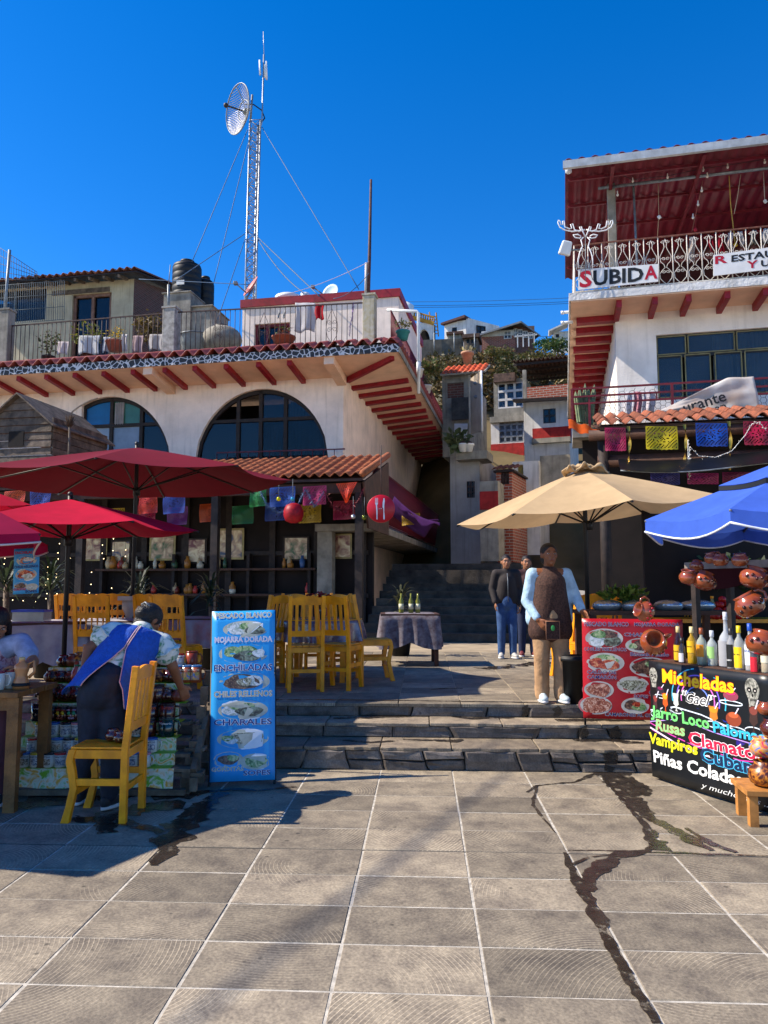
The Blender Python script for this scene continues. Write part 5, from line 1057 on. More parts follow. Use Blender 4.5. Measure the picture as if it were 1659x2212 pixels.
# dry scrub that covers the bank: one mass
rn = random.Random(21); mbs = [MB() for _ in range(4)]
for i in range(5200):
    d = rn.uniform(37, 52); l = rn.uniform(1.5, 17) * d / 45
    p = CR * l + CD * d; z = hz_(p.x, p.y); 
    cl = noise.noise(Vector((p.x * .55, p.y * .55, 2))); hgt = (.35 + .9 * max(0, cl + .3)) * (1 if d < 46 else .45)
    k = 0 if cl > .12 else (1 if rn.random() < .55 else (2 if rn.random() < .7 else 3))
    if d > 48 and rn.random() < .5: k = 2
    for j in range(5):
        a = rn.random() * 6.28; c = Vector((p.x + rn.gauss(0, .3), p.y + rn.gauss(0, .3), z - .1 + rn.random() * hgt)); l_ = Vector((math.cos(a), math.sin(a), rn.uniform(-.2, 1.0))).normalized() * rn.uniform(.2, .5); s_ = l_.cross(Vector((rn.gauss(0, 1), rn.gauss(0, 1), rn.gauss(0, 1)))).normalized() * .06
        mbs[k].add([c, c + l_ * .5 + s_, c + l_, c + l_ * .5 - s_], [(0, 1, 2, 3)], False)
for k, col in enumerate(('#46421f', '#4e3c24', '#8a7040', '#332f1a')): mbs[k].build('hillside_scrub', leafmat(col, .2), kind='stuff')
for k, (u, v, d, rr, cols, lab) in enumerate(((1105, 790, 40, 1.2, ['#454a22', '#5a5430', '#3a4020'], 'large dark scrub bush overhanging the bank above the tin canopy'), (1000, 788, 39, .9, ['#5c4a2e', '#6a5a36'], 'brown dry bush above the orange tiled house'), (1160, 770, 43, 1.0, ['#5a5a2c', '#6e6034'], 'olive bush on the bank below the glazed hill house'), (1075, 760, 45, 1.0, ['#5c602c', '#73663a'], 'yellow green bush on the bank below the white hill house'), (1205, 742, 47, 1.0, ['#3f5a2c', '#5c6a34'], 'green bush at the top of the bank near the balcony building'), (930, 790, 38, .8, ['#55602e', '#7a6a3e'], 'pale green bush beside the alley wall'), (1140, 798, 39, .9, ['#3a3c1e', '#4e4a2a'], 'dark bush in shade right above the canopy'), (1180, 735, 50, .8, ['#2f5228', '#4a6a34'], 'bright green shrub beside the glazed hill house'))):
    o = at(u, v + 20, d); bush('bank_bush', lab, 'bush', o, rr, rr, rr * .45, 800, .2, cols, 6, seed=40 + k, droop=.2, group='bushes on the dry bank')
def winparts(t, x0, x1, z0, z1, y, cols=2, rows=2, fm=None, pm=None, name='window', bars=0):
    w_ = thing(name, None, None); w_.parent = t; fm = fm or m_sash; mb = MB(); e = (x1 - x0) * .035 + .01
    for i in range(cols + 1): x = x0 + (x1 - x0) * i / cols; mb.bb(x - e, x + e, y - .05, y + .02, z0, z1)
    for j in range(rows + 1): z = z0 + (z1 - z0) * j / rows; mb.bb(x0 - e, x1 + e, y - .055, y + .025, z - e, z + e)
    mb.build('frame', fm, w_); MB().bb(x0, x1, y, y + .015, z0, z1).build('pane', pm or m_glass, w_)
    for i in range(bars): x = x0 + (x1 - x0) * (i + .5) / bars; MB().tube([(x, y - .08, z0), (x, y - .08, z1)], .012, 5).build('bar', m_iron, w_)
    return w_
class HB:                                       # a house drawn from pixels on one facade plane
    def __init__(s, name, label, u, v, d, deg, cat='house'):
        p = at(u, v, d); s.f = Frame((p.x, p.y), deg); s.z = p.z; s.t = thing(name, label, cat, (p.x, p.y, p.z), -s.f.r)
    def q(s, u, v, b=0.0): a, z = s.f.px(u, v, b); return a, z - s.z
    def wall(s, u0, v0, u1, v1, m_, ops=(), depth=3.0, b=0.0, name='wall', extra=0.0, th=.2):
        a0, z1 = s.q(u0, v0, b); a1, z0 = s.q(u1, v1, b); O = []
        for (p0, r0, p1, r1) in ops: A0, Z1 = s.q(p0, r0, b); A1, Z0 = s.q(p1, r1, b); O.append(rectop(A0, A1, Z0, Z1))
        mb = MB(); wall_open(mb, a0, a1, z0 - extra, z1, O, b, th); mb.add([(a1, b, z0 - extra), (a1, b + depth, z0 - extra), (a1, b + depth, z1), (a1, b, z1)], [(0, 1, 2, 3)], False); mb.add([(a0, b + depth, z0 - extra), (a0, b, z0 - extra), (a0, b, z1), (a0, b + depth, z1)], [(0, 1, 2, 3)], False); mb.add([(a0, b, z1), (a1, b, z1), (a1, b + depth, z1), (a0, b + depth, z1)], [(0, 1, 2, 3)], False)
        mb.build(name, m_, s.t)
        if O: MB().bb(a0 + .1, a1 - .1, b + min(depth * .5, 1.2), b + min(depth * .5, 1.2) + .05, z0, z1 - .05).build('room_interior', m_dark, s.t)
        return a0, a1, z0, z1
    def win(s, u0, v0, u1, v1, b=.08, **k): a0, z1 = s.q(u0, v0, b); a1, z0 = s.q(u1, v1, b); return winparts(s.t, a0, a1, z0, z1, b, **k)
    def panel(s, u0, v0, u1, v1, b0, b1, name, m_): a0, z1 = s.q(u0, v0, b0); a1, z0 = s.q(u1, v1, b0); return MB().bb(a0, a1, b0, b1, z0, z1).build(name, m_, s.t)
m_cement = mat('bare_cement', '#8e897c', .95, .2, 2.5, bump=.3, streak=.5); m_redband = mat('red_dado', '#a02420', .85, .2, 4, streak=.3)
m_pale = mat('pale_wall', '#cfccc6', .9, .12, 1.4, bump=.3, streak=.5); m_yel = mat('yellow_trim', '#b8862c', .8, .15, 4)
# white house on the hill
h = HB('hill_house', 'white hill house with a brown hipped roof and small black windows', 1007, 735, 56, 24)
a0, a1, z0, z1 = h.wall(960, 699, 1007, 735, m_pale, [(976, 708, 987, 719)], 4.5, extra=2.4); h.win(976, 708, 987, 719, .08)
a, z = h.q(1007, 690); mb = MB(); mb.add([(a, 0, -1), (a + 1.9, 2.2, -1), (a + 1.9, 2.2, z1 - .1), (a, 0, z1 + .2)], [(0, 1, 2, 3)], False); mb.build('side_wall', m_pale, h.t)
w_ = winparts(h.t, -.35, .35, -.35, .35, 0, 2, 2); w_.location = (a + .85, .9, z1 * .55); w_.rotation_euler = (0, 0, math.atan2(2.2, 1.9))
pk_ = h.q(1007, 683); l_ = h.q(955, 700); r_ = h.q(1041, 702, 2.2)
mb = MB(); mb.add([(l_[0], -.3, l_[1]), (pk_[0], -.35, pk_[1]), (r_[0], 2.2, r_[1]), (l_[0] + 1.5, 4.5, l_[1] + .1), (l_[0], -.3, l_[1] - .16), (pk_[0], -.35, pk_[1] - .2), (r_[0], 2.2, r_[1] - .16), (l_[0] + 1.5, 4.5, l_[1])], [(0, 1, 2, 3), (0, 4, 5, 1), (1, 5, 6, 2), (7, 6, 5, 4)], False); mb.build('roof', mat('brown_roof', '#4a2c28', .8, .2, 6), h.t)
# little grey huts below it
h = HB('grey_hut', 'small grey block hut with tin roof beside the white hill house', 985, 735, 53, 10, 'hut'); h.wall(967, 720, 996, 738, m_cement, [], 1.5, extra=1.8); h.panel(964, 717, 1000, 720, -.2, 1.6, 'roof', m_brown)
h = HB('tin_shed', 'low shed with a rusty tin roof under the white hill house', 1015, 742, 52, 10, 'shed'); h.wall(1002, 727, 1032, 748, m_wood, [(1008, 733, 1014, 741), (1018, 733, 1025, 741)], 1.5, extra=1.8); h.win(1008, 733, 1014, 741); h.win(1018, 733, 1025, 741); h.panel(998, 722, 1036, 727, -.25, 1.7, 'roof', mat('rust_tin', '#5a4438', .8, .3, 8))
# yellow trimmed house with arches
h = HB('arched_house', 'cream house with yellow balustrade and two round arches on the hill', 905, 740, 50, 8)
a0, z1 = h.q(868, 700); a1, z0 = h.q(938, 735); c_ = [h.q(889, 735)[0], h.q(916, 735)[0]]; zt_ = h.q(905, 712)[1]
def ar(c, r): return (c - r, c + r, lambda a: z0 - .2, lambda a: z0 - .2 + (zt_ - z0 + .2) * math.sqrt(max(0, 1 - ((a - c) / r) ** 2)))
mb = MB(); wall_open(mb, a0, a1, z0 - .6, z1, [ar(c_[0], .42), ar(c_[1], .42)]); mb.build('wall', m_pale, h.t); MB().bb(a0, a1, .6, .7, z0 - .6, z1).build('room_interior', m_dark, h.t)
MB().add([(a0, -.1, z1 + .55), (a1, -.1, z1 - .25), (a1, .15, z1 - .25), (a0, .15, z1 + .55), (a0, -.1, z1 + .8), (a1, -.1, z1 + .0), (a1, .15, z1), (a0, .15, z1 + .8)], [(3, 2, 1, 0), (4, 5, 6, 7), (0, 1, 5, 4)], False).build('cornice', m_yel, h.t)
for i in range(16): x = a0 + (a1 - a0) * i / 15; z = z1 + .8 - .8 * i / 15; MB().tube([(x, .02, z), (x, .02, z + .3)], .05, 6).build('baluster', m_yel, h.t)
MB().beam((a0, .02, z1 + 1.12), (a1, .02, z1 + .32), .12, .08).build('handrail', m_yel, h.t)
p = at(878, 683, 50); t = thing('roof_tank', 'white water tank on top of the arched hill house', 'tank', p); MB().lathe([(.5, 0), (.52, .1), (.52, .7), (.3, .85), (.001, .9)], 18).build('body', mat('white_plastic', ''), t); MB().lathe([(.2, .8), (.2, .95), (.001, .96)], 12).build('lid', mat('white_plastic', ''), t)
p = at(940, 726, 52); t = thing('wooden_ladder', 'wooden ladder leaning between the arched house and white house', 'ladder', p, .3); 
for x in (-.25, .25): MB().beam((x, 0, 0), (x, .5, 1.9), .07, .07).build('rail', m_yel, t)
for i in range(6): MB().beam((-.25, .08 * i + .05, .28 * i + .2), (.25, .08 * i + .05, .28 * i + .2), .05, .05).build('rung', m_yel, t)
# glazed house
h = HB('glazed_house', 'hill house with glazed veranda, brick base and grey low roof', 1118, 745, 54, 6)
h.wall(1040, 722, 1113, 742, m_brick, [], 5, extra=2.4); h.panel(1040, 716, 1113, 724, -.02, .1, 'white_band', m_pale)
for (u0, v0, u1, v1) in ((1089, 716, 1104, 731), (1110, 711, 1117, 728), (1119, 713, 1128, 728), (1130, 716, 1139, 729), (1141, 719, 1150, 731)): h.win(u0, v0, u1, v1, b=-.03, fm=m_pale, pm=m_rglass)
h.wall(1108, 706, 1155, 734, m_brickd, [], 4, b=.02, extra=2.4)
A = h.q(1033, 727); B = h.q(1125, 701); Cq = h.q(1168, 722); mb = MB(); mb.add([(A[0], -.5, A[1]), (B[0], -.8, B[1]), (Cq[0], .2, Cq[1]), (Cq[0] - 1, 4, Cq[1] + .3), (A[0] + .5, 4, A[1] + .3)] + [(A[0], -.5, A[1] - .12), (B[0], -.8, B[1] - .14), (Cq[0], .2, Cq[1] - .12)], [(0, 1, 2, 3, 4), (0, 5, 6, 1), (1, 6, 7, 2)], False); mb.build('roof', mat('grey_roof', '#777a7c', .6, .15, 4), h.t)
for k in range(4): a, z = h.q(1118 + 12 * k, 733 - 1 * k, -1.0); MB().bb(a - .04, a + .04, -1.04, -.96, z - .6, z + .35).build('veranda_post', m_pale, h.t)
a, z = h.q(1112, 733, -1.0); b_, zz_ = h.q(1160, 727, -1.0); MB().beam((a, -1, z + .2), (b_, -1, zz_ + .15), .08, .1).build('veranda_rail', m_pale, h.t)
h = HB('pale_house', 'pale roof of a house half hidden at the hill top beside the balcony building', 1215, 728, 56, 8); h.wall(1195, 717, 1232, 735, m_pale, [(1200, 722, 1208, 729)], 3, extra=1); h.win(1200, 722, 1208, 729); A = h.q(1185, 722); B = h.q(1226, 703); MB().beam((A[0], -.2, A[1]), (B[0], -.2, B[1]), 1.2, .12).build('roof', m_pale, h.t)
# boundary wall with posts on the bank
h = HB('boundary_wall', 'dark stone boundary wall with slim posts along the top of the bank', 950, 750, 49, 4, 'wall'); h.wall(895, 735, 1000, 758, mat('dark_stone', '#5e5a52', .95, .3, 1.2, bump=.8, bscale=6), [], .5, extra=1.2)
for u in (938, 981, 1025): a, z = h.q(u, 720); MB().tube([(a, -.1, -.6), (a, -.1, z)], .04, 6).build('post', m_steel, h.t)
# ---- houses in the alley
# grey plaster wall at the foot
h = HB('grey_wall_house', 'plain grey plastered house wall at the foot of the alley', 1005, 1110, 24, 16, 'house'); h.wall(972, 985, 1037, 1110, mat('grey_plaster', '#a19d98', .9, .12, 1.2, bump=.3, streak=.4), [(1008, 1040, 1026, 1075)], 4, extra=2.2); h.win(1008, 1040, 1026, 1075, .1, cols=2, rows=3, fm=m_iron, bars=4); h.panel(985, 976, 1052, 990, -.5, .5, 'ledge', m_cement)
bush('agave_plant', 'spiky agave on the ledge of the grey house', 'plant', at(989, 975, 23.6), .35, .3, .3, 160, .3, ['#4a5a34', '#66704a'], seed=70); 
for k, (u, lab) in enumerate(((1000, 'white pot on the ledge of the grey house'), (1013, 'second white pot next to it on the ledge of the grey house'))): t = thing('flower_pot', lab, 'pot', at(u, 976, 23.4)); MB().lathe([(.1, 0), (.15, .2), (.17, .2), (.17, .25), (.12, .25), (.11, .2)], 14).build('body', mat('white_plastic', ''), t); MB().ell((0, 0, .26), (.12, .12, .08), 10, 6).build('soil', m_brown, t)
# concrete house with orange roof
h = HB('orange_roof_house', 'bare concrete house with a small orange tiled roof in the alley', 1000, 985, 27, 14)
h.wall(955, 812, 1014, 985, m_cement, [(966, 828, 1002, 858)], 4); h.panel(966, 828, 1002, 858, .05, .12, 'brick_infill', m_brickd)
A = [h.q(952, 812, -.2), h.q(1049, 806, -.2)]; zt_ = h.q(960, 797, 1.0)
rf = thing('roof', None, None); rf.parent = h.t; a0, z0 = A[0]; a1 = A[1][0]; LR_ = 1.1; th_ = math.atan2(.5, 1.0)
tmO = tile_wave(.2, .42, .0, h=.3, n=6).mesh('roof_tile', mat('bright_tile', '#c8542c', .8, .15, 9, objvar=.18))
for r in range(3):
    for i in range(int((a1 - a0) / .2)): inst(tmO, 'roof_tile', rf, (a0 + .1 + .2 * i, -.3 + .36 * r, z0 + .02 + .19 * r), (th_, 0, 0))
MB().add([(a0, -.3, z0), (a1, -.3, z0), (a1, .9, z0 + .56), (a0, .9, z0 + .56)], [(0, 1, 2, 3)], False).build('roof_deck', m_cement, rf, thick=.06)
a0, z1 = h.q(1013, 812, -.6); a1, z0 = h.q(1047, 937, -.6)
MB().add([(a0, -.2, z0 + .1), (a1, -1.1, z0), (a1, -1.1, z1), (a0, -.2, z1)], [(0, 1, 2, 3)], False).build('balcony_side', mat('beige_soffit', '#b0a28e', .9, .1, 2), h.t, thick=.05)
MB().tube([(a1, -1.14, z1), (a1, -1.14, z0), (a0 + .5, -1.0, z0 - .02)], .035, 7).build('white_pipe', mat('white_plastic', ''), h.t)
for f in (.62, .85): MB().ell(((a0 + a1) / 2, -.72, z0 + (z1 - z0) * f), (.1, .04, .06), 12, 6).build('lamp', m_steel, h.t)
h.panel(975, 860, 1012, 905, -.3, -.22, 'tin_panel', mat('dark_tin', '#3e3e3c', .7, .3, 5)); hang('white lace cloth drying on the concrete alley house', 980, 1009, 915, 966, -.4, '#c4c8cc', h.f, group=None)
t = thing('clay_planter', 'terracotta planter with dry grass on the orange roofed house', 'planter', at(1010, 788, 28)); MB().lathe([(.13, 0), (.22, .4), (.25, .4), (.25, .48), (.2, .48), (.18, .4)], 18).build('pot', mat('terracotta', '#b8896a', .8, .12), t)
mb = MB(); 
for i in range(40): a = random.random() * 6.28; mb.tube([(.08 * math.cos(a), .08 * math.sin(a), .4), (.2 * math.cos(a), .2 * math.sin(a), .62 + .1 * random.random())], .006, 4)
mb.build('dry_grass', mat('dry_grass', '#a89a6a', .9), t)
# house with purple curtains and tin canopy
h = HB('purple_curtain_house', 'cement house with a purple curtained window and white grid window below', 1100, 985, 33, 16)
a0, a1, z0, z1 = h.wall(1066, 822, 1138, 903, m_cement, [(1075, 829, 1131, 879)], 4); w_ = h.win(1075, 829, 1131, 879, .06, cols=3, rows=3, fm=m_pale, pm=m_rglass)
x0, zA = h.q(1079, 832, .3); x1, zB_ = h.q(1128, 878, .3); curtain('curtain', w_, x0, x1, zB_, zA, .35, '#7a5a90', 9, .06)
h.wall(1060, 903, 1132, 962, m_pale, [(1078, 906, 1131, 954)], 4, b=.02); h.win(1078, 906, 1131, 954, .12, cols=4, rows=4, fm=m_steel, pm=mat('dusty_glass', '#4a4e52', .3, .2, 3)); h.panel(1058, 901, 1134, 908, -.15, .1, 'ledge', m_cement); h.panel(1060, 960, 1132, 983, -.03, 1.0, 'red_band', m_redband); h.wall(1060, 983, 1132, 1060, m_pale, [], 4, b=.04)
# tin canopy in front
A = h.q(1108, 780, -1.2); B = h.q(1240, 776, -1.2); Cc = h.q(1100, 760, 2.0); can = thing('canopy', None, None); can.parent = h.t
mb = MB(); zf = A[1]; zk = zf + .1; n = 90; mb.grid(lambda u, v: (A[0] + (B[0] - A[0]) * u, -1.2 + 3.4 * v, zf + (zk - zf) * v + .05 * math.sin(u * 90)), n, 2, False); mb.build('tin_sheet', mat('rust_tin', ''), can, thick=.015)
h.wall(1066, 808, 1112, 822, mat('rust_tin', ''), [], 2.5, b=-.4, name='tin_fascia')
for k in range(4): MB().beam((A[0], -1.0 + k * 1.0, zf + (zk - zf) * (.06 + .29 * k) - .12), (B[0], -1.0 + k * 1.0, zf + (zk - zf) * (.06 + .29 * k) - .12), .08, .1).build('purlin', m_dwood, can)
p0 = h.q(1134, 860, -1.0); p1 = h.q(1134, 800, -1.0); MB().bb(p0[0] - .08, p0[0] + .08, -1.08, -.92, p0[1] - .6, p1[1]).build('post', m_cement, can)
# brick and white house with the small blue curtained window
h = HB('brick_top_house', 'whitewashed alley house with brick parapet, red dado and blue curtained window', 1170, 985, 29, 18)
h.wall(1138, 837, 1232, 862, m_brick, [], 3, b=.02); a0, a1, z0, z1 = h.wall(1131, 870, 1232, 1050, m_pale, [(1173, 884, 1201, 913)], 3); w_ = h.win(1173, 884, 1201, 913, .08, cols=2, rows=2)
x0, zA = h.q(1176, 885, .2); x1, zB_ = h.q(1190, 912, .2); curtain('curtain', w_, x0, x1, zB_, zA, .2, '#86aac4', 4, .03, narrow=.5)
A = h.q(1108, 866, -.5); B = h.q(1235, 860, -.5); MB().add([(A[0], -.55, A[1]), (B[0], -.55, B[1]), (B[0], .3, B[1] + .15), (A[0], .3, A[1] + .15)], [(0, 1, 2, 3)], False).build('eave', m_dwood, h.t, thick=.12); h.panel(1150, 926, 1232, 946, -.02, .4, 'red_dado', m_redband)
h.panel(1148, 948, 1232, 953, -.2, .2, 'ledge', m_cement)
# brick hut with barred window, yellow door
h = HB('brick_hut', 'small orange brick hut with a barred window above the beige parasol', 1090, 1070, 23, 20, 'hut')
h.wall(1071, 1014, 1107, 1100, m_brick, [(1082, 1016, 1100, 1046)], 2.0, extra=1.6); h.win(1082, 1016, 1100, 1046, .1, cols=3, rows=2, fm=m_iron, bars=6); a0, z = h.q(1068, 1014, -.2); a1, _ = h.q(1110, 1010, -.2)
rf = thing('roof', None, None); rf.parent = h.t
tmD = tile_wave(.18, .5, .12, h=.35, n=6).mesh('roof_tile', m_btile)
for r in range(2):
    for i in range(int((a1 - a0) / .18) + 1): inst(tmD, 'roof_tile', rf, (a0 + .18 * i, -.2 + .4 * r, z + .1 * r), (0, 0, random.uniform(-.05, .05)))
MB().bb(a0 - .05, a1, -.15, 1.8, z - .08, z - .02).build('roof_deck', m_dwood, rf)
h = HB('yellow_door_house', 'whitewashed wall with a yellow panelled door behind the brick hut', 1140, 1070, 25, 18); h.wall(1107, 998, 1166, 1100, m_pale, [(1118, 1004, 1131, 1046)], 2.0, extra=1.5); a0, z1 = h.q(1119, 1005, .1); a1, z0 = h.q(1130, 1046, .1)
MB().bb(a0, a1, .1, .14, z0, z1).build('door', mat('yellow_door', '#8a7020', .5, .15), h.t); h.panel(1166, 985, 1232, 1060, .3, .5, 'grey_wall', m_cement)
h = HB('white_gatehouse', 'low white wall with red base left of the brick hut', 1055, 1085, 22, 16, 'wall'); h.wall(1036, 1040, 1076, 1100, m_cement, [], 1.0, extra=1.5); h.panel(1036, 1062, 1076, 1100, -.03, .02, 'red_base', m_redband)
# ================================================================== PARASOLS
def parasol(label, c, zr, za, Rr, n, col, rot0=0.0, tilt=(0, 0), val=.0, pole_z=0.0, polecol=None, sag=.05, vent=False, thin=.35, edge=None, var=.06, group=None):
    t = thing('parasol', label, 'parasol', (c[0], c[1], pole_z), 0, group); H = za - pole_z; hr = zr - pole_z
    T = Matrix.Rotation(tilt[0], 3, 'X') @ Matrix.Rotation(tilt[1], 3, 'Y'); piv = Vector((0, 0, H - .2)); X = lambda v: T @ (Vector(v) - piv) + piv
    mcan = cloth('canopy_' + col, col, thin, var); mb = MB()
    K = [Vector((Rr * math.cos(rot0 + 2 * math.pi * i / n), Rr * math.sin(rot0 + 2 * math.pi * i / n), 0)) for i in range(n)]
    def surf(i, s_, r):            # s_ across the panel, r from apex to rim
        p = K[i].lerp(K[(i + 1) % n], s_); ed = p * (1 - .05 * 4 * s_ * (1 - s_)) * r
        z = H + (hr - H) * (r ** 1.08) - sag * 4 * s_ * (1 - s_) * r * r * .9
        return X((ed.x, ed.y, z))
    r0 = .0
    for i in range(n): mb.grid(lambda u, v: surf(i, u, max(.02, r0 + (1 - r0) * v)), 8, 8)
    can = mb.build('canopy', mcan, t)
    if vent:
        mb = MB()
        for i in range(n): mb.grid(lambda u, v: surf(i, u, .02 + .5 * v) + Vector((0, 0, .045 + .02 * (1 - v))), 6, 4)
        mb.build('vent_cap', mcan, can); mb = MB()
        for i in range(n): mb.grid(lambda u, v: surf(i, u, .52) + Vector((0, 0, .04 - .035 * v)), 4, 1)
        mb.build('vent_edge', m_black, can)
    if val:
        mb = MB()
        for i in range(n): mb.grid(lambda u, v: surf(i, u, 1.0) + Vector((0, 0, -val * v * (.72 + .28 * abs(math.sin(u * math.pi * 1.0))))) + X(K[i].lerp(K[(i + 1) % n], u) * .02) * 0, 10, 2)
        mb.build('valance', mcan, can)
        if edge:
            mb = MB()
            for i in range(n): mb.tube([surf(i, u / 10, 1.002) + Vector((0, 0, -val * (.72 + .28 * abs(math.sin(u / 10 * math.pi))))) for u in range(11)], .008, 5)
            mb.build('piping', mat('piping_' + edge, edge, .6), can)
    pm = mat('pole_' + (polecol or '#1c1a1a'), polecol or '#1c1a1a', .5, .15)
    for i in range(n): MB().tube([X((0, 0, H - .03)), surf(i, 0, .5) - Vector((0, 0, .02)), surf(i, 0, 1) - Vector((0, 0, .015))], .011, 5).build('rib', pm, t)
    for i in range(n): MB().tube([X((0, 0, hr - .12)), surf(i, 0, .5) - Vector((0, 0, .02))], .009, 5).build('strut', pm, t)
    MB().tube([(0, 0, 0), (0, 0, H - .2), X((0, 0, H + .04))], .024, 10).build('pole', pm, t); MB().tube([X((0, 0, hr - .18)), X((0, 0, hr - .08))], .042, 10).build('runner', pm, t)
    MB().lathe([(.2, 0), (.2, .04), (.05, .07), (.04, .2), (.001, .2)], 20).build('base', m_conc, t); MB().ell(X((0, 0, H + .05)), .03, 8, 6).build('finial', pm, t)
    return t
def cxy(u, d): p = at(u, 1268, d); return (p.x, p.y)
parasol('large dark red parasol seen from below over the restaurant tables', cxy(287, 9.2), 2.84, 3.25, 1.88, 8, '#66041a', R(9), (R(1), R(-1)), pole_z=Z3, thin=.03)
parasol('bright red parasol with black pole behind the mug stall', cxy(144, 7.6), 2.14, 2.43, 1.27, 6, '#c01036', R(20), pole_z=Z3, thin=.22)
parasol('wine red parasol with a short valance at the edge over the clay mug table', cxy(829.5 - 4.35 / 5.9 * F, 5.9), 1.95, 2.75, 1.78, 6, '#a01440', R(-5), val=.09, edge='#c8b8b0', thin=.2)
parasol('red parasol between the wine red and the bright red ones', cxy(-215, 7.4), 2.36, 2.75, 1.2, 8, '#c01434', R(6), pole_z=Z3, thin=.25)
bg_ = parasol('large beige parasol standing above the steps', cxy(1268, 8.05), 2.33, 2.80, 1.4, 8, '#bfa37c', R(4), (R(1), R(-5)), pole_z=Z3, thin=.2, var=.05)
p = at(1262, 1010, 7.95); t = thing('folded_cloth', 'crumpled beige cloth bundle on top of the beige parasol', 'cloth', p - Vector((0, 0, .02)))
mb = MB(); mb.grid(lambda u, v: ((u - .5) * .42 + .03 * math.sin(v * 9), (v - .5) * .25, .025 * math.sin(u * 17 + v * 5) + .05 * noise.noise(Vector((u * 8, v * 6, 0))) + -.03 + .05 * math.sin(u * math.pi)), 30, 10); mb.build('fabric', cloth('canopy_#bfa37c', '#bfa37c'), t, thick=.012); MB().tube([(-.16 + .03 * i, -.05, .02 + .015 * math.sin(i * 2)) for i in range(11)], .018, 6).build('rolled_edge', cloth('canopy_#bfa37c', ''), t)
parasol('blue parasol with white piping over the drinks bar', cxy(1742, 5.9), 2.08, 2.52, 1.2, 8, '#4466c4', R(-2), val=.13, edge='#d8dce4', vent=True, thin=.22, polecol='#6a6a70')
# ================================================================== YELLOW CHAIRS
m_yel2 = mat('yellow_paint', '#fb9a04', .42, .14, 7, bump=.12, bscale=30, coat=.1, streak=.5, objvar=.1)
def chair(label, loc, rz, group='yellow wooden chairs', style='slat', W=.40, D=.38, SH=.475, BH=1.02, lean=.10):
    t = thing('yellow_chair', label, 'chair', loc, rz, group); x, y = W / 2 - .025, D / 2 - .025
    for sx_ in (-1, 1):
        mb = MB()        # front legs: S curved
        prof = [(0.045, 0.0), (0.02, .10), (-.005, .22), (.012, .33), (.028, .40), (.01, SH)]
        vs = []; fs = []
        for k, (dy, z) in enumerate(prof):
            wd = .024 if k else .028
            for (ax_, ay) in ((-1, -1), (1, -1), (1, 1), (-1, 1)): vs.append((sx_ * x + ax_ * .021, y + dy + ay * wd, z))
        for k in range(len(prof) - 1):
            for j in range(4): fs.append((k * 4 + j, k * 4 + (j + 1) % 4, k * 4 + 4 + (j + 1) % 4, k * 4 + 4 + j))
        fs += [(3, 2, 1, 0), tuple(range(len(vs) - 4, len(vs)))]
        mb.add(vs, fs, False).build('leg', m_yel2, t, bevel=.004)
        MB().beam((sx_ * x, -y, 0), (sx_ * x, -y, SH), .042, .046, (0, 1, 0)).beam((sx_ * x, -y, SH - .01), (sx_ * x, -y - lean, BH), .040, .044, (0, 1, 0)).build('leg', m_yel2, t, bevel=.004)
        MB().bb(sx_ * x - .012, sx_ * x + .012, -y, y, .24, .285).build('stretcher', m_yel2, t, bevel=.003)
        MB().bb(sx_ * x - .013, sx_ * x + .013, -y, y, SH - .06, SH - .004).build('seat_rail', m_yel2, t, bevel=.003)
    for yy, z in ((y, .17), (-y, .20)): MB().bb(-x, x, yy - .011, yy + .011, z, z + .04).build('stretcher', m_yel2, t, bevel=.003)
    for yy in (y, -y): MB().bb(-x, x, yy - .012, yy + .012, SH - .062, SH - .006).build('seat_rail', m_yel2, t, bevel=.003)
    for i in range(5): xx = -x + .035 + (2 * x - .07) * i / 4; MB().bb(xx - .032, xx + .032, -y + .01, y + .03, SH - .002, SH + .014).build('seat_slat', m_yel2, t, bevel=.003)
    by = lambda z: -y - lean * (z - SH) / (BH - SH)
    def rail(z0, z1, wavy, nm):
        mb = MB(); n = 16; P2 = [(-x + 2 * x * i / n, z0) for i in range(n + 1)] + [(x - 2 * x * i / n, z1 + (.03 * math.sin(math.pi * i / n) if wavy == 1 else .014 * abs(math.sin(3 * math.pi * i / n)) if wavy == 2 else 0)) for i in range(n + 1)]
        mb.prism(P2, -.011, .011, lambda a, z, d: (a, by(z) + d, z)).build(nm, m_yel2, t)
    if style == 'slat':
        rail(BH - .10, BH - .035, 1, 'top_rail'); rail(SH + .11, SH + .17, 0, 'back_rail')
        for i in range(4): xx = -x + 2 * x * (i + 1) / 5; MB().beam((xx, by(SH + .15), SH + .15), (xx, by(BH - .08), BH - .08), .032, .014, (0, 1, 0)).build('back_slat', m_yel2, t)
    else:
        rail(BH - .12, BH - .0, 2, 'top_rail'); rail(SH + .30, SH + .36, 0, 'back_rail'); rail(SH + .10, SH + .17, 2, 'back_rail')
        for i in range(5):
            xx = -x + 2 * x * (i + .9) / 5.8; z0, z1 = SH + .35, BH - .11; MB().lathe([(.008, 0), (.012, .02), (.006, .035), (.013, (z1 - z0) * .5), (.006, z1 - z0 - .035), (.012, z1 - z0 - .02), (.008, z1 - z0)], 8, (xx, by((z0 + z1) / 2), z0)).build('spindle', m_yel2, t)
            z0, z1 = SH + .16, SH + .31; MB().lathe([(.007, 0), (.012, .03), (.006, .07), (.012, .12), (.007, z1 - z0)], 8, (xx, by((z0 + z1) / 2), z0)).build('spindle', m_yel2, t)
    return t
q0_, q1_, q2_, q3_ = (onz(u, v) for u, v in ((141, 1778), (264, 1779), (193, 1744), (307, 1745)))
cc = (q0_ + q1_ + q2_ + q3_) / 4
chair('yellow slatted wooden chair with a clay jug on its seat', (cc.x + .02, cc.y, 0), R(90) + YAW - R(2), W=.40, D=.39, lean=.055)
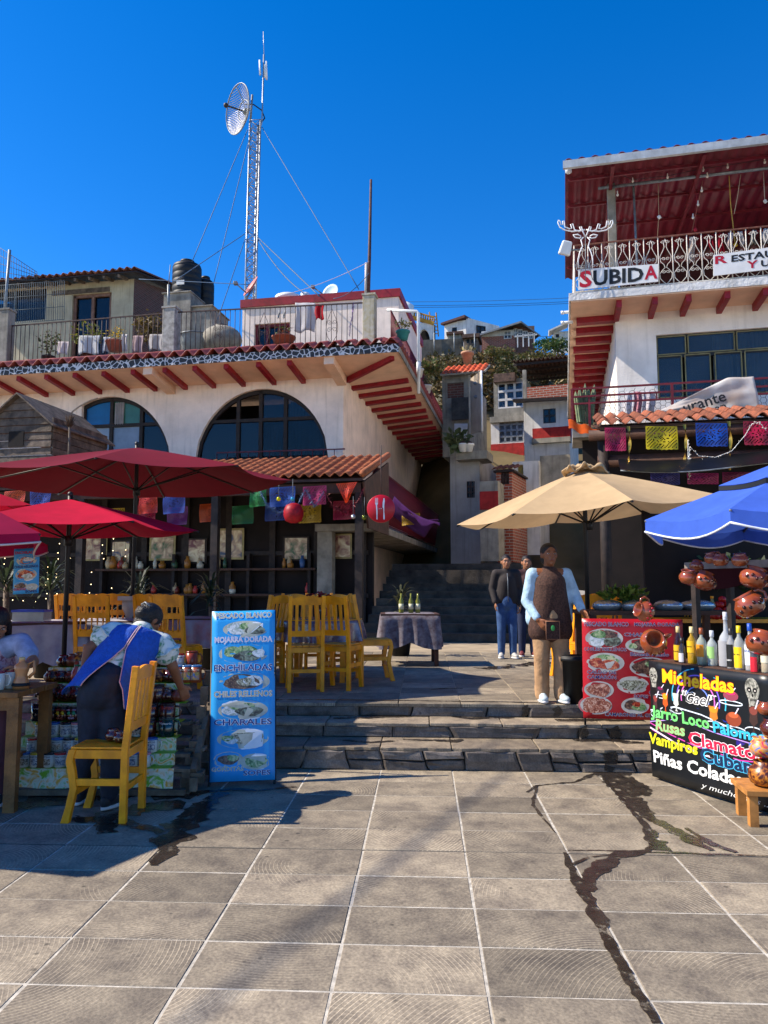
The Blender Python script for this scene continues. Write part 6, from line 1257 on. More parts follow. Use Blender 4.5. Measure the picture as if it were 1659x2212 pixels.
def pl_(u, d): p = at(u, 1268, d); return (p.x, p.y, Z3)
for k, (u, d, a, st__, lab) in enumerate(((215, 8.5, 2, 'spindle', 'yellow spindle back chair behind the plastic food box'), (178, 9.1, -6, 'spindle', 'yellow spindle back chair tucked behind another by the black parasol pole'), (250, 9.4, 12, 'spindle', 'yellow spindle back chair at the table with the white baluster'), (345, 8.9, -8, 'spindle', 'yellow spindle back chair above the bent vendor'), (386, 8.3, -14, 'spindle', 'yellow spindle back chair between the vendor and the blue banner'),
        (568, 8.9, 60, 'slat', 'yellow slat chair peeking out beside the blue banner top'), (630, 10.4, 175, 'slat', 'yellow slat chair on the far side of the round table by the poinsettia'), (690, 10.6, 185, 'slat', 'yellow slat chair behind the poinsettia jug'), (742, 9.9, 200, 'slat', 'sunlit yellow slat chair behind the round table'), (806, 9.3, -80, 'slat', 'yellow slat chair turned sideways beside the alley'), (660, 8.35, 10, 'slat', 'yellow slat chair pushed under the near side of the round table'), (735, 8.5, -20, 'slat', 'yellow slat chair at the near edge of the round table'),
        (1262, 8.6, 15, 'spindle', 'yellow chair behind the person in the brown apron vest'), (1300, 9.3, -10, 'spindle', 'yellow chair behind the foil covered trays'), (1236, 9.6, 30, 'slat', 'yellow slat chair deep behind the food stall'))):
    chair(lab, pl_(u, d), R(a) + YAW, style=st__)
# tables
def table(label, u, d, r, h, m_top, cloth_col=None, drop=.35, legs='round', square=False, name='dining_table', clothlabel=None, z=Z3, dims=None, rot=0, lace=None):
    p = at(u, 1268, d); t = thing(name, label, 'table', (p.x, p.y, z), YAW + rot, 'restaurant tables'); sx_, sy_ = dims or (r, r)
    if square: MB().bb(-sx_, sx_, -sy_, sy_, h - .035, h).build('table_top', m_top, t, bevel=.005)
    else: MB().lathe([(.001, h - .04), (r * .98, h - .04), (r, h - .03), (r, h), (.001, h)], 32).build('table_top', m_top, t)
    for a in range(4):
        x = (sx_ if square else r * .66) * .88 * (1 if a in (0, 3) else -1); y = (sy_ if square else r * .66) * .88 * (1 if a < 2 else -1); MB().beam((x, y, 0), (x, y, h - .03), .06, .06, (0, 1, 0)).build('leg', m_top, t)
    if cloth_col:
        mb = MB(); n = 96
        def cl(u, v):
            a = 2 * math.pi * u
            if square:
                c, s_ = math.cos(a), math.sin(a); k = 1 / max(abs(c) / sx_, abs(s_) / sy_); bx_, by_ = c * k, s_ * k; nr = Vector((c, s_, 0))
            else: bx_, by_ = r * math.cos(a), r * math.sin(a); nr = Vector((math.cos(a), math.sin(a), 0))
            if v < .25: f = v / .25; return (bx_ * f, by_ * f, h + .006)
            f = (v - .25) / .75; wv_ = .035 * math.sin(a * (11 if not square else 13)) * f
            q = Vector((bx_, by_, 0)) * 1.01 + nr * (.03 * f + wv_); dr = drop * (1 + (.25 * abs(math.sin(2 * a)) if square else 0))
            return (q.x, q.y, h + .006 - dr * f)
        mb.grid(cl, n, 10); mb.build('tablecloth', lace or cloth('cloth_' + cloth_col, cloth_col, .2, .12), loc=(p.x, p.y, z), rot=(0, 0, YAW + rot), label=clothlabel, cat='tablecloth')
    return (p.x, p.y, z + h)
m_plastic = mat('plum_oilcloth', '#4c2733', .15, .5, 9, col2='#8a7a80', spec=.6)
t_round = table('round yellow table in the middle of the restaurant terrace', 690, 9.3, .52, .73, m_yel2, '#4c2733', .26, clothlabel='glossy plum patterned oilcloth on the round yellow table', lace=m_plastic)
m_emb = mat('embroidered_white', '#b8b4bc', .8, .25, 7, col2='#9a96a6', thin=.2)
table('square table behind the left vendor under a white cloth', 92, 8.55, .4, .73, m_brown, '#c4c0c8', .42, square=True, dims=(.42, .42), rot=.5, clothlabel='white cloth with red embroidery hanging in points on the left table', lace=m_emb)
table('square table behind the bent vendor under a grey cloth', 235, 9.0, .4, .73, m_brown, '#b0b0bc', .3, square=True, dims=(.5, .45), clothlabel='shiny grey white cloth on the table behind the bent vendor')
t_back = table('small square table with drinks under the alley porch', 884, 11.2, .4, .73, m_brown, '#8e8a92', .4, square=True, dims=(.42, .38), clothlabel='dull lace cloth on the small table with bottles', lace=mat('lace_cloth', '#8f8a90', .9, .4, 14, col2='#5a4a50', thin=.2))
t_bl = table('table covered by a red edged cloth next to the blue banner', 440, 9.6, .4, .73, m_brown, '#8a8a98', .3, square=True, dims=(.5, .4), clothlabel='clear plastic cloth with red border beside the yellow chairs', lace=mat('red_border_cloth', '#b04048', .3, .4, 3, col2='#a8a4b0', thin=.2))
# ================================================================== PRINTED BANNERS
def blend_print(name, ca, cb_, cc_, scale=9):
    n = 'print_' + name
    if n in MATS: return MATS[n]
    m = bpy.data.materials.new(n); m.use_nodes = True; MATS[n] = m; nt = m.node_tree; N = nt.nodes; L = nt.links; b = N['Principled BSDF']; b.inputs['Roughness'].default_value = .35
    tc = N.new('ShaderNodeTexCoord'); oi = N.new('ShaderNodeObjectInfo'); ad = N.new('ShaderNodeVectorMath'); ad.operation = 'ADD'; L.new(tc.outputs['Object'], ad.inputs[0]); L.new(oi.outputs['Location'], ad.inputs[1])
    n1 = N.new('ShaderNodeTexNoise'); n1.inputs['Scale'].default_value = scale; n1.inputs['Detail'].default_value = 6; n1.inputs['Distortion'].default_value = 1.2; L.new(ad.outputs[0], n1.inputs['Vector'])
    cr = N.new('ShaderNodeValToRGB'); L.new(n1.outputs[0], cr.inputs[0]); E = cr.color_ramp.elements; E[0].position = .36; E[0].color = (*srgb(ca), 1); E[1].position = .64; E[1].color = (*srgb(cc_), 1); e = E.new(.5); e.color = (*srgb(cb_), 1)
    L.new(cr.outputs[0], b.inputs['Base Color']); return m
def disc(mb, f, cx, cy, rx_, ry_, y, W, H, n=26, wob=0.0, seed=0):
    rn = random.Random(seed); P = []
    for i in range(n): a = 2 * math.pi * i / n; k = 1 + wob * math.sin(a * 3 + seed) + wob * .6 * rn.uniform(-1, 1); P.append(f(cx + rx_ * math.cos(a) * k, cy + ry_ * math.sin(a) * k, y))
    mb.add(P, [tuple(range(n))], False)
def plate(t, f, cx, cy, rx_, ry_, food, W=1, H=1, glow='#dfe6ee', rim='#b9bcae', seed=0):
    mb = MB(); disc(mb, f, cx, cy, rx_ * 1.13, ry_ * 1.16, -.0022, W, H); mb.build('plate_glow', mat('print_' + glow, glow, .4, .04), t)
    mb = MB(); disc(mb, f, cx, cy, rx_, ry_, -.0032, W, H); mb.build('plate_print', mat('print_' + rim, rim, .4, .12, 12), t)
    for k, (fx, fy, sx_, sy_, m_) in enumerate(food):
        mb = MB(); disc(mb, f, cx + rx_ * fx, cy + ry_ * fy, rx_ * sx_, ry_ * sy_, -.0042 - .0004 * k, W, H, 22, .09, seed + k); mb.build('food_print', m_, t)
f_fish = blend_print('fish', '#2c2622', '#5a5a4a', '#8a9a86', 22); f_rice = blend_print('rice', '#8fa39a', '#c4ccd0', '#dde2e4', 30); f_green = blend_print('salad', '#2f5a24', '#7ea06a', '#c8c89a', 26); f_beans = blend_print('beans', '#3a2a24', '#5c4636', '#8a7458', 40); f_shrimp = blend_print('shrimp', '#6a2a1e', '#a2593f', '#d8b09a', 40); f_meat = blend_print('meat', '#2e1f1c', '#5a3e34', '#8a6a54', 36); f_tom = blend_print('tomato', '#7a1c14', '#b84428', '#d8a070', 30); f_char = blend_print('whitebait', '#3a3a2c', '#8a8a74', '#c8ccb8', 60)
def panel_thing(name, label, bl, br, tl, cat='banner', th=.006, col='#2a98dc', wav=.01, tr=None, seg=(10, 14), mt=None):
    bl, br, tl = Vector(bl), Vector(br), Vector(tl); ex = (br - bl); W = ex.length; e1_ = ex / W; up = tl - bl; H = up.length; e3 = up / H; nn = e1_.cross(e3).normalized(); tr = Vector(tr) if tr else br + up
    t = thing(name, label, cat, bl)
    def f(s_, z, y=0.0):
        p = (bl.lerp(br, s_)).lerp(tl.lerp(tr, s_), z) - bl
        return p + nn * (-(y) + wav * math.sin(s_ * 5 + z * 3.1) * math.sin(z * math.pi * 2.0 + s_))
    mb = MB(); mb.grid(lambda u, v: f(u, v, 0), seg[0], seg[1]); mb.build('sheet', mt or mat('sheet_' + col, col, .35, .1, 2), t, thick=th)
    return t, f, W, H, nn
def bl_lines(t, f, W, H, rows, name='lettering', y0=-.006):
    for k, (tx, cx, cy, h, wd, m_, bo) in enumerate(rows):
        mb = MB(); text_on(mb, tx, lambda x, y: f(cx + x / W, cy + y / H, y0 - .0004 * (k % 4)), h * H * 1.4, wd * W, bold=bo); mb.build(name, m_, t)
# -- blue menu banner
zb0 = .03; BLp, BRp = onz(453, 1690, zb0), onz(594, 1684, zb0)
dB = (BLp - Vector((0, 0, 0))).dot(CD); TLp = at(459, 1321, dB + .34); TRp = at(594, 1318, dB + .34)
t, f, W_, H_, nn = panel_thing('menu_banner', 'tall light blue menu banner with fish plates leaning before the steps', BLp, BRp, TLp, 'banner', tr=TRp, wav=.008)
sgn = 1 if nn.dot(-CD) > 0 else -1
f0 = f
ff = lambda s_, z, y=0.0: f0(s_, z, 0) + (nn * sgn) * abs(y)
m_yl = mat('pale_gold_ink', '#b9b08a', .5, .1); m_lil = mat('lilac_ink', '#c4c2dc', .5, .08); m_dbl = mat('deep_blue_ink', '#16307e', .5, .06)
plate(t, ff, .53, .885, .36, .052, [(-.3, .1, .55, .7, f_rice), (.1, .35, .4, .4, f_green), (.42, -.1, .45, .55, f_fish)], seed=1)
plate(t, ff, .5, .735, .39, .062, [(-.4, .2, .42, .5, f_green), (.1, .3, .5, .45, f_green), (.15, -.25, .55, .5, f_fish), (.62, .0, .25, .4, f_rice)], seed=2)
plate(t, ff, .52, .565, .40, .060, [(-.1, 0, .7, .75, f_beans), (.35, .1, .4, .5, f_rice), (.0, .0, .3, .4, f_char)], seed=3)
plate(t, ff, .5, .40, .39, .056, [(-.45, 0, .4, .55, f_rice), (0, .3, .5, .4, f_green), (.25, -.15, .55, .5, f_fish)], seed=4)
plate(t, ff, .5, .235, .40, .055, [(.15, .05, .7, .7, f_char), (-.45, -.2, .25, .3, f_rice), (-.6, .1, .25, .3, f_green)], seed=5)
plate(t, ff, .28, .12, .23, .045, [(0, 0, .7, .6, f_meat), (.3, .2, .4, .4, f_green)], seed=6)
plate(t, ff, .70, .105, .24, .046, [(0, 0, .75, .7, f_green), (.1, .1, .4, .4, f_rice)], seed=7)
rows = (('PESCADO BLANCO', .5, .955, .034, .90, m_yl, .012), ('MOJARRA DORADA', .5, .805, .034, .92, m_lil, .02), ('ENCHILADAS', .5, .632, .038, .92, m_dbl, .012), ('CHILES RELLENOS', .5, .478, .034, .92, m_yl, .012), ('CHARALES', .5, .315, .034, .90, m_dbl, .012), ('GORDITAS', .27, .058, .022, .50, m_yl, .012), ('SOPES', .72, .03, .026, .42, m_dbl, .012))
bl_lines(t, ff, W_, H_, tuple((a, b, c - .0, d, e_, m_wink, .045) for a, b, c, d, e_, m_, g in rows), 'letter_outline', -.0058); bl_lines(t, ff, W_, H_, rows)
bk = -(nn * sgn); MB().tube([ff(.5, .98) + bk * .02, Vector((.25, 0, -zb0)) + bk * .0 + CD * .62], .012, 7).build('stand_leg', m_black, t)
for s_ in (0, 1): MB().tube([ff(s_, 1.0) + bk * .012, ff(s_, 0) + bk * .012, Vector((ff(s_, 0).x, ff(s_, 0).y - .02, -zb0))], .011, 7).build('stand_pole', m_black, t)
MB().tube([ff(0, .005) + bk * .012, ff(1, .005) + bk * .012], .01, 7).build('stand_foot', m_black, t)
# -- second blue menu board hanging under the red parasols
d2 = 7.2; BL, BR, TL = at(28, 1284, d2), at(83, 1281, d2), at(31, 1186, d2)
t, f1, W_, H_, nn = panel_thing('menu_banner', 'small blue menu banner hanging under the wine red parasol', BL, BR, TL, wav=.004); sg2 = 1 if nn.dot(-CD) > 0 else -1; f2 = lambda s_, z, y=0.0: f1(s_, z, 0) + (nn * sg2) * abs(y)
plate(t, f2, .5, .73, .40, .11, [(0, 0, .7, .7, f_shrimp), (.2, .2, .5, .4, f_rice)], seed=8); plate(t, f2, .5, .42, .42, .13, [(0, 0, .8, .7, f_tom), (.1, -.2, .5, .4, f_rice)], seed=9); plate(t, f2, .3, .18, .26, .08, [(0, 0, .8, .7, f_meat)], seed=10); plate(t, f2, .74, .14, .24, .08, [(0, 0, .8, .7, f_rice)], seed=11)
bl_lines(t, f2, W_, H_, (('ENCHILADAS', .5, .88, .06, .92, m_rink, .03), ('CHILES RELLENOS', .5, .57, .055, .95, m_nink, .03), ('GORDITAS', .27, .08, .05, .5, m_rink, .03), ('SOPES', .72, .02, .055, .45, m_nink, .03)))
# -- red menu banner at the top of the steps
d3 = (Vector((0, y2, 0)).y) * 1.0 + .12; d3 = 7.0; BL, BR, TL, TR = at(1260, 1551, 6.98), at(1478, 1558, 6.86), at(1257, 1336, 7.02), at(1474, 1338, 6.90)
t, f3_, W_, H_, nn = panel_thing('menu_banner', 'square red menu banner with round plates at the top of the steps', BL, BR, TL, col='#a8121f', tr=TR, wav=.006); s3 = 1 if nn.dot(-CD) > 0 else -1; f3 = lambda s_, z, y=0.0: f3_(s_, z, 0) + (nn * s3) * abs(y)
gl = dict(glow='#c86a6a', rim='#c2bfb6')
for k, (cx, cy, rx_, ry_, fd) in enumerate(((.22, .80, .19, .10, [(-.3, -.2, .5, .6, f_rice), (.4, -.2, .45, .6, f_fish), (.2, .4, .5, .4, f_meat), (-.3, .4, .4, .4, f_green)]), (.60, .735, .17, .075, [(.1, 0, .75, .7, f_meat), (-.55, -.1, .25, .35, f_green)]), (.23, .555, .19, .10, [(0, .3, .7, .5, f_green), (.15, -.2, .6, .5, f_tom), (-.5, 0, .35, .5, f_tom)]), (.67, .52, .20, .10, [(0, 0, .85, .8, f_meat), (.3, .3, .5, .4, f_green)]), (.16, .285, .15, .085, [(0, 0, .8, .75, f_shrimp)]), (.50, .34, .16, .085, [(0, 0, .8, .6, f_char)]), (.84, .345, .16, .085, [(0, 0, .7, .65, f_meat)]), (.13, .13, .16, .09, [(0, 0, .9, .85, f_shrimp)]), (.52, .135, .14, .08, [(-.2, .1, .6, .6, f_meat), (.3, -.1, .5, .5, f_green), (.1, .2, .3, .3, f_tom)]), (.96, .60, .04, .08, [(0, 0, .7, .7, f_rice)]))): plate(t, f3, cx, cy, rx_, ry_, fd, seed=20 + k, **gl)
rows = (('PESCADO BLANCO', .245, .925, .042, .44, m_nink, .014), ('MOJARRA DORADA', .745, .93, .036, .44, m_nink, .012), ('CHARALES', .60, .825, .036, .36, m_nink, .012), ('CHILES RELLENOS', .23, .675, .034, .42, m_nink, .012), ('Bisteck Asado', .67, .63, .036, .38, m_nink, .012), ('CALDO DE', .19, .445, .034, .29, m_nink, .012), ('CAMARÓN', .19, .395, .034, .29, m_nink, .012), ('QUESADILLAS', .82, .255, .032, .32, m_nink, .012), ('SOPES Y GORDITAS', .74, .215, .032, .46, m_nink, .012), ('COCKTEL DE', .87, .13, .034, .24, m_nink, .012), ('CAMARÓN', .88, .085, .034, .24, m_nink, .012), ('CAMARONES AL GUSTO', .50, .03, .034, .56, m_nink, .012))
bl_lines(t, f3, W_, H_, tuple((a, b, c, d, e_ * 1.01, m_wink, .035) for a, b, c, d, e_, m_, g in rows), 'letter_outline', -.0058); bl_lines(t, f3, W_, H_, rows)
for s_ in (.02, .98): MB().tube([f3(s_, 1.0) - nn * s3 * .015, f3(s_, -.0) - nn * s3 * .015, f3(s_, 0) - nn * s3 * .015 - Vector((0, 0, f3(s_, 0).z + BL.z - ZS[1]))], .01, 6).build('stand_pole', m_black, t)
# ================================================================== DRINKS BAR
G0 = onz(1410, 1682); G1 = onz(1662, 1764); hB = .945
bx_ = (G1 - G0); bx_.z = 0; bn = Vector((bx_.y, -bx_.x, 0)).normalized()
if bn.dot(-CD - CR) < 0: bn = -bn
BLb = G0 + Vector((0, 0, .02)); ext = bx_.normalized() * (bx_.length + .09); BRb = BLb + ext
t, fB_, W_, H_, nn = panel_thing('drinks_banner', 'black drinks banner with colourful lettering reading Micheladas on the bar front', BLb, BRb, BLb + Vector((0, 0, hB - .02)), col='#14171b', wav=.012, mt=mat('black_vinyl', '#14171b', .35, .15, 3)); sb_ = 1 if nn.dot(bn) > 0 else -1
fB = lambda s_, z, y=0.0: fB_(s_ * bx_.length / (bx_.length + .09), z, 0) + (nn * sb_) * abs(y)
W_ = bx_.length
ink = lambda h_: mat('ink_' + h_, h_, .45, .05)
def strip(pts, w0, col, y=-.003, nm='neon_line'):
    mb = MB(); P = []
    for i in range(len(pts) - 1):
        for k in range(8): P.append((pts[i][0] + (pts[i + 1][0] - pts[i][0]) * k / 8, pts[i][1] + (pts[i + 1][1] - pts[i][1]) * k / 8))
    P.append(pts[-1]); vs = []
    for x, z in P: vs += [fB(x, z + w0, y), fB(x, z - w0, y)]
    mb.add(vs, [(2 * i, 2 * i + 1, 2 * i + 3, 2 * i + 2) for i in range(len(P) - 1)], False); mb.build(nm, ink(col), t)
def curve(cx, cz, rx_, rz_, a0, a1, n=14): return [(cx + rx_ * math.cos(R(a0 + (a1 - a0) * i / n)), cz + rz_ * math.sin(R(a0 + (a1 - a0) * i / n))) for i in range(n + 1)]
strip([(0, .54), (.2, .60), (.45, .62), (.7, .56), (1, .48)], .05, '#1a2c8c', -.0022, 'colour_band'); strip([(.28, .70), (.45, .72), (.62, .69)], .07, '#3a1a8a', -.0024, 'colour_band'); strip([(0, .44), (.25, .36), (.5, .31), (.8, .28), (1, .30)], .035, '#8a1472', -.0026, 'colour_band'); strip([(0, .50), (.3, .52), (.6, .47), (1, .42)], .03, '#2a1a7c', -.0025, 'colour_band')
for rr, col in ((.24, '#3fb4d4'), (.19, '#7a5ad8'), (.15, '#d86ac0'), (.10, '#6a86e0')):
    P = curve(.47, .73, rr, rr * 1.05, -10, 190, 26); mb = MB(); vs = []
    for x, z in P: d_ = Vector((x - .47, z - .73)).normalized() * .005; vs += [fB(x + d_.x, z + d_.y, -.0032), fB(x - d_.x, z - d_.y, -.0032)]
    mb.add(vs, [(2 * i, 2 * i + 1, 2 * i + 3, 2 * i + 2) for i in range(len(P) - 1)], False); mb.build('neon_arc', ink(col), t)
strip([(0, .57), (.25, .64), (.5, .62), (.8, .55), (1, .50)], .005, '#d8e4f4', -.0034); strip([(0, .47), (.3, .55), (.6, .50), (1, .47)], .004, '#b890e0', -.0034); strip([(0, .42), (.25, .34), (.5, .30), (.8, .29), (1, .31)], .007, '#f0d0ec', -.0034); strip([(0, .46), (.2, .40), (.45, .35), (.8, .33), (1, .36)], .004, '#e040b0', -.0034)
def bar_text(tx, cx, cy, h, wd, col, out=None, tilt=0.0, shear=0.0, ob=.05, bold=.028):
    def fn(y): return lambda x, z: fB(cx + x / W_, cy + z / hB + tilt * x / W_, y)
    if out: mb = MB(); text_on(mb, tx, fn(-.006), h * 1.4, wd * W_, bold=ob, shear=shear); mb.build('letter_outline', ink(out), t)
    mb = MB(); text_on(mb, tx, fn(-.0068), h * 1.4, wd * W_, bold=bold, shear=shear); mb.build('lettering', ink(col), t)
bar_text('Micheladas', .46, .835, .105, .64, '#f4c40c', '#c02a14', ob=.055); bar_text('“Gael”', .48, .70, .085, .32, '#16181c', '#e8e6e2', shear=.35, ob=.05, bold=.0)
bar_text('Jarro Loco', .29, .52, .09, .56, '#6fd070', '#10241c'); bar_text('Palomas', .80, .505, .08, .40, '#38b4d8', '#10203c')
bar_text('Rusas', .20, .415, .085, .28, '#8ac07a', '#b86a5a', ob=.045); bar_text('Clamatos', .68, .365, .095, .62, '#d81e44', '#f0e8ea', ob=.06); bar_text('Vampiros', .22, .29, .085, .46, '#f0e020', '#2a4a1c'); bar_text('Cubanas', .75, .25, .105, .56, '#10284c', '#48b8e4', ob=.06); bar_text('Piñas Coladas', .42, .135, .095, .78, '#eeeeea'); bar_text('y mucho más ...', .74, .04, .04, .54, '#d8d8d4', shear=.3, bold=.0)
# printed glasses on the banner
def glass_print(cx, cz, w0, h0, top, bot, ring=True, straw=True, round_=False):
    if ring: 
        mb = MB(); P = curve(cx, cz - h0 * .45, w0 * .75, h0 * .16, 0, 360, 24); vs = []
        for x, z in P: vs += [fB(x, z + .004, -.0036), fB(x, z - .004, -.0036)]
        mb.add(vs, [(2 * i, 2 * i + 1, 2 * i + 3, 2 * i + 2) for i in range(len(P) - 1)], False); mb.build('ring_print', ink('#d8e4ec'), t)
    mb = MB(); 
    body = curve(cx, cz + h0 * .1, w0 * .5, h0 * .4, 0, 360, 18)[:-1] if round_ else [(cx - w0 * .18, cz - h0 * .5), (cx + w0 * .18, cz - h0 * .5), (cx + w0 * .05, cz - h0 * .4), (cx + w0 * .05, cz - h0 * .25), (cx + w0 * .35, cz - h0 * .1), (cx + w0 * .3, cz + h0 * .15), (cx + w0 * .42, cz + h0 * .5), (cx - w0 * .42, cz + h0 * .5), (cx - w0 * .3, cz + h0 * .15), (cx - w0 * .35, cz - h0 * .1), (cx - w0 * .05, cz - h0 * .25), (cx - w0 * .05, cz - h0 * .4)]
    mb.add([fB(x, z, -.0044) for x, z in body], [tuple(range(len(body)))], False); mb.build('glass_print', ink(bot), t); mb = MB(); disc(mb, fB, cx, cz + h0 * .32, w0 * .32, h0 * .16, -.0050, 1, 1, 14); mb.build('drink_print', ink(top), t)
    if straw: mb = MB(); mb.add([fB(cx + .01, cz + h0 * .4, -.0054), fB(cx + .02, cz + h0 * .4, -.0054), fB(cx + .045, cz + h0 * .75, -.0054), fB(cx + .035, cz + h0 * .75, -.0054)], [(0, 1, 2, 3)], False); mb.build('straw_print', ink('#d8d0e0'), t)
glass_print(.155, .66, .075, .16, '#e8a020', '#d8541c'); glass_print(.265, .68, .075, .15, '#e0d8c0', '#c8ccc4'); glass_print(.61, .63, .10, .15, '#e88a20', '#c87428'); glass_print(.75, .80, .12, .10, '#d02a6a', '#8a3a4c', round_=True); glass_print(.77, .62, .12, .14, '#c05a30', '#8a3c22', round_=True); glass_print(.11, .745, .085, .09, '#7a1c4c', '#2c2430', round_=True); glass_print(.05, .62, .06, .17, '#8a3a34', '#4a2a2c'); glass_print(.92, .66, .09, .20, '#7a3a30', '#3c2620')
for cx, cz, w0, h0 in ((.045, .86, .085, .17), (.92, .86, .11, .22)):                 # skull shaped glasses
    mb = MB(); P = curve(cx, cz + h0 * .12, w0 * .5, h0 * .38, -30, 210, 20) + [(cx - w0 * .3, cz - h0 * .25), (cx - w0 * .26, cz - h0 * .5), (cx + w0 * .26, cz - h0 * .5), (cx + w0 * .3, cz - h0 * .25)]
    mb.add([fB(x, z, -.0044) for x, z in P], [tuple(range(len(P)))], False); mb.build('glass_print', blend_print('skull', '#4a4a44', '#8a8a80', '#b8b4a8', 30), t); mb = MB()
    for sg in (-1, 1): disc(mb, fB, cx + sg * w0 * .2, cz + h0 * .08, w0 * .15, h0 * .09, -.0052, 1, 1, 12)
    disc(mb, fB, cx, cz - h0 * .1, w0 * .06, h0 * .06, -.0052, 1, 1, 8)
    for i in range(5): mb.add([fB(cx + w0 * (-.2 + .09 * i), cz - h0 * .22, -.0052), fB(cx + w0 * (-.15 + .09 * i), cz - h0 * .22, -.0052), fB(cx + w0 * (-.15 + .09 * i), cz - h0 * .3, -.0052), fB(cx + w0 * (-.2 + .09 * i), cz - h0 * .3, -.0052)], [(0, 1, 2, 3)], False)
    mb.build('shade_print', ink('#141414'), t); mb = MB()
    for sg in (-1, 1): disc(mb, fB, cx + sg * w0 * .2, cz + h0 * .07, w0 * .05, h0 * .03, -.0056, 1, 1, 8)
    mb.build('eye_print', ink('#d8d0c4'), t)
# counter behind the banner
ctr = thing('drinks_bar', 'dark wooden bar counter behind the black drinks banner', 'bar counter', G0 - bn * .03); exu = bx_.normalized(); back = -bn
def cl_(a, b, z): return exu * a + back * b + Vector((0, 0, z))
def obox(mb, a0, a1, b0, b1, z0, z1): vs = [cl_(a, b, z) for z in (z0, z1) for b in (b0, b1) for a in (a0, a1)]; return mb.add(vs, [(0, 2, 3, 1), (4, 5, 7, 6), (0, 1, 5, 4), (2, 6, 7, 3), (0, 4, 6, 2), (1, 3, 7, 5)], False)
LBar = bx_.length + .6
obox(MB(), -.02, LBar, .0, .55, hB - .035, hB).build('counter_top', m_brown, ctr); obox(MB(), 0, .05, .02, .5, 0, hB - .036).build('side_panel', m_dwood, ctr); obox(MB(), 0.051, LBar, .03, .05, .05, hB - .036).build('front_panel', m_dwood, ctr)
posts = ((.06, .42, 1.72, '#241612'), (.82, .46, 1.95, '#2a1a16'), (-.02, .9, 1.7, '#241612'))
for a, b, h_, c_ in posts: mb = MB(); obox(mb, a - .025, a + .025, b, b + .05, 0.0 if b > .5 else hB, h_).build('post', m_dwood, ctr)
obox(MB(), -.05, LBar, .44, .47, 1.70, 1.76).build('cross_beam', mat('pale_beam', '#8a8078', .7, .2), ctr)
MB().grid(lambda u, v: cl_(-.05 + LBar * u, .46, 1.70 - .13 * v - .04 * math.sin(u * 9) * v), 20, 3).build('maroon_drape', cloth('drape_maroon', '#3a1418', .1), ctr)
# bottles
def bottle(label, a, b, prof, glass, labc=None, cap='#c8c8c8', h=.28, r=.035, liq=None, lab=(.12, .55), square=False, neck=.012, txt=None):
    t = thing('bottle', label, 'bottle', G0 - bn * .03 + cl_(a, b, hB), math.atan2(exu.y, exu.x), 'bottles on the drinks bar'); n = 4 if square else 18
    P = {'tall': [(r * .95, 0), (r, .01), (r, h * .58), (r * .85, h * .66), (neck, h * .76), (neck, h * .9), (neck * 1.2, h * .9), (neck * 1.2, h * .93)], 'beer': [(r * .95, 0), (r, .01), (r, h * .5), (r * .75, h * .64), (neck, h * .84), (neck, h * .95), (neck * 1.15, h * .95), (neck * 1.15, h * .97)], 'fat': [(r * .9, 0), (r, .02), (r * 1.02, h * .4), (r * .8, h * .52), (neck * 1.3, h * .62), (neck * 1.1, h * .84), (neck * 1.4, h * .85), (neck * 1.4, h * .87)]}[prof]
    gm = mat('glass_' + glass, glass, .04, .05, alpha=.62, spec=.8, coat=.4)
    MB().lathe(P, n if square else 20, smooth=not square).build('glass', gm, t)
    if liq: MB().lathe([(r * .9, .006), (r * .92, .02), (r * .92, h * liq[0]), (.001, h * liq[0])], 18).build('drink', mat('liquor_' + liq[1], liq[1], .1, .1), t)
    zc = P[-1][1]; MB().lathe([(neck * 1.25, zc - .03), (neck * 1.35, zc - .028), (neck * 1.35, zc + h * .07), (.001, zc + h * .075)], 14).build('cap', mat('cap_' + cap, cap, .4, .06), t)
    if labc:
        mb = MB(); k = 10; z0, z1 = h * lab[0], h * lab[1]; mb.grid(lambda u, v: ((r + .0015) * math.cos(R(-155 + 130 * u)), (r + .0015) * math.sin(R(-155 + 130 * u)), z0 + (z1 - z0) * v), k, 1); lo = mb.build('label', blend_print('lab' + labc[0], *labc) if isinstance(labc, tuple) else mat('lab_' + labc, labc, .5, .06), t)
        if txt: mb = MB(); text_on(mb, txt[0], lambda x, y: ((r + .0026) * math.cos(R(-90) + x / r), (r + .0026) * math.sin(R(-90) + x / r), h * txt[3] + y), txt[1], r * 1.5, bold=.02); mb.build('lettering', ink(txt[2]), lo)
def bpx(u): # position along the counter for a pixel column
    best = min(((abs((lambda q: (CX + F * ((q - Vector((0, 0, CAMH))).dot(CR)) / ((q - Vector((0, 0, CAMH))).dot(CD))))(G0 + exu * (i * .005) + back * .12) - u)), i * .005) for i in range(0, 260)); return best[1]
Z7 = lambda x: 1305.7 + x * .213
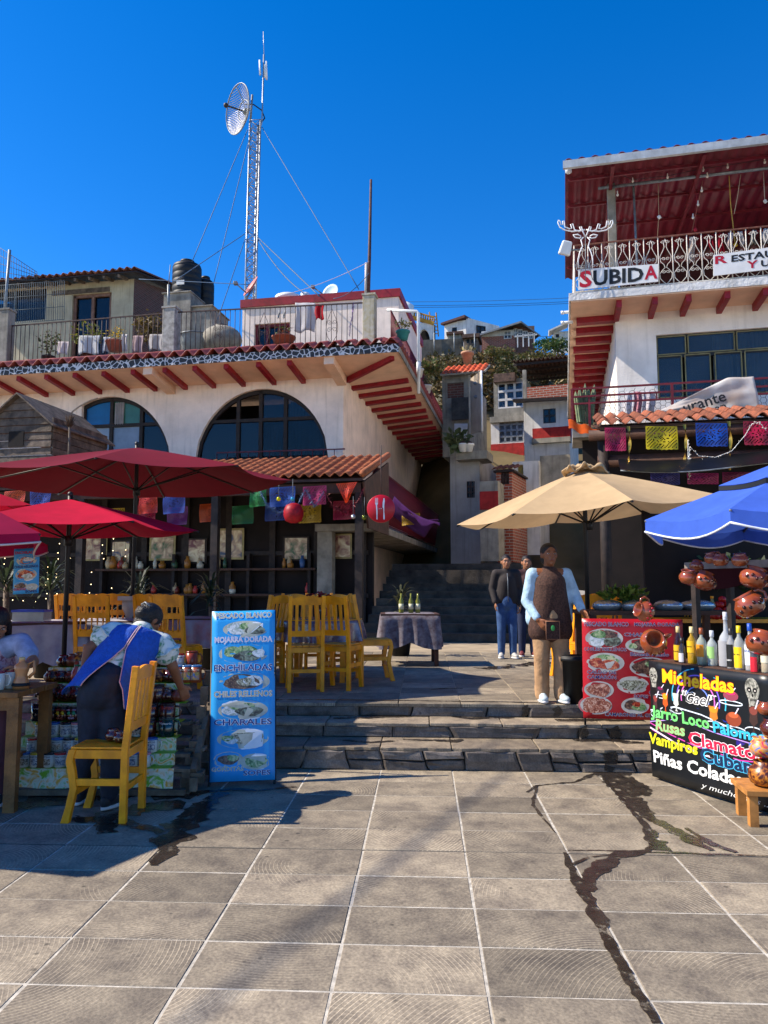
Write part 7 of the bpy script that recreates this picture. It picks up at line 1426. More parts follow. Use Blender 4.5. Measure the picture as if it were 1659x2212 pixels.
for lab, x, b, pr, gl_, lc, cap, h_, r_, lq, lr_, tx in (
    ('brown beer bottle with a yellow label at the end of the bar', 685, .12, 'beer', '#2c130a', '#d8a818', '#c8b078', .275, .036, None, (.06, .5), ('Victoria', .016, '#2a1a10', .3)),
    ('small clear bottle with white label and purple tag', 758, .08, 'tall', '#3a3a40', '#c8c8d0', '#1c1c20', .2, .026, None, (.05, .4), None),
    ('gold tequila bottle with round yellow label and red base', 820, .12, 'tall', '#c8a020', '#e0b418', '#d8c890', .29, .036, (.5, '#b08410'), (.3, .62), ('Cuervo', .016, '#1c1408', .45)),
    ('tequila bottle with orange label and copper cap', 905, .13, 'tall', '#b8c0b0', '#e08a18', '#8a4420', .285, .038, (.42, '#c8a030'), (.22, .55), None),
    ('clear tequila bottle with green label and silver cap', 1010, .13, 'tall', '#c4ccc8', '#9ac878', '#b8bcc4', .27, .037, (.4, '#b8b890'), (.22, .55), None),
    ('large square shouldered bottle with glass stopper and grey label', 1115, .17, 'fat', '#c8ccd0', '#9c9ca0', '#c8ccd4', .44, .055, (.3, '#a06018'), (.02, .45), None),
    ('slim clear bottle with black upright label', 1228, .10, 'tall', '#b0b0b0', '#181818', '#2a2a2c', .30, .032, (.4, '#b8843c'), (.05, .6), ('JELAMO', .016, '#d8d8d4', .2)),
    ('yellow capped bottle with oval yellow label and red base', 1310, .10, 'tall', '#b8bcb4', '#e8c818', '#e0c414', .32, .036, (.5, '#a82a14'), (.05, .52), ('Sal de', .014, '#2a2a14', .34)),
    ('blue capped bottle with white and blue AZUL label', 1400, .12, 'tall', '#c0c4c8', '#d4dce8', '#1c4cb0', .34, .038, (.45, '#b89860'), (.12, .55), ('AZUL', .02, '#1c3c8a', .4)),
    ('small bottle with red lower label beside the hanging jug', 1495, .07, 'tall', '#3a2a28', '#c81c30', '#c8c4c0', .24, .030, None, (.02, .45), None),
    ('clear bottle with amber drink half hidden by the hanging jug', 1565, .11, 'tall', '#c0bca8', '#d8d0b8', '#c89a40', .24, .034, (.5, '#c08a28'), (.3, .5), None)):
    bottle(lab, bpx(Z7(x)), b, pr, gl_, lc, cap, h_, r_, lq, lr_, txt=tx)
# ---------------- clay jugs
m_clay = mat('glazed_clay', '#9a4a22', .18, .22, 9, spec=.6, coat=.5, col2='#6a2c14'); m_clayd = mat('dark_glazed_clay', '#5a2416', .15, .25, 8, spec=.6, coat=.6, col2='#3a160e'); m_claylt = mat('pale_clay', '#b0714a', .4, .15, 9); m_floral = blend_print('floral', '#2c120c', '#5a2214', '#b8741c', 26)
def jug(label, loc, s=.1, M=None, rz=0, m_=None, handle=True, prof=None, group='glazed clay jugs', deco=None, name='clay_jug', cat='jug', ears=False):
    t = thing(name, label, cat, loc, rz, group, rot=M); m_ = m_ or m_clay
    P = prof or [(.55, 0), (.8, .15), (1.0, .55), (.98, .9), (.75, 1.2), (.62, 1.35), (.72, 1.5), (.66, 1.5), (.55, 1.3), (.001, .3)]
    MB().lathe([(r * s, z * s) for r, z in P], 22).build('body', m_, t)
    if handle: MB().tube([(s * x, 0, s * z) for x, z in ((.66, 1.32), (1.05, 1.35), (1.32, 1.0), (1.22, .6), (.96, .5))], s * .12, 8).build('handle', m_, t)
    if ears: MB().tube([(-s * .7, 0, s * 1.3), (-s * 1.1, 0, s * 1.25), (-s * 1.2, 0, s * .8), (-s * .95, 0, s * .6)], s * .1, 7).build('handle', m_, t)
    if deco:
        mb = MB()
        for k in range(6):
            a = R(-150 + 20 * k); c = Vector((math.cos(a) * s * 1.0, math.sin(a) * s * 1.0, s * (.55 + .18 * (k % 2)))); mb.ell(c, (s * .12, s * .12, s * .14), 8, 6)
        mb.build('decoration', mat('deco_' + deco, deco, .25, .2), t)
    return t
for lab, x, y, s_, rot, dc_, a_d in (('clay jug with red flowers hanging sideways from the bar post', 470, 735, .082, (0, R(-75), .3), '#b8202a', 6.0), ('round orange clay jug hanging with its knob towards the steps', 480, 1030, .10, (R(70), R(-20), 0), '#6a2410', 6.0), ('tilted clay jug with dark leaf pattern under the pale beam', 985, 480, .085, (0, R(24), .4), '#3a1a12', 5.9), ('clay mug hanging beside the tilted jug', 850, 440, .07, (0, R(-15), 1.2), None, 5.95), ('faceted clay jug hanging high by the end post', 1480, 450, .095, (0, R(22), .2), '#4a1a12', 5.4), ('clay barrel mug with orange rim hanging by the end post', 1530, 715, .105, (R(-12), R(-28), 0), '#2a1210', 5.35), ('round clay jug with dark leaves hanging in front of the bottles', 1560, 1110, .10, (R(-8), R(20), 0), '#3a1812', 5.2)):
    c = at(Z7(x), 1152 + y * .213, a_d); t = jug(lab, c - Vector((0, 0, s_ * .7)), s_, rot, deco=dc_, group='clay jugs hanging around the drinks bar'); 
# stool with pots at the corner
fp = onz(1621, 1784); st = thing('low_stool', 'low pale wooden stool with clay pots beside the drinks banner', 'stool', (fp.x + .02, fp.y, 0), YAW - .15); m_pine = mat('pine', '#b87c3c', .6, .2, 9, streak=.2)
MB().bb(-.05, .5, -.06, .3, .20, .235).build('seat', m_pine, st, bevel=.004)
for x, y in ((0, 0), (.45, 0), (0, .25), (.45, .25)): MB().bb(x - .027, x + .027, y - .03, y + .03, 0, .2).build('leg', m_pine, st)
sp = Vector((fp.x + .02, fp.y, .236)); JL = lambda x, y, z=0: sp + CR * x + CD * y + Vector((0, 0, z))
jug('large brown clay pot with painted orange flowers on the low stool', JL(.13, .07), .112, rz=-.6, m_=m_floral, prof=[(.5, 0), (.85, .2), (1.0, .6), (.9, 1.0), (.62, 1.2), (.68, 1.45), (.6, 1.45), (.5, 1.2), (.001, .3)], handle=False, name='clay_pot', cat='pot', group='clay pots on the low stool')
jug('brightly painted clay jug stacked above the brown pot', JL(.16, .16, .17), .085, rz=.4, m_=blend_print('bright', '#c01c5a', '#e0a020', '#2a6ac0', 20), name='clay_jug', group='clay pots on the low stool'); jug('brown clay pot standing behind the painted jug', JL(.24, .17, .30), .08, m_=m_clayd, group='clay pots on the low stool'); jug('orange rimmed clay mug on the topmost pot', JL(.22, .2, .44), .06, m_=m_clay, group='clay pots on the low stool')
jug('blue and white painted clay jug at the back of the stool', JL(.38, .2), .1, m_=blend_print('bluewhite', '#243a8a', '#c8ccd8', '#8a2a2a', 24), group='clay pots on the low stool')
# ---------------- food stall table behind the red banner
p0 = at(1345, 1268, 7.65); ft = thing('food_stall_table', 'food stall table with foil trays behind the red menu banner', 'table', (p0.x, p0.y, Z3), YAW)
MB().bb(-.42, 1.0, -.3, .35, .84, .88).build('table_top', m_brown, ft)
for x in (-.38, .95):
    for y in (-.26, .3): MB().bb(x - .03, x + .03, y - .03, y + .03, 0, .84).build('leg', m_brown, ft)
m_foil = mat('foil', '#c0c4c8', .22, .1, 20, metal=.9, bump=.6, bscale=35)
for k, (x, y, r_, lab) in enumerate(((-.18, -.08, .15, 'foil wrapped dish topped with green leaves beside the stall post'), (.08, -.1, .17, 'long foil covered tray in the middle of the food stall'), (.42, -.08, .16, 'foil covered tray behind the hanging orange jug'), (.72, -.05, .17, 'foil covered tray at the bar end of the food stall'))):
    t = thing('foil_tray', lab, 'tray', (p0.x + CR.x * x + CD.x * y, p0.y + CR.y * x + CD.y * y, Z3 + .88), YAW + k); MB().ell((0, 0, .05), (r_, r_ * .7, .055), 22, 10).build('foil', m_foil, t); MB().lathe([(r_ * .8, 0), (r_ * 1.02, .035), (r_ * 1.0, .045)], 22, sy=.72).build('tray', m_steel, t)
bush('herb_bunch', 'bunch of green herbs lying on the foil trays', 'herbs', (p0.x, p0.y, Z3 + .96), .22, .12, .07, 260, .08, ['#4a6a20', '#7a8a30'], 4, seed=90)
t = thing('waste_bin', 'black plastic bin standing beside the red menu banner', 'bin', onz(1247, 1522, Z3) + CD * .12); MB().lathe([(.11, 0), (.14, .42), (.15, .42), (.15, .45), (.13, .45), (.12, .4)], 20).build('body', m_black, t); MB().lathe([(.152, .40), (.155, .42), (.152, .44)], 20).build('rim', m_black, t)
# fruit stall at the back right
p1 = at(1570, 1268, 8.6); fs = thing('fruit_stall', 'yellow wooden stall with fruit and jars behind the drinks bar', 'stall', (p1.x, p1.y, Z3), YAW)
MB().bb(-.75, .8, -.25, .3, .72, .76).build('shelf', m_yel2, fs); MB().bb(-.8, .8, .35, .4, 0, 2.1).build('back_board', m_inwall, fs)
for x in (-.7, .75): MB().bb(x - .03, x + .03, -.22, -.16, 0, .72).build('leg', m_yel2, fs)
MB().bb(-.3, .8, -.6, -.2, .3, .5).build('front_box', m_dark, fs)
P1 = lambda x, y, z: Vector((p1.x, p1.y, Z3)) + CR * x + CD * y + Vector((0, 0, z)); rn = random.Random(8); m_tom = mat('tomato_skin', '#b81c14', .25, .15, 8, objvar=.15)
tm_ = MB().ell((0, 0, 0), (.042, .042, .036), 12, 8).mesh('tomato', m_tom); n_ = 0
bq = at(1565, 1306, 8.4); bq.z = Z3 + .76
for L_, cnt in enumerate((4, 3, 2, 1)):
    for i in range(cnt):
        for j in range(cnt - (0 if L_ else 1)):
            inst(tm_, 'tomato', None, bq + CR * ((i - cnt / 2) * .08) + CD * ((j - cnt / 2) * .08) + Vector((0, 0, .036 + L_ * .06)), label='red tomato in the heaped pile on the fruit stall', cat='tomato', group='tomatoes on the fruit stall')
bq = at(1600, 1290, 8.5); t = thing('egg_bowl', 'brown bowl heaped with white onions on the fruit stall', 'bowl', (bq.x, bq.y, Z3 + .76), 0); MB().lathe([(.06, 0), (.12, .05), (.15, .1), (.14, .1), (.1, .05), (.001, .02)], 18).build('bowl', m_clayd, t)
for i in range(10): a = i * 2.4; r_ = .02 + .009 * i; MB().ell((r_ * math.cos(a), r_ * math.sin(a), .13 + .03 * (1 - i / 10)), .035, 10, 7).build('onion', mat('onion_white', '#d0ccb8', .4, .08), t)
t = thing('banana_bunch', 'bunch of bananas on the yellow fruit shelf', 'bananas', at(1498, 1285, 8.5)); t.location.z = Z3 + .78
for i in range(7): a = R(-50 + 16 * i); MB().tube([(0, 0, .16), (.07 * math.sin(a), -.04, .12), (.13 * math.sin(a), -.05, .06), (.15 * math.sin(a), -.03, 0.0)], [.008, .018, .018, .006], 8).build('banana', mat('banana', '#a8862c', .5, .2, 9), t)
t = thing('oil_bottle', 'clear plastic oil bottle on the yellow fruit shelf', 'bottle', at(1538, 1290, 8.4)); t.location.z = Z3 + .76; MB().lathe([(.035, 0), (.037, .02), (.037, .16), (.015, .2), (.015, .23)], 16).build('body', mat('glass_#b8b070', '#b8b070', .06, .05, alpha=.6), t); MB().lathe([(.018, .225), (.018, .25), (.001, .252)], 12).build('cap', m_yel2, t)
bush('stall_greens', 'hanging dark greenery behind the fruit stall', 'plant', P1(.1, .2, 1.05), .45, .12, .22, 420, .1, ['#24381c', '#31491f'], 6, seed=91)
# ================================================================== MUG STALL ON THE LEFT
m_gwood = mat('grey_pallet_wood', '#7a6a58', .85, .3, 6, bump=.4, objvar=.2, streak=.4)
ROWS = ((1656, 5.93), (1624, 6.03), (1590, 6.13), (1556, 6.23), (1516, 6.34), (1474, 6.46), (1440, 6.60))
RZ = [at(300, v, d).z for v, d in ROWS]; xl, xr = (44 - CX) / F * 5.95, (404 - CX) / F * 6.1
sO = CR * 0 + CD * 5.88; stl = thing('mug_stand', 'stepped wooden stand covered with a fruit print oilcloth full of mugs', 'stand', (sO.x, sO.y, 0), YAW)
m_oil = blend_print('fruitcloth', '#6fae1c', '#d8dccc', '#e0a428', 14); m_lime = mat('lime_cloth', '#86b81c', .4, .12, 6)
for k in range(7):
    y0 = ROWS[k][1] - 5.88 - .05; MB().bb(xl + .02, xr + .12 - .03 * k, y0, y0 + .13, RZ[k] - .03, RZ[k] - .006).build('shelf_board', m_gwood, stl)
    MB().bb(xr + .06, xr + .12, y0, y0 + .05, 0 if k == 0 else (RZ[k - 1] if y0 < .5 else .2), RZ[k] - .03).build('upright', m_gwood, stl)
    z0 = RZ[k - 1] if k else .05
    MB().grid(lambda u, v: (xl + (xr - xl - .02 * k) * u, y0 - .004 - (.02 * (1 - v) if k == 0 else 0) + .004 * math.sin(u * 40), z0 + (RZ[k] - z0 - .002) * v + (.012 * math.sin(u * 17) if k == 0 and v < .1 else 0)), 30, 3).build('cloth_front', m_oil, stl)
    MB().bb(xl, xr - .03, y0, y0 + .13, RZ[k] - .004, RZ[k] - .001).build('cloth_top', m_lime, stl)
MB().bb(xl - .02, xr + .1, -.07, -.03, .01, .05).build('front_plank', m_gwood, stl)
for y in (.0, .25, .5): MB().bb(xr + .05, xr + .17, y, y + .05, .02, .12).build('pallet_block', m_gwood, stl)
for k in range(4): MB().bb(xr - .02 + .05 * k, xr + .2 - .02 * k, .02 + .16 * k, .14 + .16 * k, .125 + .15 * k, .15 + .15 * k).build('side_board', m_gwood, stl)
for k in range(3): MB().beam((xr + .15 - .02 * k, .1 + .16 * k, .15 + .15 * k), (xr + .15 - .02 * k, .12 + .16 * k, .28 + .15 * k), .05, .04, (0, 1, 0)).build('side_post', m_gwood, stl)
MB().beam((xr + .14, .03, .16), (xr + .14, .6, .62), .04, .06).build('side_brace', m_gwood, stl)
# mugs
def wrap(mb, txt, r, z, size, width, a0=-90, **k): return text_on(mb, txt, lambda x, y: ((r + .0012) * math.cos(R(a0) + x / r), (r + .0012) * math.sin(R(a0) + x / r), z + y), size, width, **k)
m_ceram = mat('white_ceramic', '#d6d0c4', .15, .05, 4, spec=.6, coat=.4)
def cyl_mug(r=.046, h=.104, body=m_ceram, rim='#2a4a8a', txt='JANITZIO', pic=None, txtcol='#22242c'):
    prof = [(r * .9, 0), (r, .006), (r, h), (r * .9, h), (r * .88, .012), (.001, .012)]
    D = {'body': MB().lathe(prof, 22).mesh('body', body), 'rim': MB().lathe([(r * 1.004, h - .012), (r * 1.012, h - .006), (r * 1.0, h + .002), (r * .9, h + .002)], 22).mesh('rim', mat('rim_' + rim, rim, .2, .08)),
         'handle': MB().tube([(r * .95, 0, h * .82), (r * 1.5, 0, h * .8), (r * 1.72, 0, h * .55), (r * 1.5, 0, h * .25), (r * .95, 0, h * .2)], r * .13, 7).mesh('handle', body)}
    if txt: D['lettering'] = wrap(MB(), txt, r, h * .70, h * .17, r * 1.7, bold=.02).mesh('lettering', ink(txtcol))
    if pic: D['picture'] = MB().grid(lambda u, v: ((r + .001) * math.cos(R(-140 + 100 * u)), (r + .001) * math.sin(R(-140 + 100 * u)), h * (.18 + .45 * v)), 8, 1).mesh('picture', pic)
    return D
def place_mug(D, label, u, k, name='souvenir_mug', cat='mug', hang_=0, dz=0.0, dd=0.0, rz=None, group='mugs on the stepped stand', scale=1.0):
    v, d = ROWS[k]; p = at(u, 1268, d + dd); t = thing(name, label, cat, (p.x, p.y, RZ[k] + dz), rz if rz is not None else random.uniform(-.35, .35), group); t.scale = (scale,) * 3
    for nm, me in D.items(): inst(me, nm, t)
    return t
p_isl = blend_print('island', '#3a4458', '#7a8698', '#c8c8c4', 60); p_dan = blend_print('dancers', '#2c1c14', '#8a7a68', '#d0c8b8', 90); p_sun = blend_print('sunset', '#2a7ab8', '#e0a060', '#7aa838', 30)
rims = {'blue': '#3a6aa8', 'red': '#b02420', 'yellow': '#d0b020', 'black': '#202024', 'pink': '#c88a90', 'grey': '#8a8c92'}
MUG = {(c, p): cyl_mug(rim=h_, pic=(p_isl if p == 'i' else p_dan)) for c, h_ in rims.items() for p in 'id'}
ordn = ('lowest', 'second lowest', 'third', 'fourth', 'fifth', 'sixth', 'top')
lay = {0: [(265, 'blue', 'd'), (365, 'yellow', 'i'), (470, 'black', 'd'), (565, 'red', 'i'), (660, 'grey', 'd'), (760, 'pink', 'i'), (865, 'grey', 'i'), (960, 'red', 'd'), (1150, 'blue', 'i'), (1250, 'pink', 'd')], 1: [(335, 'red', 'i'), (430, 'grey', 'd'), (535, 'blue', 'd'), (630, 'black', 'i'), (725, 'yellow', 'd'), (820, 'blue', 'i'), (915, 'black', 'd'), (1110, 'red', 'd'), (1205, 'grey', 'i'), (1300, 'blue', 'i')], 2: [(395, 'yellow', 'i'), (495, 'blue', 'i'), (600, 'black', 'i'), (690, 'pink', 'i'), (790, 'blue', 'd'), (885, 'red', 'i'), (985, 'grey', 'i'), (1085, 'yellow', 'd'), (1180, 'blue', 'd')]}
pn = {'i': 'lake island picture', 'd': 'dancers picture'}
for k, L_ in lay.items():
    for x, c, p in L_: place_mug(MUG[(c, p)], 'white souvenir mug with %s rim and %s in the %s mug row' % (c, pn[p], ordn[k]), x * .2593, k)
def clay_mug(body, txt, rim='#2a1410', r=.052, h=.115, col='#e0701c', deco=None):
    D = cyl_mug(r, h, body, rim, txt, None, col)
    if deco: D['decoration'] = deco
    return D
def skull_deco(c1, c2, r=.05, h=.11):
    mb = MB()
    for sg in (-1, 1): a = R(-90 + sg * 22); mb.ell((r * math.cos(a), r * math.sin(a), h * .58), (.014, .014, .016), 8, 6)
    mb.cur = 1; mb.ell((0, -r, h * .4), (.006, .008, .01), 6, 5)
    for i in range(6): a = R(-112 + 9 * i); mb.ell((r * 1.0 * math.cos(a), r * 1.0 * math.sin(a), h * .22), (.006, .005, .009), 6, 5)
    for sg in (-1, 1): a = R(-90 + sg * 26); mb.ell((r * 1.02 * math.cos(a), r * 1.02 * math.sin(a), h * .80), (.018, .01, .006), 7, 5)
    return mb.mesh('decoration', [mat('deco_' + c1, c1, .25), mat('deco_' + c2, c2, .25)])
for x, c1, c2, lab in ((470, '#a02a3a', '#7a9a5a', 'dark skull mug with red eyes and green brows'), (565, '#d8b028', '#a04a2a', 'brown skull mug with yellow eyes'), (655, '#3aa078', '#c8a0b0', 'black skull mug with green eyes and pink teeth'), (755, '#c87a2a', '#8a9a4a', 'brown skull mug with orange eyes half behind the vendor')):
    place_mug(clay_mug(m_clayd, None, r=.05, h=.11, deco=skull_deco(c1, c2)), lab, x * .2593, 3, 'skull_mug', rz=0)
m_dkgl = mat('dark_green_glaze', '#14302c', .15, .2, 6, spec=.6, coat=.5); m_navy = mat('navy_glaze', '#141a2c', .15, .2, 6, coat=.5)
place_mug(cyl_mug(.062, .135, m_navy, '#2a2a30', 'Corona', None, '#d8d4cc'), 'large navy beer mug lettered Corona beside the skull mugs', 375 * .2593, 3, 'beer_mug', rz=0)
place_mug(cyl_mug(.062, .14, m_dkgl, '#203a34', 'Victoria', None, '#d8d8d4'), 'large dark green beer mug lettered Victoria on the stand', 1420 * .2593, 2, 'beer_mug', rz=.1)
for x, k, col, lab in ((1285, 3, '#d8641c', 'brown clay mug lettered JANITZIO in orange behind the chair back'), (1425, 3, '#b8403a', 'brown clay mug lettered JANITZIO in red next to the lime cloth'), (1270, 2, '#a8a030', 'dark clay mug lettered JANITZIO low behind the chair back'), (1330, 4, '#d8b080', 'brown clay mug below the painted bottle')): place_mug(clay_mug(m_clayd, 'JANITZIO', r=.062, h=.135, col=col), lab, x * .2593, k, 'clay_mug', rz=.15)
place_mug(cyl_mug(.045, .11, m_ceram, '#b02420', 'Victoria', None, '#1c1c1c'), 'white mug with red rim lettered Victoria on the top row', 1508 * .2593, 6, rz=.1); place_mug(cyl_mug(.05, .13, mat('box_clay', '#8a3418', .3, .12, coat=.3), '#6a2410', None), 'tall plain reddish clay mug on the top row beside the blue banner', 1612 * .2593, 6, 'clay_mug', rz=.2)
for x, lab in ((1575, 'mug with painted sunset lake scene on a clay base'), (1650, 'mug with painted blue lake scene beside the banner'), (1510, 'mug with painted scene above the white tag')): place_mug(cyl_mug(.047, .14, mat('orange_clay', '#9a4a20', .3, .12, coat=.3), '#3a6aa0', 'DIA DE' if x == 1650 else 'JANITZIO', p_sun, '#e8d8c0'), lab, x * .2593, 5, rz=0)
for x, k, s_, lab, dk in ((440, 4, .095, 'round brown animal jug with an open mouth on the stand', 0), (590, 4, .085, 'brown clay jug with handle beside the animal jug', 1), (680, 4, .08, 'dark clay jug half hidden by the vendor', 1), (540, 5, .06, 'brown lettered clay mug in the sixth row', 1), (625, 5, .06, 'cream and brown clay mug in the sixth row', 0), (700, 5, .058, 'clay mug next to the vendor arm in the sixth row', 0), (790, 6, .06, 'clay mug at the top behind the vendor', 0), (1340, 5, .07, 'round clay flask with painted purple flowers', 0), (1420, 4, .065, 'bunch of dark red glazed beads jug near the vendor hand', 1)):
    v, d = ROWS[k]; p = at(x * .2593, 1268, d + .03); jug(lab, (p.x, p.y, RZ[k]), s_, rz=random.uniform(-.6, .6), m_=m_clayd if dk else m_floral if x == 1340 else mat('brown_clay', '#7a3a24', .3, .2, 7, coat=.3), group='clay jugs on the stepped stand', deco='#3a1a14' if x in (440, 590) else None)
for k, xs in ((3, (855, 950, 1045, 1140)), (4, (790, 890, 990, 1090, 1190, 1270, 1510)), (5, (460, 790, 880, 970, 1060, 1150, 1240, 1440)), (6, (560, 640, 700, 870, 960, 1050, 1140, 1230, 1310, 1400))):
    for i, x in enumerate(xs):
        v, d = ROWS[k]; p = at(x * .2593, 1268, d + .02); dk = (i + k) % 3; jug('%s clay %s in the %s mug row of the stand' % (('dark glazed', 'reddish brown', 'flower painted')[dk], 'mug' if i % 2 else 'jug', ordn[k]), (p.x, p.y, RZ[k]), .062 + .008 * ((i * 7) % 3), rz=random.uniform(-1.5, 1.5), m_=(m_clayd, mat('brown_clay', '#7a3a24', .3, .2, 7, coat=.3), m_floral)[dk], group='clay jugs on the stepped stand')
for x, lab, col in ((700, 'white bottle vase with green neck band among the clay mugs', '#c8ccc4'), (665, 'red striped shell shaped vase below the white bottle', '#b8483a')):
    v, d = ROWS[5]; p = at(x * .2593, 1268, d - .02); t = thing('bottle_vase', lab, 'vase', (p.x, p.y, RZ[5])); s_ = .05; MB().lathe([(s_ * .6, 0), (s_, .05), (s_ * .8, .09), (s_ * .35, .13), (s_ * .35, .17), (s_ * .45, .175), (.001, .175)], 18).build('body', mat('vase_' + col, col, .2, .1, coat=.3), t); MB().lathe([(s_ * .38, .135), (s_ * .42, .14), (s_ * .38, .15)], 16).build('band', mat('band_green', '#2a7a4a', .3), t)
# left table with mugs and figurine jug
tp0 = onz(70, 1640); lt = thing('vendor_table', 'rough wooden vendor table with mugs and a lower shelf', 'table', (*(at(20, 1268, 5.62).xy), 0), YAW); m_tab = mat('table_wood', '#8a5c2c', .6, .25, 5, bump=.3, streak=.4)
xr_ = (88 - 20) / F * 5.62; hT = 1.55 - (1488 - 1268) * 5.45 / F
for k in range(3): MB().bb(-1.3, xr_ - .02 + .012 * k, -.24 + .2 * k, -.045 + .2 * k, hT - .04, hT).build('top_plank', m_tab, lt, bevel=.004)
MB().bb(-1.2, xr_ - .06, -.2, -.17, hT - .13, hT - .041).build('apron', m_tab, lt)
for x in (xr_ - .06, -1.1):
    for y in (-.19, .3): MB().bb(x - .04, x + .04, y - .03, y + .03, 0, hT - .041).build('leg', m_tab, lt)
for k in range(3): MB().bb(-1.25, xr_ - .2, -.2 + .18 * k, -.04 + .18 * k, .28, .31).build('shelf_plank', m_tab, lt)
LT = lambda x, y, z=0: Vector((lt.location.x, lt.location.y, hT + z)) + CR * x + CD * y
def free_mug(D, label, p, rz=0, sc=1.0, name='souvenir_mug'): 
    t = thing(name, label, 'mug', p, rz, 'mugs on the vendor table'); t.scale = (sc,) * 3
    for nm, me in D.items(): inst(me, nm, t)
big = cyl_mug(.05, .13, m_ceram, '#8a2a3a', None)
free_mug(big, 'white mug with dark red rim on the vendor table', LT((72 * .2593 - 20) / F * 5.5, -.1), .5); free_mug(big, 'white mug with dark red rim turned to show its handle on the vendor table', LT((125 * .2593 - 20) / F * 5.6, .0), 0.0); free_mug(cyl_mug(.045, .12, m_clayd, '#3a1a12', None), 'dark brown mug at the edge of the vendor table', LT((5 * .2593 - 20) / F * 5.5, -.12), 0)
p = LT((240 * .2593 - 20) / F * 5.55, -.05); t = thing('figure_jug', 'tan clay jug shaped like a small figure on the vendor table', 'jug', p, .2)
MB().lathe([(.055, 0), (.062, .03), (.045, .075), (.04, .1), (.052, .14), (.05, .17), (.022, .19), (.02, .21), (.024, .215), (.001, .215)], 20, sy=.8).build('body', mat('tan_clay', '#b87a48', .35, .12, coat=.2), t); MB().tube([(.04, 0, .17), (.085, 0, .2), (.09, 0, .12), (.05, 0, .08)], .012, 7).build('handle', mat('tan_clay', ''), t); MB().lathe([(.02, .205), (.022, .225), (.001, .23)], 12).build('stopper', mat('cork', '#c8a878', .8), t)
mb = MB(); mb.lathe([(.0635, .022), (.0635, .03), (.058, .045)], 20, sy=.82).build('painted_band', m_black, t)
jug('pair shaped brown clay jug lying on the yellow chair seat', (cc.x + .03, cc.y + .02, .492), .055, (0, R(0), 2.4), m_=m_clayd, group='clay jugs on the yellow chair', deco='#8a4a2a'); jug('brown clay mug with carved face on the yellow chair seat', (cc.x + .10, cc.y - .03, .492), .05, rz=.5, m_=m_clayd, group='clay jugs on the yellow chair', deco='#b08a5a')
# plastic food box on the white cloth, poinsettia jug, bottles on the small table
p = at(72, 1268, 8.4); t = thing('food_box', 'clear plastic box of white cheese with a blue lid', 'box', (p.x, p.y, Z3 + .737), YAW); MB().bb(-.17, .17, -.1, .1, 0, .1).build('box', mat('clear_plastic', '#b8bcb8', .15, .1, alpha=.6), t); MB().bb(-.155, .155, -.09, .09, .01, .085).build('cheese', mat('cheese', '#d4d0c4', .8, .1, 30, bump=.6), t); MB().bb(-.18, .18, -.11, .11, .1, .125).build('lid', mat('blue_lid', '#1c3aa8', .35, .06), t, bevel=.005)
p = Vector(t_round) + CR * .02 - CD * .22; t = thing('poinsettia', 'red poinsettia in a black lettered mug on the round table', 'plant', p + Vector((0, 0, .008))); rn = random.Random(5)
MB().lathe([(.05, 0), (.055, .01), (.055, .16), (.05, .16), (.048, .02)], 18).build('mug', m_black, t); MB().tube([(.05, 0, .13), (.09, 0, .12), (.09, 0, .04), (.05, 0, .03)], .008, 6).build('handle', mat('red_handle', '#b01838', .4), t); wrap(MB(), 'MEXICO', .055, .09, .025, .08).build('lettering', m_wink, t); MB().tube([(0, 0, .1), (0, 0, .22)], .01, 6).build('stem', leafmat('#3a4a20'), t)
def petals(n_, r0, zz, m_, nm, rn_=rn):
    for i in range(n_):
        a = rn_.random() * 6.28; e = Vector((math.cos(a), math.sin(a), rn_.uniform(-.35, .35))); s_ = Vector((-math.sin(a), math.cos(a), 0)) * r0 * .3; c = Vector((rn_.uniform(-.09, .09), rn_.uniform(-.05, .05), zz + rn_.uniform(-.03, .05)))
        MB().add([c, c + e * r0 * .5 + s_ + Vector((0, 0, .01)), c + e * r0 + Vector((0, 0, -.02)), c + e * r0 * .5 - s_ + Vector((0, 0, .01))], [(0, 1, 2, 3)], False).build(nm, m_, t)
petals(34, .11, .25, leafmat('#a80c20'), 'petal'); petals(14, .12, .19, leafmat('#22361a'), 'leaf')
for k, (dx, lab) in enumerate(((-.12, 'bottle with pale label on the small alley table'), (.02, 'second bottle with pale label beside it on the alley table'), (.12, 'green bottle at the edge of the alley table'))):
    p = Vector(t_back) + CR * dx - CD * .1; t = thing('wine_bottle', lab, 'bottle', p + Vector((0, 0, .008))); MB().lathe([(.034, 0), (.036, .01), (.036, .17), (.014, .22), (.014, .28)], 16).build('glass', mat('glass_#7a7a30', '#7a7a30', .08, .1), t); MB().lathe([(.037, .05), (.037, .13)], 16).build('label', mat('lab_cream', '#c8c4a0', .5), t)
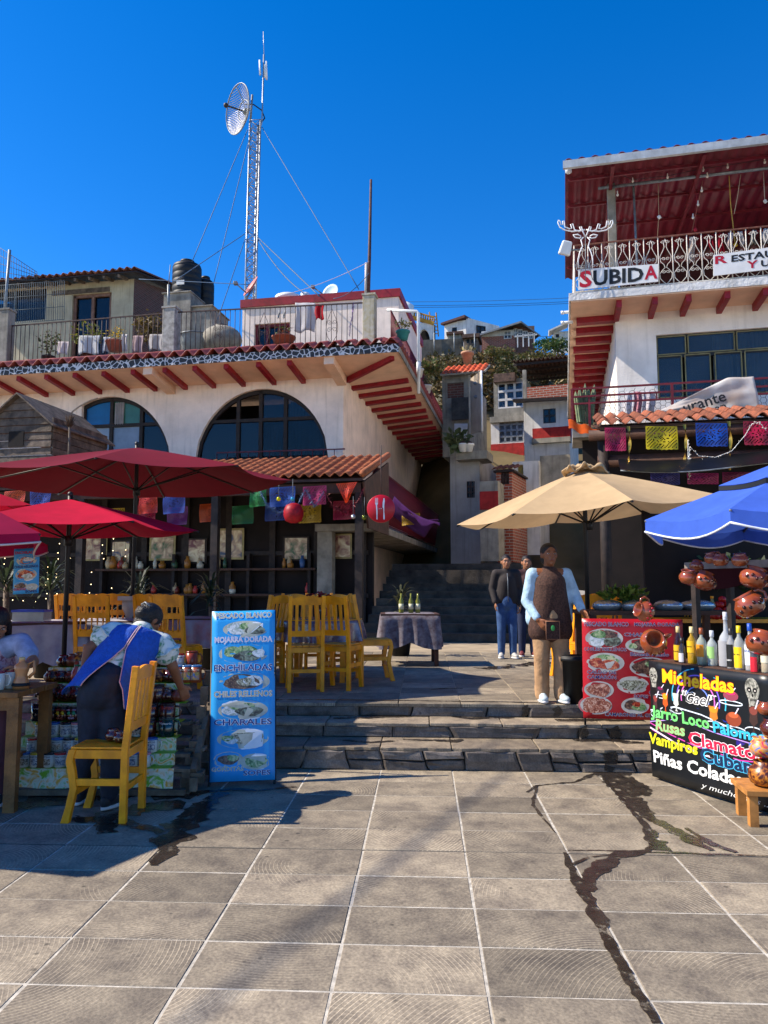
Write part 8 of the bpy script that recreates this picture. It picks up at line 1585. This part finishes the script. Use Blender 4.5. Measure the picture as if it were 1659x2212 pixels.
# dark foliage of the restaurant
def spiky(label, u, v, d, n_, L_, cols, seed, h0=.6):
    p = at(u, v, d); rn = random.Random(seed); t = thing('dracaena', label, 'plant', (p.x, p.y, Z3)); z0 = p.z - Z3; MB().tube([(0, 0, 0), (.03, 0, z0 * .5), (0, .02, z0)], .035, 8).build('stem', m_wood, t)
    MB().lathe([(.14, 0), (.18, .28), (.2, .28), (.18, .3), (.15, .25), (.001, .25)], 18).build('pot', m_black, t)
    for i in range(n_):
        a = rn.random() * 6.28; el = rn.uniform(-.3, 1.2); d_ = Vector((math.cos(a) * math.cos(el), math.sin(a) * math.cos(el), math.sin(el))); c = Vector((0, 0, z0 + rn.uniform(-.15, .15))); l_ = L_ * rn.uniform(.6, 1.1); s_ = d_.cross(Vector((0, 0, 1))).normalized() * .018
        m1 = c + d_ * l_ * .55; e = c + d_ * l_ + Vector((0, 0, -.28 * l_)); MB().add([c - s_ * .5, c + s_ * .5, m1 + s_, e, m1 - s_], [(0, 1, 2, 4), (4, 2, 3)], False).build('leaf', leafmat(cols[i % len(cols)], .15), t)
spiky('striped dracaena plant beside the black parasol pole', 108, 1262, 9.6, 60, .5, ['#2c3c22', '#5a6a4a', '#1e2c18'], 1); spiky('dark dracaena plant below the small blue banner', 12, 1262, 9.2, 40, .45, ['#2a3820', '#4a5a3c'], 2); spiky('dark leafy plant between the yellow chairs and the blue banner', 455, 1290, 10.5, 50, .45, ['#1e2c18', '#2c3a20'], 3); spiky('dark plant beside the alley stairway', 865, 1300, 12.5, 40, .4, ['#28321c', '#4a4a2c'], 4); spiky('broad dark plant deep in the restaurant', 300, 1280, 11, 40, .5, ['#1c2816', '#2a361c'], 5)
# curtain of tiny lights inside the restaurant
t = thing('light_curtain', 'curtain of tiny warm lights deep inside the dark restaurant', 'string lights', LF.w((-9.0, e1.y + bh - .4, 3.2)), -LF.r); rn = random.Random(3); mb = MB(); wr = MB()
for i in range(16):
    x = i * .3 - .4; wr.tube([(x, 0, 0), (x, 0, -2.1)], .003, 4)
    for j in range(12):
        if rn.random() < .55: mb.ell((x + rn.uniform(-.04, .04), -.02, -.1 - j * .17 + rn.uniform(-.05, .05)), .012, 5, 4)
wr.build('cable', m_black, t); mb.build('lamps', mat('tiny_lamp', '#ffe0a8', .5, .02, emit=3.0), t, kind='stuff')
t = thing('stone_baluster', 'white turned baluster pillar among the yellow chairs', 'pillar', pl_(282, 9.2)); MB().lathe([(.1, 0), (.1, .08), (.05, .12), (.08, .4), (.09, .55), (.045, .75), (.06, .8), (.09, .86), (.09, .95)], 18).build('shaft', mat('pale_stone', '#b0a8a0', .8, .1), t); MB().bb(-.11, .11, -.11, .11, .95, 1.0).build('cap', mat('pale_stone', ''), t)
# clutter inside the dark restaurant: second row of flags, framed pictures, shelf with jars, hanging lamps
rn = random.Random(12); cols_ = ('#b8264c', '#c8a018', '#2a4aa0', '#2a7a44', '#c8501c', '#7a2a8a')
for i in range(11):
    a = aR - .9 - i * .78; z = zl - .35 - .06 * (i % 2); picado('%s cut paper flag in the inner row under the porch beam' % ('crimson', 'mustard', 'cobalt', 'green', 'rust', 'violet')[i % 6], LF.w((a, e1.y + 1.1, z)), LF.w((a + .5, e1.y + 1.1, z + .02)), .4, cols_[i % 6], 70 + i, group='cut paper flags in the inner row')
sh = thing('bar_shelf', 'long wooden shelf with jars and bottles at the back of the restaurant', 'shelf', LF.w((aR - 7.2, e1.y + bh - .5, Z3)), -LF.r)
for z in (.9, 1.5): MB().bb(0, 5.6, 0, .3, z, z + .05).build('board', m_brown, sh)
for x in (.1, 2.0, 3.9, 5.4): MB().bb(x, x + .07, .05, .25, 0, 1.9).build('upright', m_dwood, sh)
for i in range(34):
    x = .2 + 5.2 * rn.random(); z = .95 if rn.random() < .5 else 1.55; h = rn.uniform(.14, .32); r = rn.uniform(.04, .09); c_ = rn.choice(('#b8a078', '#7a3020', '#c8c4b0', '#35553a', '#a06a28', '#3a5a8a', '#b83a30')); MB().lathe([(r * .8, 0), (r, h * .3), (r, h * .6), (r * .5, h * .8), (r * .55, h)], 12, (x, .12, z)).build('jar', mat('jar_' + c_, c_, .3, .15), sh)
for i, (u, v) in enumerate(((205, 1185), (262, 1200), (352, 1180), (420, 1190), (500, 1175), (640, 1185), (735, 1180))):
    p = LF.P(u, v, e1.y + bh - .26); t = thing('framed_picture', '%s picture hanging on the dark restaurant wall' % ('gold framed floral', 'small portrait shaped', 'wide landscape', 'round edged saint', 'red toned', 'pale blue', 'yellow toned')[i], 'picture', LF.w(p), -LF.r); w_, h_ = rn.uniform(.22, .4), rn.uniform(.28, .42); MB().bb(-w_, w_, -.03, 0, -h_, h_).build('frame', (m_gold, m_dwood)[i % 2], t); MB().bb(-w_ * .84, w_ * .84, -.036, -.031, -h_ * .86, h_ * .86).build('print', blend_print('pic%d' % i, ('#6a2a2a', '#2a3a5a', '#3a5a2a')[i % 3], '#b09070', '#d8c8a0', 4), t)
for lab, x, y, s_, d_ in (('small clay jug hanging from the beam beside the fruit', 1180, 330, .06, 5.7), ('clay mug hanging from the beam above the tall bottle', 1100, 300, .055, 5.8), ('clay mug hanging behind the tilted jug', 930, 380, .055, 6.1), ('little clay pot hanging beside the end post', 1380, 330, .06, 5.5)): jug(lab, at(Z7(x), 1152 + y * .213, d_), s_, (0, R(random.uniform(-25, 25)), random.random()), group='clay jugs hanging around the drinks bar')
# ================================================================== PEOPLE
m_skin = mat('skin', '#8a5638', .5, .1, 6, spec=.35); m_skin2 = mat('skin_light', '#9c6a4c', .5, .1, 6, spec=.35); m_hair = mat('dark_hair', '#1a1210', .45, .3, 30, bump=.6, bscale=90)
def skinmesh(name, mb, m_, parent, vox=.008, it=4, fac=.5, **k):
    o = mb.build(name, m_, parent); r = o.modifiers.new('remesh', 'REMESH'); r.mode = 'VOXEL'; r.voxel_size = vox; r.use_smooth_shade = True
    s_ = o.modifiers.new('smooth', 'SMOOTH'); s_.iterations = it; s_.factor = fac
    return o
def cap(mb, p, q, r1, r2, n=12):
    p, q = Vector(p), Vector(q); k = 6; mb.tube([p.lerp(q, i / k) for i in range(k + 1)], [r1 + (r2 - r1) * i / k for i in range(k + 1)], n); mb.ell(p, r1, n, 8); mb.ell(q, r2, n, 8)
def hand(mb, w, d, n, side=1, curl=.6, s_=1.0):
    w, d, n = Vector(w), Vector(d).normalized(), Vector(n).normalized(); n = (n - d * n.dot(d)).normalized(); sd = d.cross(n) * side
    for f in (-.028, -.01, .01, .028): cap(mb, w + sd * f * .5 * s_, w + d * .085 * s_ + sd * f * s_, .016 * s_, .014 * s_, 8)
    for f, L_ in ((-.03, .062), (-.0105, .076), (.0105, .08), (.03, .07)):
        a = w + d * .088 * s_ + sd * f * s_; b = a + (d * math.cos(curl * .5) + n * math.sin(curl * .5)) * L_ * .5 * s_; c = b + (d * math.cos(curl * 1.5) + n * math.sin(curl * 1.5)) * L_ * .5 * s_
        cap(mb, a, b, .0098 * s_, .009 * s_, 8); cap(mb, b, c, .009 * s_, .0078 * s_, 8)
    a = w + d * .03 * s_ + sd * .035 * s_; b = a + (d * .75 + sd * .6 + n * .25).normalized() * .04 * s_; cap(mb, a, b, .013 * s_, .011 * s_, 8); cap(mb, b, b + (d * .9 + sd * .1 + n * .45).normalized() * .032 * s_, .0105 * s_, .009 * s_, 8)
def head(mb, c, fwd, up=(0, 0, 1), s_=1.0):
    f = Vector(fwd).normalized(); u = Vector(up); u = (u - f * u.dot(f)).normalized(); r = f.cross(u); M = Matrix((r, f, u)).transposed(); c = Vector(c); X = lambda x, y, z: c + M @ Vector((x, y, z)) * s_
    mb.ell(X(0, -.005, .02), (.073 * s_, .092 * s_, .09 * s_), 18, 14, M); mb.ell(X(0, .025, -.045), (.056 * s_, .062 * s_, .065 * s_), 16, 12, M); mb.ell(X(0, .06, -.085), (.026 * s_, .024 * s_, .02 * s_), 10, 8, M)
    cap(mb, X(0, .085, .012), X(0, .105, -.022), .009 * s_, .014 * s_, 8); mb.ell(X(0, .078, .03), (.05 * s_, .02 * s_, .012 * s_), 12, 6, M); mb.ell(X(0, .083, -.052), (.024 * s_, .012 * s_, .008 * s_), 10, 6, M)
    for sg in (-1, 1): mb.ell(X(sg * .076, -.01, -.005), (.012 * s_, .022 * s_, .032 * s_), 10, 8, M); mb.ell(X(sg * .04, .06, -.02), (.022 * s_, .022 * s_, .02 * s_), 8, 6, M)
    return X, M
def face(t, X, M, s_=1.0, lip='#7a3a30'):
    for sg in (-1, 1):
        MB().ell(X(sg * .03, .078, .01), (.013 * s_, .008 * s_, .007 * s_), 10, 7, M).build('eye', mat('eye_white', '#c8c0b8', .2), t); MB().ell(X(sg * .03, .0845, .01), (.006 * s_, .004 * s_, .006 * s_), 8, 6, M).build('pupil', m_black, t)
        MB().tube([X(sg * .014, .092, .03), X(sg * .03, .09, .035), X(sg * .046, .078, .029)], .0035 * s_, 5).build('eyebrow', m_hair, t)
    MB().tube([X(-.022, .088, -.055), X(0, .0955, -.052), X(.022, .088, -.055)], .0045 * s_, 6).build('mouth', mat('lip_' + lip, lip, .4), t)
def shoe(t, ank, d, m_, sole='#d8d8d8', L_=.25):
    d = Vector(d); d.z = 0; d.normalize(); s_ = Vector((-d.y, d.x, 0)); M = Matrix((s_, d, Vector((0, 0, 1)))).transposed(); g = Vector((ank[0], ank[1], ank[2] - .075)); mb = MB()
    mb.ell(g + d * .03 + Vector((0, 0, .045)), (.042, .085, .045), 14, 10, M); mb.ell(g + d * .10 + Vector((0, 0, .035)), (.045, .075, .034), 14, 10, M); mb.ell(g - d * .035 + Vector((0, 0, .05)), (.036, .045, .05), 12, 8, M); cap(mb, g + Vector((0, 0, .05)), g + Vector((0, 0, .095)), .04, .04)
    skinmesh('shoe', mb, m_, t, .007, 3); pts = [g + d * (L_ * .5 * math.sin(a)) * 1.0 + d * .05 + s_ * (.048 * math.cos(a)) + Vector((0, 0, .008)) for a in [2 * math.pi * i / 20 for i in range(20)]]
    mb = MB(); mb.add([p - Vector((0, 0, .008)) for p in pts] + [p + Vector((0, 0, .012)) for p in pts], [tuple(range(19, -1, -1)), tuple(range(20, 40))] + [(i, (i + 1) % 20, 20 + (i + 1) % 20, 20 + i) for i in range(20)], True); mb.build('sole', mat('sole_' + sole, sole, .6), t)
    for i in range(4): q = g + d * (.035 + .022 * i) + Vector((0, 0, .086 - .008 * i)); MB().tube([q - s_ * .022, q + Vector((0, 0, .004)), q + s_ * .022], .0035, 5).build('lace', mat('white_plastic', ''), t)
def figure(label, J, fwd, skin, o, vox=.008, hs=1.0, hair=None, hands=((), ()), rt=1.0, fup=(0, 0, 1)):
    """continuous skin body from joints (world points); returns root and helper"""
    o = Vector(o); t = thing('person', label, 'person', o); L = {k: Vector(v) - o for k, v in J.items()}; mb = MB()
    cap(mb, L['pelvis'], L['chest'], .125 * rt, .125 * rt, 16); cap(mb, L['chest'], L['neck'], .11 * rt, .055, 14); cap(mb, L['neck'], L['head'], .052, .05)
    for s_ in 'lr':
        cap(mb, L['chest'].lerp(L['neck'], .6), L['sh_' + s_], .07, .06); cap(mb, L['sh_' + s_], L['el_' + s_], .052, .042); cap(mb, L['el_' + s_], L['wr_' + s_], .042, .029)
        cap(mb, L['pelvis'], L['hip_' + s_], .12 * rt, .095 * rt); cap(mb, L['hip_' + s_], L['kn_' + s_], .09 * rt, .062); cap(mb, L['kn_' + s_], L['an_' + s_], .06, .042)
    for s_, h in zip('lr', hands):
        if h: hand(mb, L['wr_' + s_], *h)
    X, M = head(mb, L['head'], fwd, fup, hs); b = skinmesh('body', mb, skin, t, vox)
    return t, L, X, M
def shell(t, name, caps, m_, vox=.01, it=5):
    mb = MB()
    for c in caps: cap(mb, *c, 16) if len(c) == 4 else mb.ell(*c)
    return skinmesh(name, mb, m_, t, vox, it)
m_tan = mat('tan_trousers', '#b08a64', .85, .16, 7, bump=1.0, bscale=9); m_lblue = mat('light_blue_fleece', '#a9c6d8', .9, .14, 9, bump=1.0, bscale=11); m_vest = mat('brown_check', '#4a3026', .85, .3, 60, bump=.3, bscale=80); m_denim = mat('denim', '#3a5a86', .8, .2, 10, bump=.3, col2='#24406a'); m_dden = mat('dark_denim', '#1c2434', .8, .2, 10, bump=.4, bscale=20)
# ---- person in the brown apron vest at the top of the steps
g = onz(1193, 1517, Z3); P = lambda x, y, z: Vector((g.x, g.y, Z3)) + CR * x + CD * y + Vector((0, 0, z))
J = dict(pelvis=P(0, .02, .80), chest=P(0, .02, 1.13), neck=P(0, .02, 1.29), head=P(0, .0, 1.425), sh_l=P(-.165, .02, 1.235), el_l=P(-.225, .03, .97), wr_l=P(-.14, -.10, .80), sh_r=P(.165, .02, 1.235), el_r=P(.255, .03, 1.02), wr_r=P(.285, -.10, .885), hip_l=P(-.085, .02, .76), kn_l=P(-.095, -.01, .44), an_l=P(-.09, .03, .085), hip_r=P(.085, .02, .76), kn_r=P(.092, -.02, .44), an_r=P(.088, .0, .085))
t, L, X, M = figure('standing person in brown apron vest, pale blue jacket and tan trousers on the steps', J, -CD + CR * .1, m_skin, (g.x, g.y, Z3), hands=((CR * .5 - CD * .3 + Vector((0, 0, -.8)), CR * .7 + CD * .5, 1, .7), (CR * .45 - CD * .35 + Vector((0, 0, -.75)), -CR * .7 - CD * .1, -1, .8)), rt=1.12)
face(t, X, M)
Lx = L; dn = Vector((0, 0, -1))
shell(t, 'trousers', [(Lx['pelvis'] + Vector((0, 0, .04)), Lx['pelvis'] - Vector((0, 0, .03)), .152, .15)] + [c for s_ in 'lr' for c in ((Lx['hip_' + s_], Lx['kn_' + s_], .104, .078), (Lx['kn_' + s_], Lx['an_' + s_] + Vector((0, 0, .03)), .078, .07), (Lx['an_' + s_] + Vector((0, 0, .05)), Lx['an_' + s_] + Vector((0, 0, -.015)), .076, .07))], m_tan)
shell(t, 'apron_vest', [(Lx['pelvis'] + Vector((-.085, -.01, -.11)), Lx['chest'], .135, .16), (Lx['pelvis'] + Vector((.085, 0, -.11)), Lx['chest'], .135, .16), (Lx['pelvis'] + Vector((-.1, -.03, -.13)), Lx['pelvis'] + Vector((.1, -.02, -.13)), .1, .1), (Lx['chest'], Lx['neck'] - Vector((0, 0, .06)), .165, .1), ((Lx['pelvis'] + Vector((0, 0, -.04))), (.185, .165, .13))], m_vest)
shell(t, 'jacket', [c for s_, q in (('l', -1), ('r', 1)) for c in ((Lx['sh_' + s_], Lx['el_' + s_], .064, .056), (Lx['el_' + s_], Lx['wr_' + s_].lerp(Lx['el_' + s_], .12), .055, .042), (Lx['chest'].lerp(Lx['neck'], .5) + CR * q * .07 + CD * .02, Lx['sh_' + s_], .08, .066), (Lx['chest'] + CR * q * .115 + CD * .035 + Vector((0, 0, .05)), Lx['pelvis'] + CR * q * .135 + CD * .04 + Vector((0, 0, .0)), .09, .10))] + [(Lx['chest'] + CD * .06, Lx['pelvis'] + CD * .07, .15, .15)], m_lblue)
q = P(-.02, -.178, .70) - Vector((g.x, g.y, Z3)); MB().box(q, (.13, .012, .17), (0, 0, YAW)).build('pocket', m_vest, t, bevel=.004); MB().tube([q + CR * x + Vector((0, 0, z)) - CD * .008 for x, z in ((-.065, .085), (.065, .085), (.065, -.085), (-.065, -.085), (-.065, .085))], .003, 5).build('pocket_trim', mat('tan_trim', '#b07a5a', .7), t); MB().ell(q + Vector((0, 0, .02)) - CD * .01, (.02, .004, .028), 10, 7).build('pocket_print', mat('leaf_print', '#3a9a4a', .6), t)
for s_ in 'lr': shoe(t, L['an_' + s_], -CD + CR * (.15 if s_ == 'r' else -.05), mat('sneaker', '#b8c8cc', .6, .1))
mb = MB(); mb.ell(X(0, -.02, .035), (.083, .10, .086), 18, 12, M); mb.ell(X(0, -.05, -.03), (.078, .06, .08), 14, 10, M); skinmesh('hair', mb, m_hair, t, .01, 3)
# ---- two people behind in the shade
def bystander(label, u, d, w0, jacket, trousers, shoes, seed):
    g = at(u, 1268, d); g.z = Z3; P = lambda x, y, z: g + CR * x + CD * y + Vector((0, 0, z)); rn = random.Random(seed)
    J = dict(pelvis=P(0, .02, .88), chest=P(0, .02, 1.2), neck=P(0, .02, 1.37), head=P(0, 0, 1.5), sh_l=P(-.16, .02, 1.32), el_l=P(-.22, .03, 1.08), wr_l=P(-.19, -.08, .88), sh_r=P(.16, .02, 1.32), el_r=P(.215, .03, 1.07), wr_r=P(.2, -.05, .85), hip_l=P(-.08, .02, .84), kn_l=P(-.085, 0, .48), an_l=P(-.09, .03, .085), hip_r=P(.08, .02, .84), kn_r=P(.085, -.02, .48), an_r=P(.09, .0, .085))
    t, L, X, M = figure(label, J, -CD, m_skin2, g, vox=.012, hands=((dn, CR, 1, .5), (dn, -CR, -1, .5))); face(t, X, M)
    shell(t, 'trousers', [(L['pelvis'] + Vector((0, 0, .03)), L['pelvis'] - Vector((0, 0, .02)), .14, .138)] + [c for s_ in 'lr' for c in ((L['hip_' + s_], L['kn_' + s_], .095, .072), (L['kn_' + s_], L['an_' + s_], .072, .058))], trousers, .014)
    shell(t, 'jacket', [(L['pelvis'] + Vector((-.06, 0, .04)), L['chest'], .125, .15), (L['pelvis'] + Vector((.06, 0, .04)), L['chest'], .125, .15), (L['pelvis'] + Vector((-.07, 0, 0)), L['pelvis'] + Vector((.07, 0, 0)), .1, .1), (L['chest'], L['neck'] - Vector((0, 0, .03)), .15, .085)] + [c for s_ in 'lr' for c in ((L['sh_' + s_], L['el_' + s_], .072, .062), (L['el_' + s_], L['wr_' + s_], .06, .048), (L['chest'].lerp(L['neck'], .6), L['sh_' + s_], .09, .072))], jacket, .014)
    MB().tube([L['neck'] - CD * .12 - Vector((0, 0, .05)), L['chest'] - CD * .165, L['pelvis'] - CD * .165], .006, 5).build('zip', m_steel, t)
    for s_ in 'lr': shoe(t, L['an_' + s_], -CD + CR * (.2 if s_ == 'r' else -.2), shoes)
    mb = MB(); mb.ell(X(0, -.02, .04), (.084, .1, .084), 14, 10, M); mb.ell(X(0, -.05, -.06), (.075, .055, .11), 12, 8, M); skinmesh('hair', mb, m_hair, t, .014, 3)
bystander('standing person in blue jeans and dark zip jacket by the alley stairs', 1094, 12.0, .3, mat('dark_jacket', '#2c2422', .8, .2), m_denim, mat('white_sneaker', '#b8b4ac', .6), 1); bystander('standing person in dark blue trousers and maroon jacket beside the jeans wearer', 1138, 12.3, .3, mat('maroon_jacket', '#3c1c1e', .8, .2), mat('navy_trousers', '#1c2848', .8, .15), mat('maroon_sneaker', '#6a2a30', .6), 2)
# ---- vendor bending over the mug stand, seen from behind
A = at
J = dict(pelvis=A(224, 1488, 5.52), chest=A(276, 1408, 5.70), neck=A(308, 1362, 5.82), head=A(324, 1338, 5.90), sh_l=A(243, 1368, 5.72), el_l=A(192, 1402, 5.60), wr_l=A(180, 1462, 5.50), sh_r=A(350, 1392, 5.80), el_r=A(373, 1440, 5.82), wr_r=A(390, 1482, 5.92), hip_l=A(203, 1505, 5.52), kn_l=A(196, 1600, 5.52), an_l=A(172, 1702, 5.62), hip_r=A(250, 1507, 5.54), kn_r=A(243, 1606, 5.50), an_r=A(236, 1712, 5.50))
J['an_l'].z = J['an_r'].z = .085
g = (J['an_l'] + J['an_r']) / 2; g.z = 0; fw = (CD * .75 + CR * .45 + Vector((0, 0, -.6)))
t, L, X, M = figure('vendor in blue apron and floral blouse bending over the mug stand', J, fw, m_skin, g, vox=.008, hands=((Vector((0, 0, -1)) + CR * .2, CR, 1, .6), (Vector((0, 0, -.8)) + CR * .3 + CD * .3, CD * .6 - CR * .3, 1, .9)), rt=1.1, fup=(CR * .45 + CD * .5 + Vector((0, 0, .6))))
face(t, X, M)
shell(t, 'jeans', [(L['pelvis'] + Vector((0, 0, .05)) + CR * .03, L['pelvis'], .155, .165)] + [c for s_ in 'lr' for c in ((L['hip_' + s_], L['kn_' + s_], .118, .085), (L['kn_' + s_], L['an_' + s_] + Vector((0, 0, .02)), .08, .062))] + [(L['hip_' + s_] - CD * .05, (.09, .09, .1)) for s_ in 'lr'], m_dden, .009)
m_bl = blend_print('blouse', '#3a7a5a', '#c8ccc4', '#d4d4cc', 16); m_apr = mat('blue_apron', '#1450b0', .8, .12, 40, bump=.5, bscale=120)
ax_ = (L['neck'] - L['pelvis']); lat = (L['sh_r'] - L['sh_l']).normalized(); bkn = lat.cross(ax_).normalized()
if bkn.dot(-CD) < 0: bkn = -bkn
shell(t, 'blouse', [(L['pelvis'] + ax_ * .12, L['chest'], .155, .165), (L['chest'], L['neck'] - ax_ * .04, .165, .095)] + [c for s_ in 'lr' for c in ((L['chest'].lerp(L['neck'], .55), L['sh_' + s_], .11, .09), (L['sh_' + s_], L['sh_' + s_].lerp(L['el_' + s_], .35), .088, .10))], m_bl, .01, 4)
def aS(tt, th, k=1.0):
    a = (.205 + .03 * max(0, .4 - tt)) * (1 if tt < .75 else 1 - (tt - .75) * .35); b = .178 * (1 if tt < .8 else 1 - (tt - .8) * 1.2)
    fl = max(0, -tt) * .25
    return L['pelvis'] + (ax_ * tt if tt > 0 else Vector((.1 * tt, 0, tt * ax_.length * .95))) + lat * (a + fl) * k * math.sin(th) + bkn * (b + fl * .6) * k * math.cos(th)
ap = thing('apron', None, None); ap.parent = t
for sg in (-1, 1):
    mb = MB(); op = lambda tt: R(2) if tt > .5 else R(2 + 30 * min(1, (.5 - tt) / .6))
    def fl_(u, v):
        tt = (-.16 if sg < 0 else -.36) + (.90 - (-.16 if sg < 0 else -.36)) * v; th0 = op(tt); th1 = R(98 if sg < 0 else 118); th = sg * (th0 + (th1 - th0) * u); p = aS(tt, th, 1.04); return p + bkn * .012 * math.sin(v * 9 + u * 5) * (1 if tt < .4 else .3) + Vector((0, 0, -.02 * u * max(0, -tt)))
    mb.grid(fl_, 18, 24); mb.build('panel', m_apr, ap, thick=.006); MB().tube([fl_(0, i / 24) + bkn * .004 for i in range(25)], .004, 5).build('trim', mat('apron_trim', '#c8a0a8', .7), ap)
for s_, sg in (('l', -1), ('r', 1)):
    c = L['sh_' + s_].lerp(L['el_' + s_], .38); d_ = (L['el_' + s_] - L['sh_' + s_]).normalized(); e1_ = d_.orthogonal().normalized(); e2_ = d_.cross(e1_); mb = MB()
    mb.grid(lambda u, v: c + d_ * (.03 * v - .03 + .008 * math.sin(u * 40)) + (e1_ * math.cos(u * 6.283) + e2_ * math.sin(u * 6.283)) * (.085 + .035 * v + .008 * math.sin(u * 50)), 40, 3); mb.build('sleeve_ruffle', m_bl, t, thick=.004)
mb = MB(); mb.ell(X(0, -.02, .03), (.088, .108, .09), 18, 12, M); mb.ell(X(0, -.10, .0), (.055, .05, .055), 14, 10, M); mb.ell(X(0, -.05, -.05), (.075, .06, .07), 12, 8, M); skinmesh('hair', mb, m_hair, t, .01, 2)
MB().tube([X(-.05, -.105, .06), X(0, -.125, .075), X(.05, -.105, .06)], .008, 6).build('hair_clip', m_steel, t)
for s_ in 'lr': shoe(t, L['an_' + s_], CD + CR * (.35 if s_ == 'r' else -.1), mat('black_sneaker', '#22242a', .6), sole='#c8c8c8')
# ---- seated woman at the vendor table
J = dict(pelvis=A(-22, 1505, 6.05), chest=A(-14, 1432, 6.02), neck=A(-8, 1385, 5.98), head=A(-4, 1347, 5.92), sh_l=A(-70, 1400, 6.0), el_l=A(-85, 1455, 5.9), wr_l=A(-28, 1452, 5.66), sh_r=A(46, 1388, 5.98), el_r=A(72, 1430, 5.86), wr_r=A(48, 1440, 5.66), hip_l=A(-48, 1518, 6.0), kn_l=A(-40, 1530, 5.62), an_l=A(-42, 1650, 5.62), hip_r=A(6, 1518, 6.0), kn_r=A(10, 1532, 5.6), an_r=A(6, 1655, 5.6))
J['an_l'].z = J['an_r'].z = .085; J['hip_l'].z = J['hip_r'].z = J['pelvis'].z - .06
g = J['pelvis'].copy(); g.z = 0
t, L, X, M = figure('seated woman in pink flowered vest working at the vendor table', J, -CD * .6 + CR * .35 + Vector((0, 0, -.55)), m_skin2, g, hands=((CR * .8 - CD * .2, dn, -1, .9), (-CR * .8 - CD * .3, dn, 1, .9))); face(t, X, M)
shell(t, 'trousers', [(L['pelvis'], L['pelvis'] - Vector((0, 0, .04)), .15, .14)] + [c for s_ in 'lr' for c in ((L['hip_' + s_], L['kn_' + s_], .105, .085), (L['kn_' + s_], L['an_' + s_], .082, .06))], mat('plum_trousers', '#4a2630', .85, .15), .01)
shell(t, 'blouse', [(L['pelvis'] + Vector((0, 0, .03)), L['chest'], .15, .15), (L['chest'], L['neck'] - Vector((0, 0, .04)), .15, .09)] + [c for s_ in 'lr' for c in ((L['chest'].lerp(L['neck'], .55), L['sh_' + s_], .1, .078), (L['sh_' + s_], L['sh_' + s_].lerp(L['el_' + s_], .6), .075, .078))], mat('lilac_blouse', '#9aa4c4', .85, .15, 14), .01)
shell(t, 'vest', [(L['pelvis'] + Vector((0, 0, .0)), L['chest'], .162, .16), (L['chest'], L['neck'] - Vector((0, 0, .08)), .16, .11)], blend_print('pinkvest', '#8a4a5c', '#b88a98', '#c8a8b0', 30), .01)
mb = MB(); mb.ell(X(0, -.02, .035), (.085, .104, .09), 18, 12, M); cap(mb, X(0, -.06, -.02), X(.03, -.06, -.22), .07, .045); cap(mb, X(.07, .0, 0), X(.085, .02, -.24), .03, .028); cap(mb, X(-.07, .0, 0), X(-.085, .02, -.22), .03, .026); skinmesh('hair', mb, m_hair, t, .01, 3)
for s_ in 'lr': shoe(t, L['an_' + s_], -CD, mat('black_sneaker', ''))
p = J['pelvis']; t = thing('plastic_stool', 'dark plastic stool under the seated woman', 'stool', (p.x, p.y, 0)); hS = p.z - .17; MB().lathe([(.16, hS - .03), (.17, hS - .02), (.16, hS), (.001, hS)], 20).build('seat', m_black, t)
for x in (-.11, .11):
    for y in (-.11, .11): MB().tube([(x * 1.2, y * 1.2, 0), (x, y, hS - .02)], .018, 7).build('leg', m_black, t)
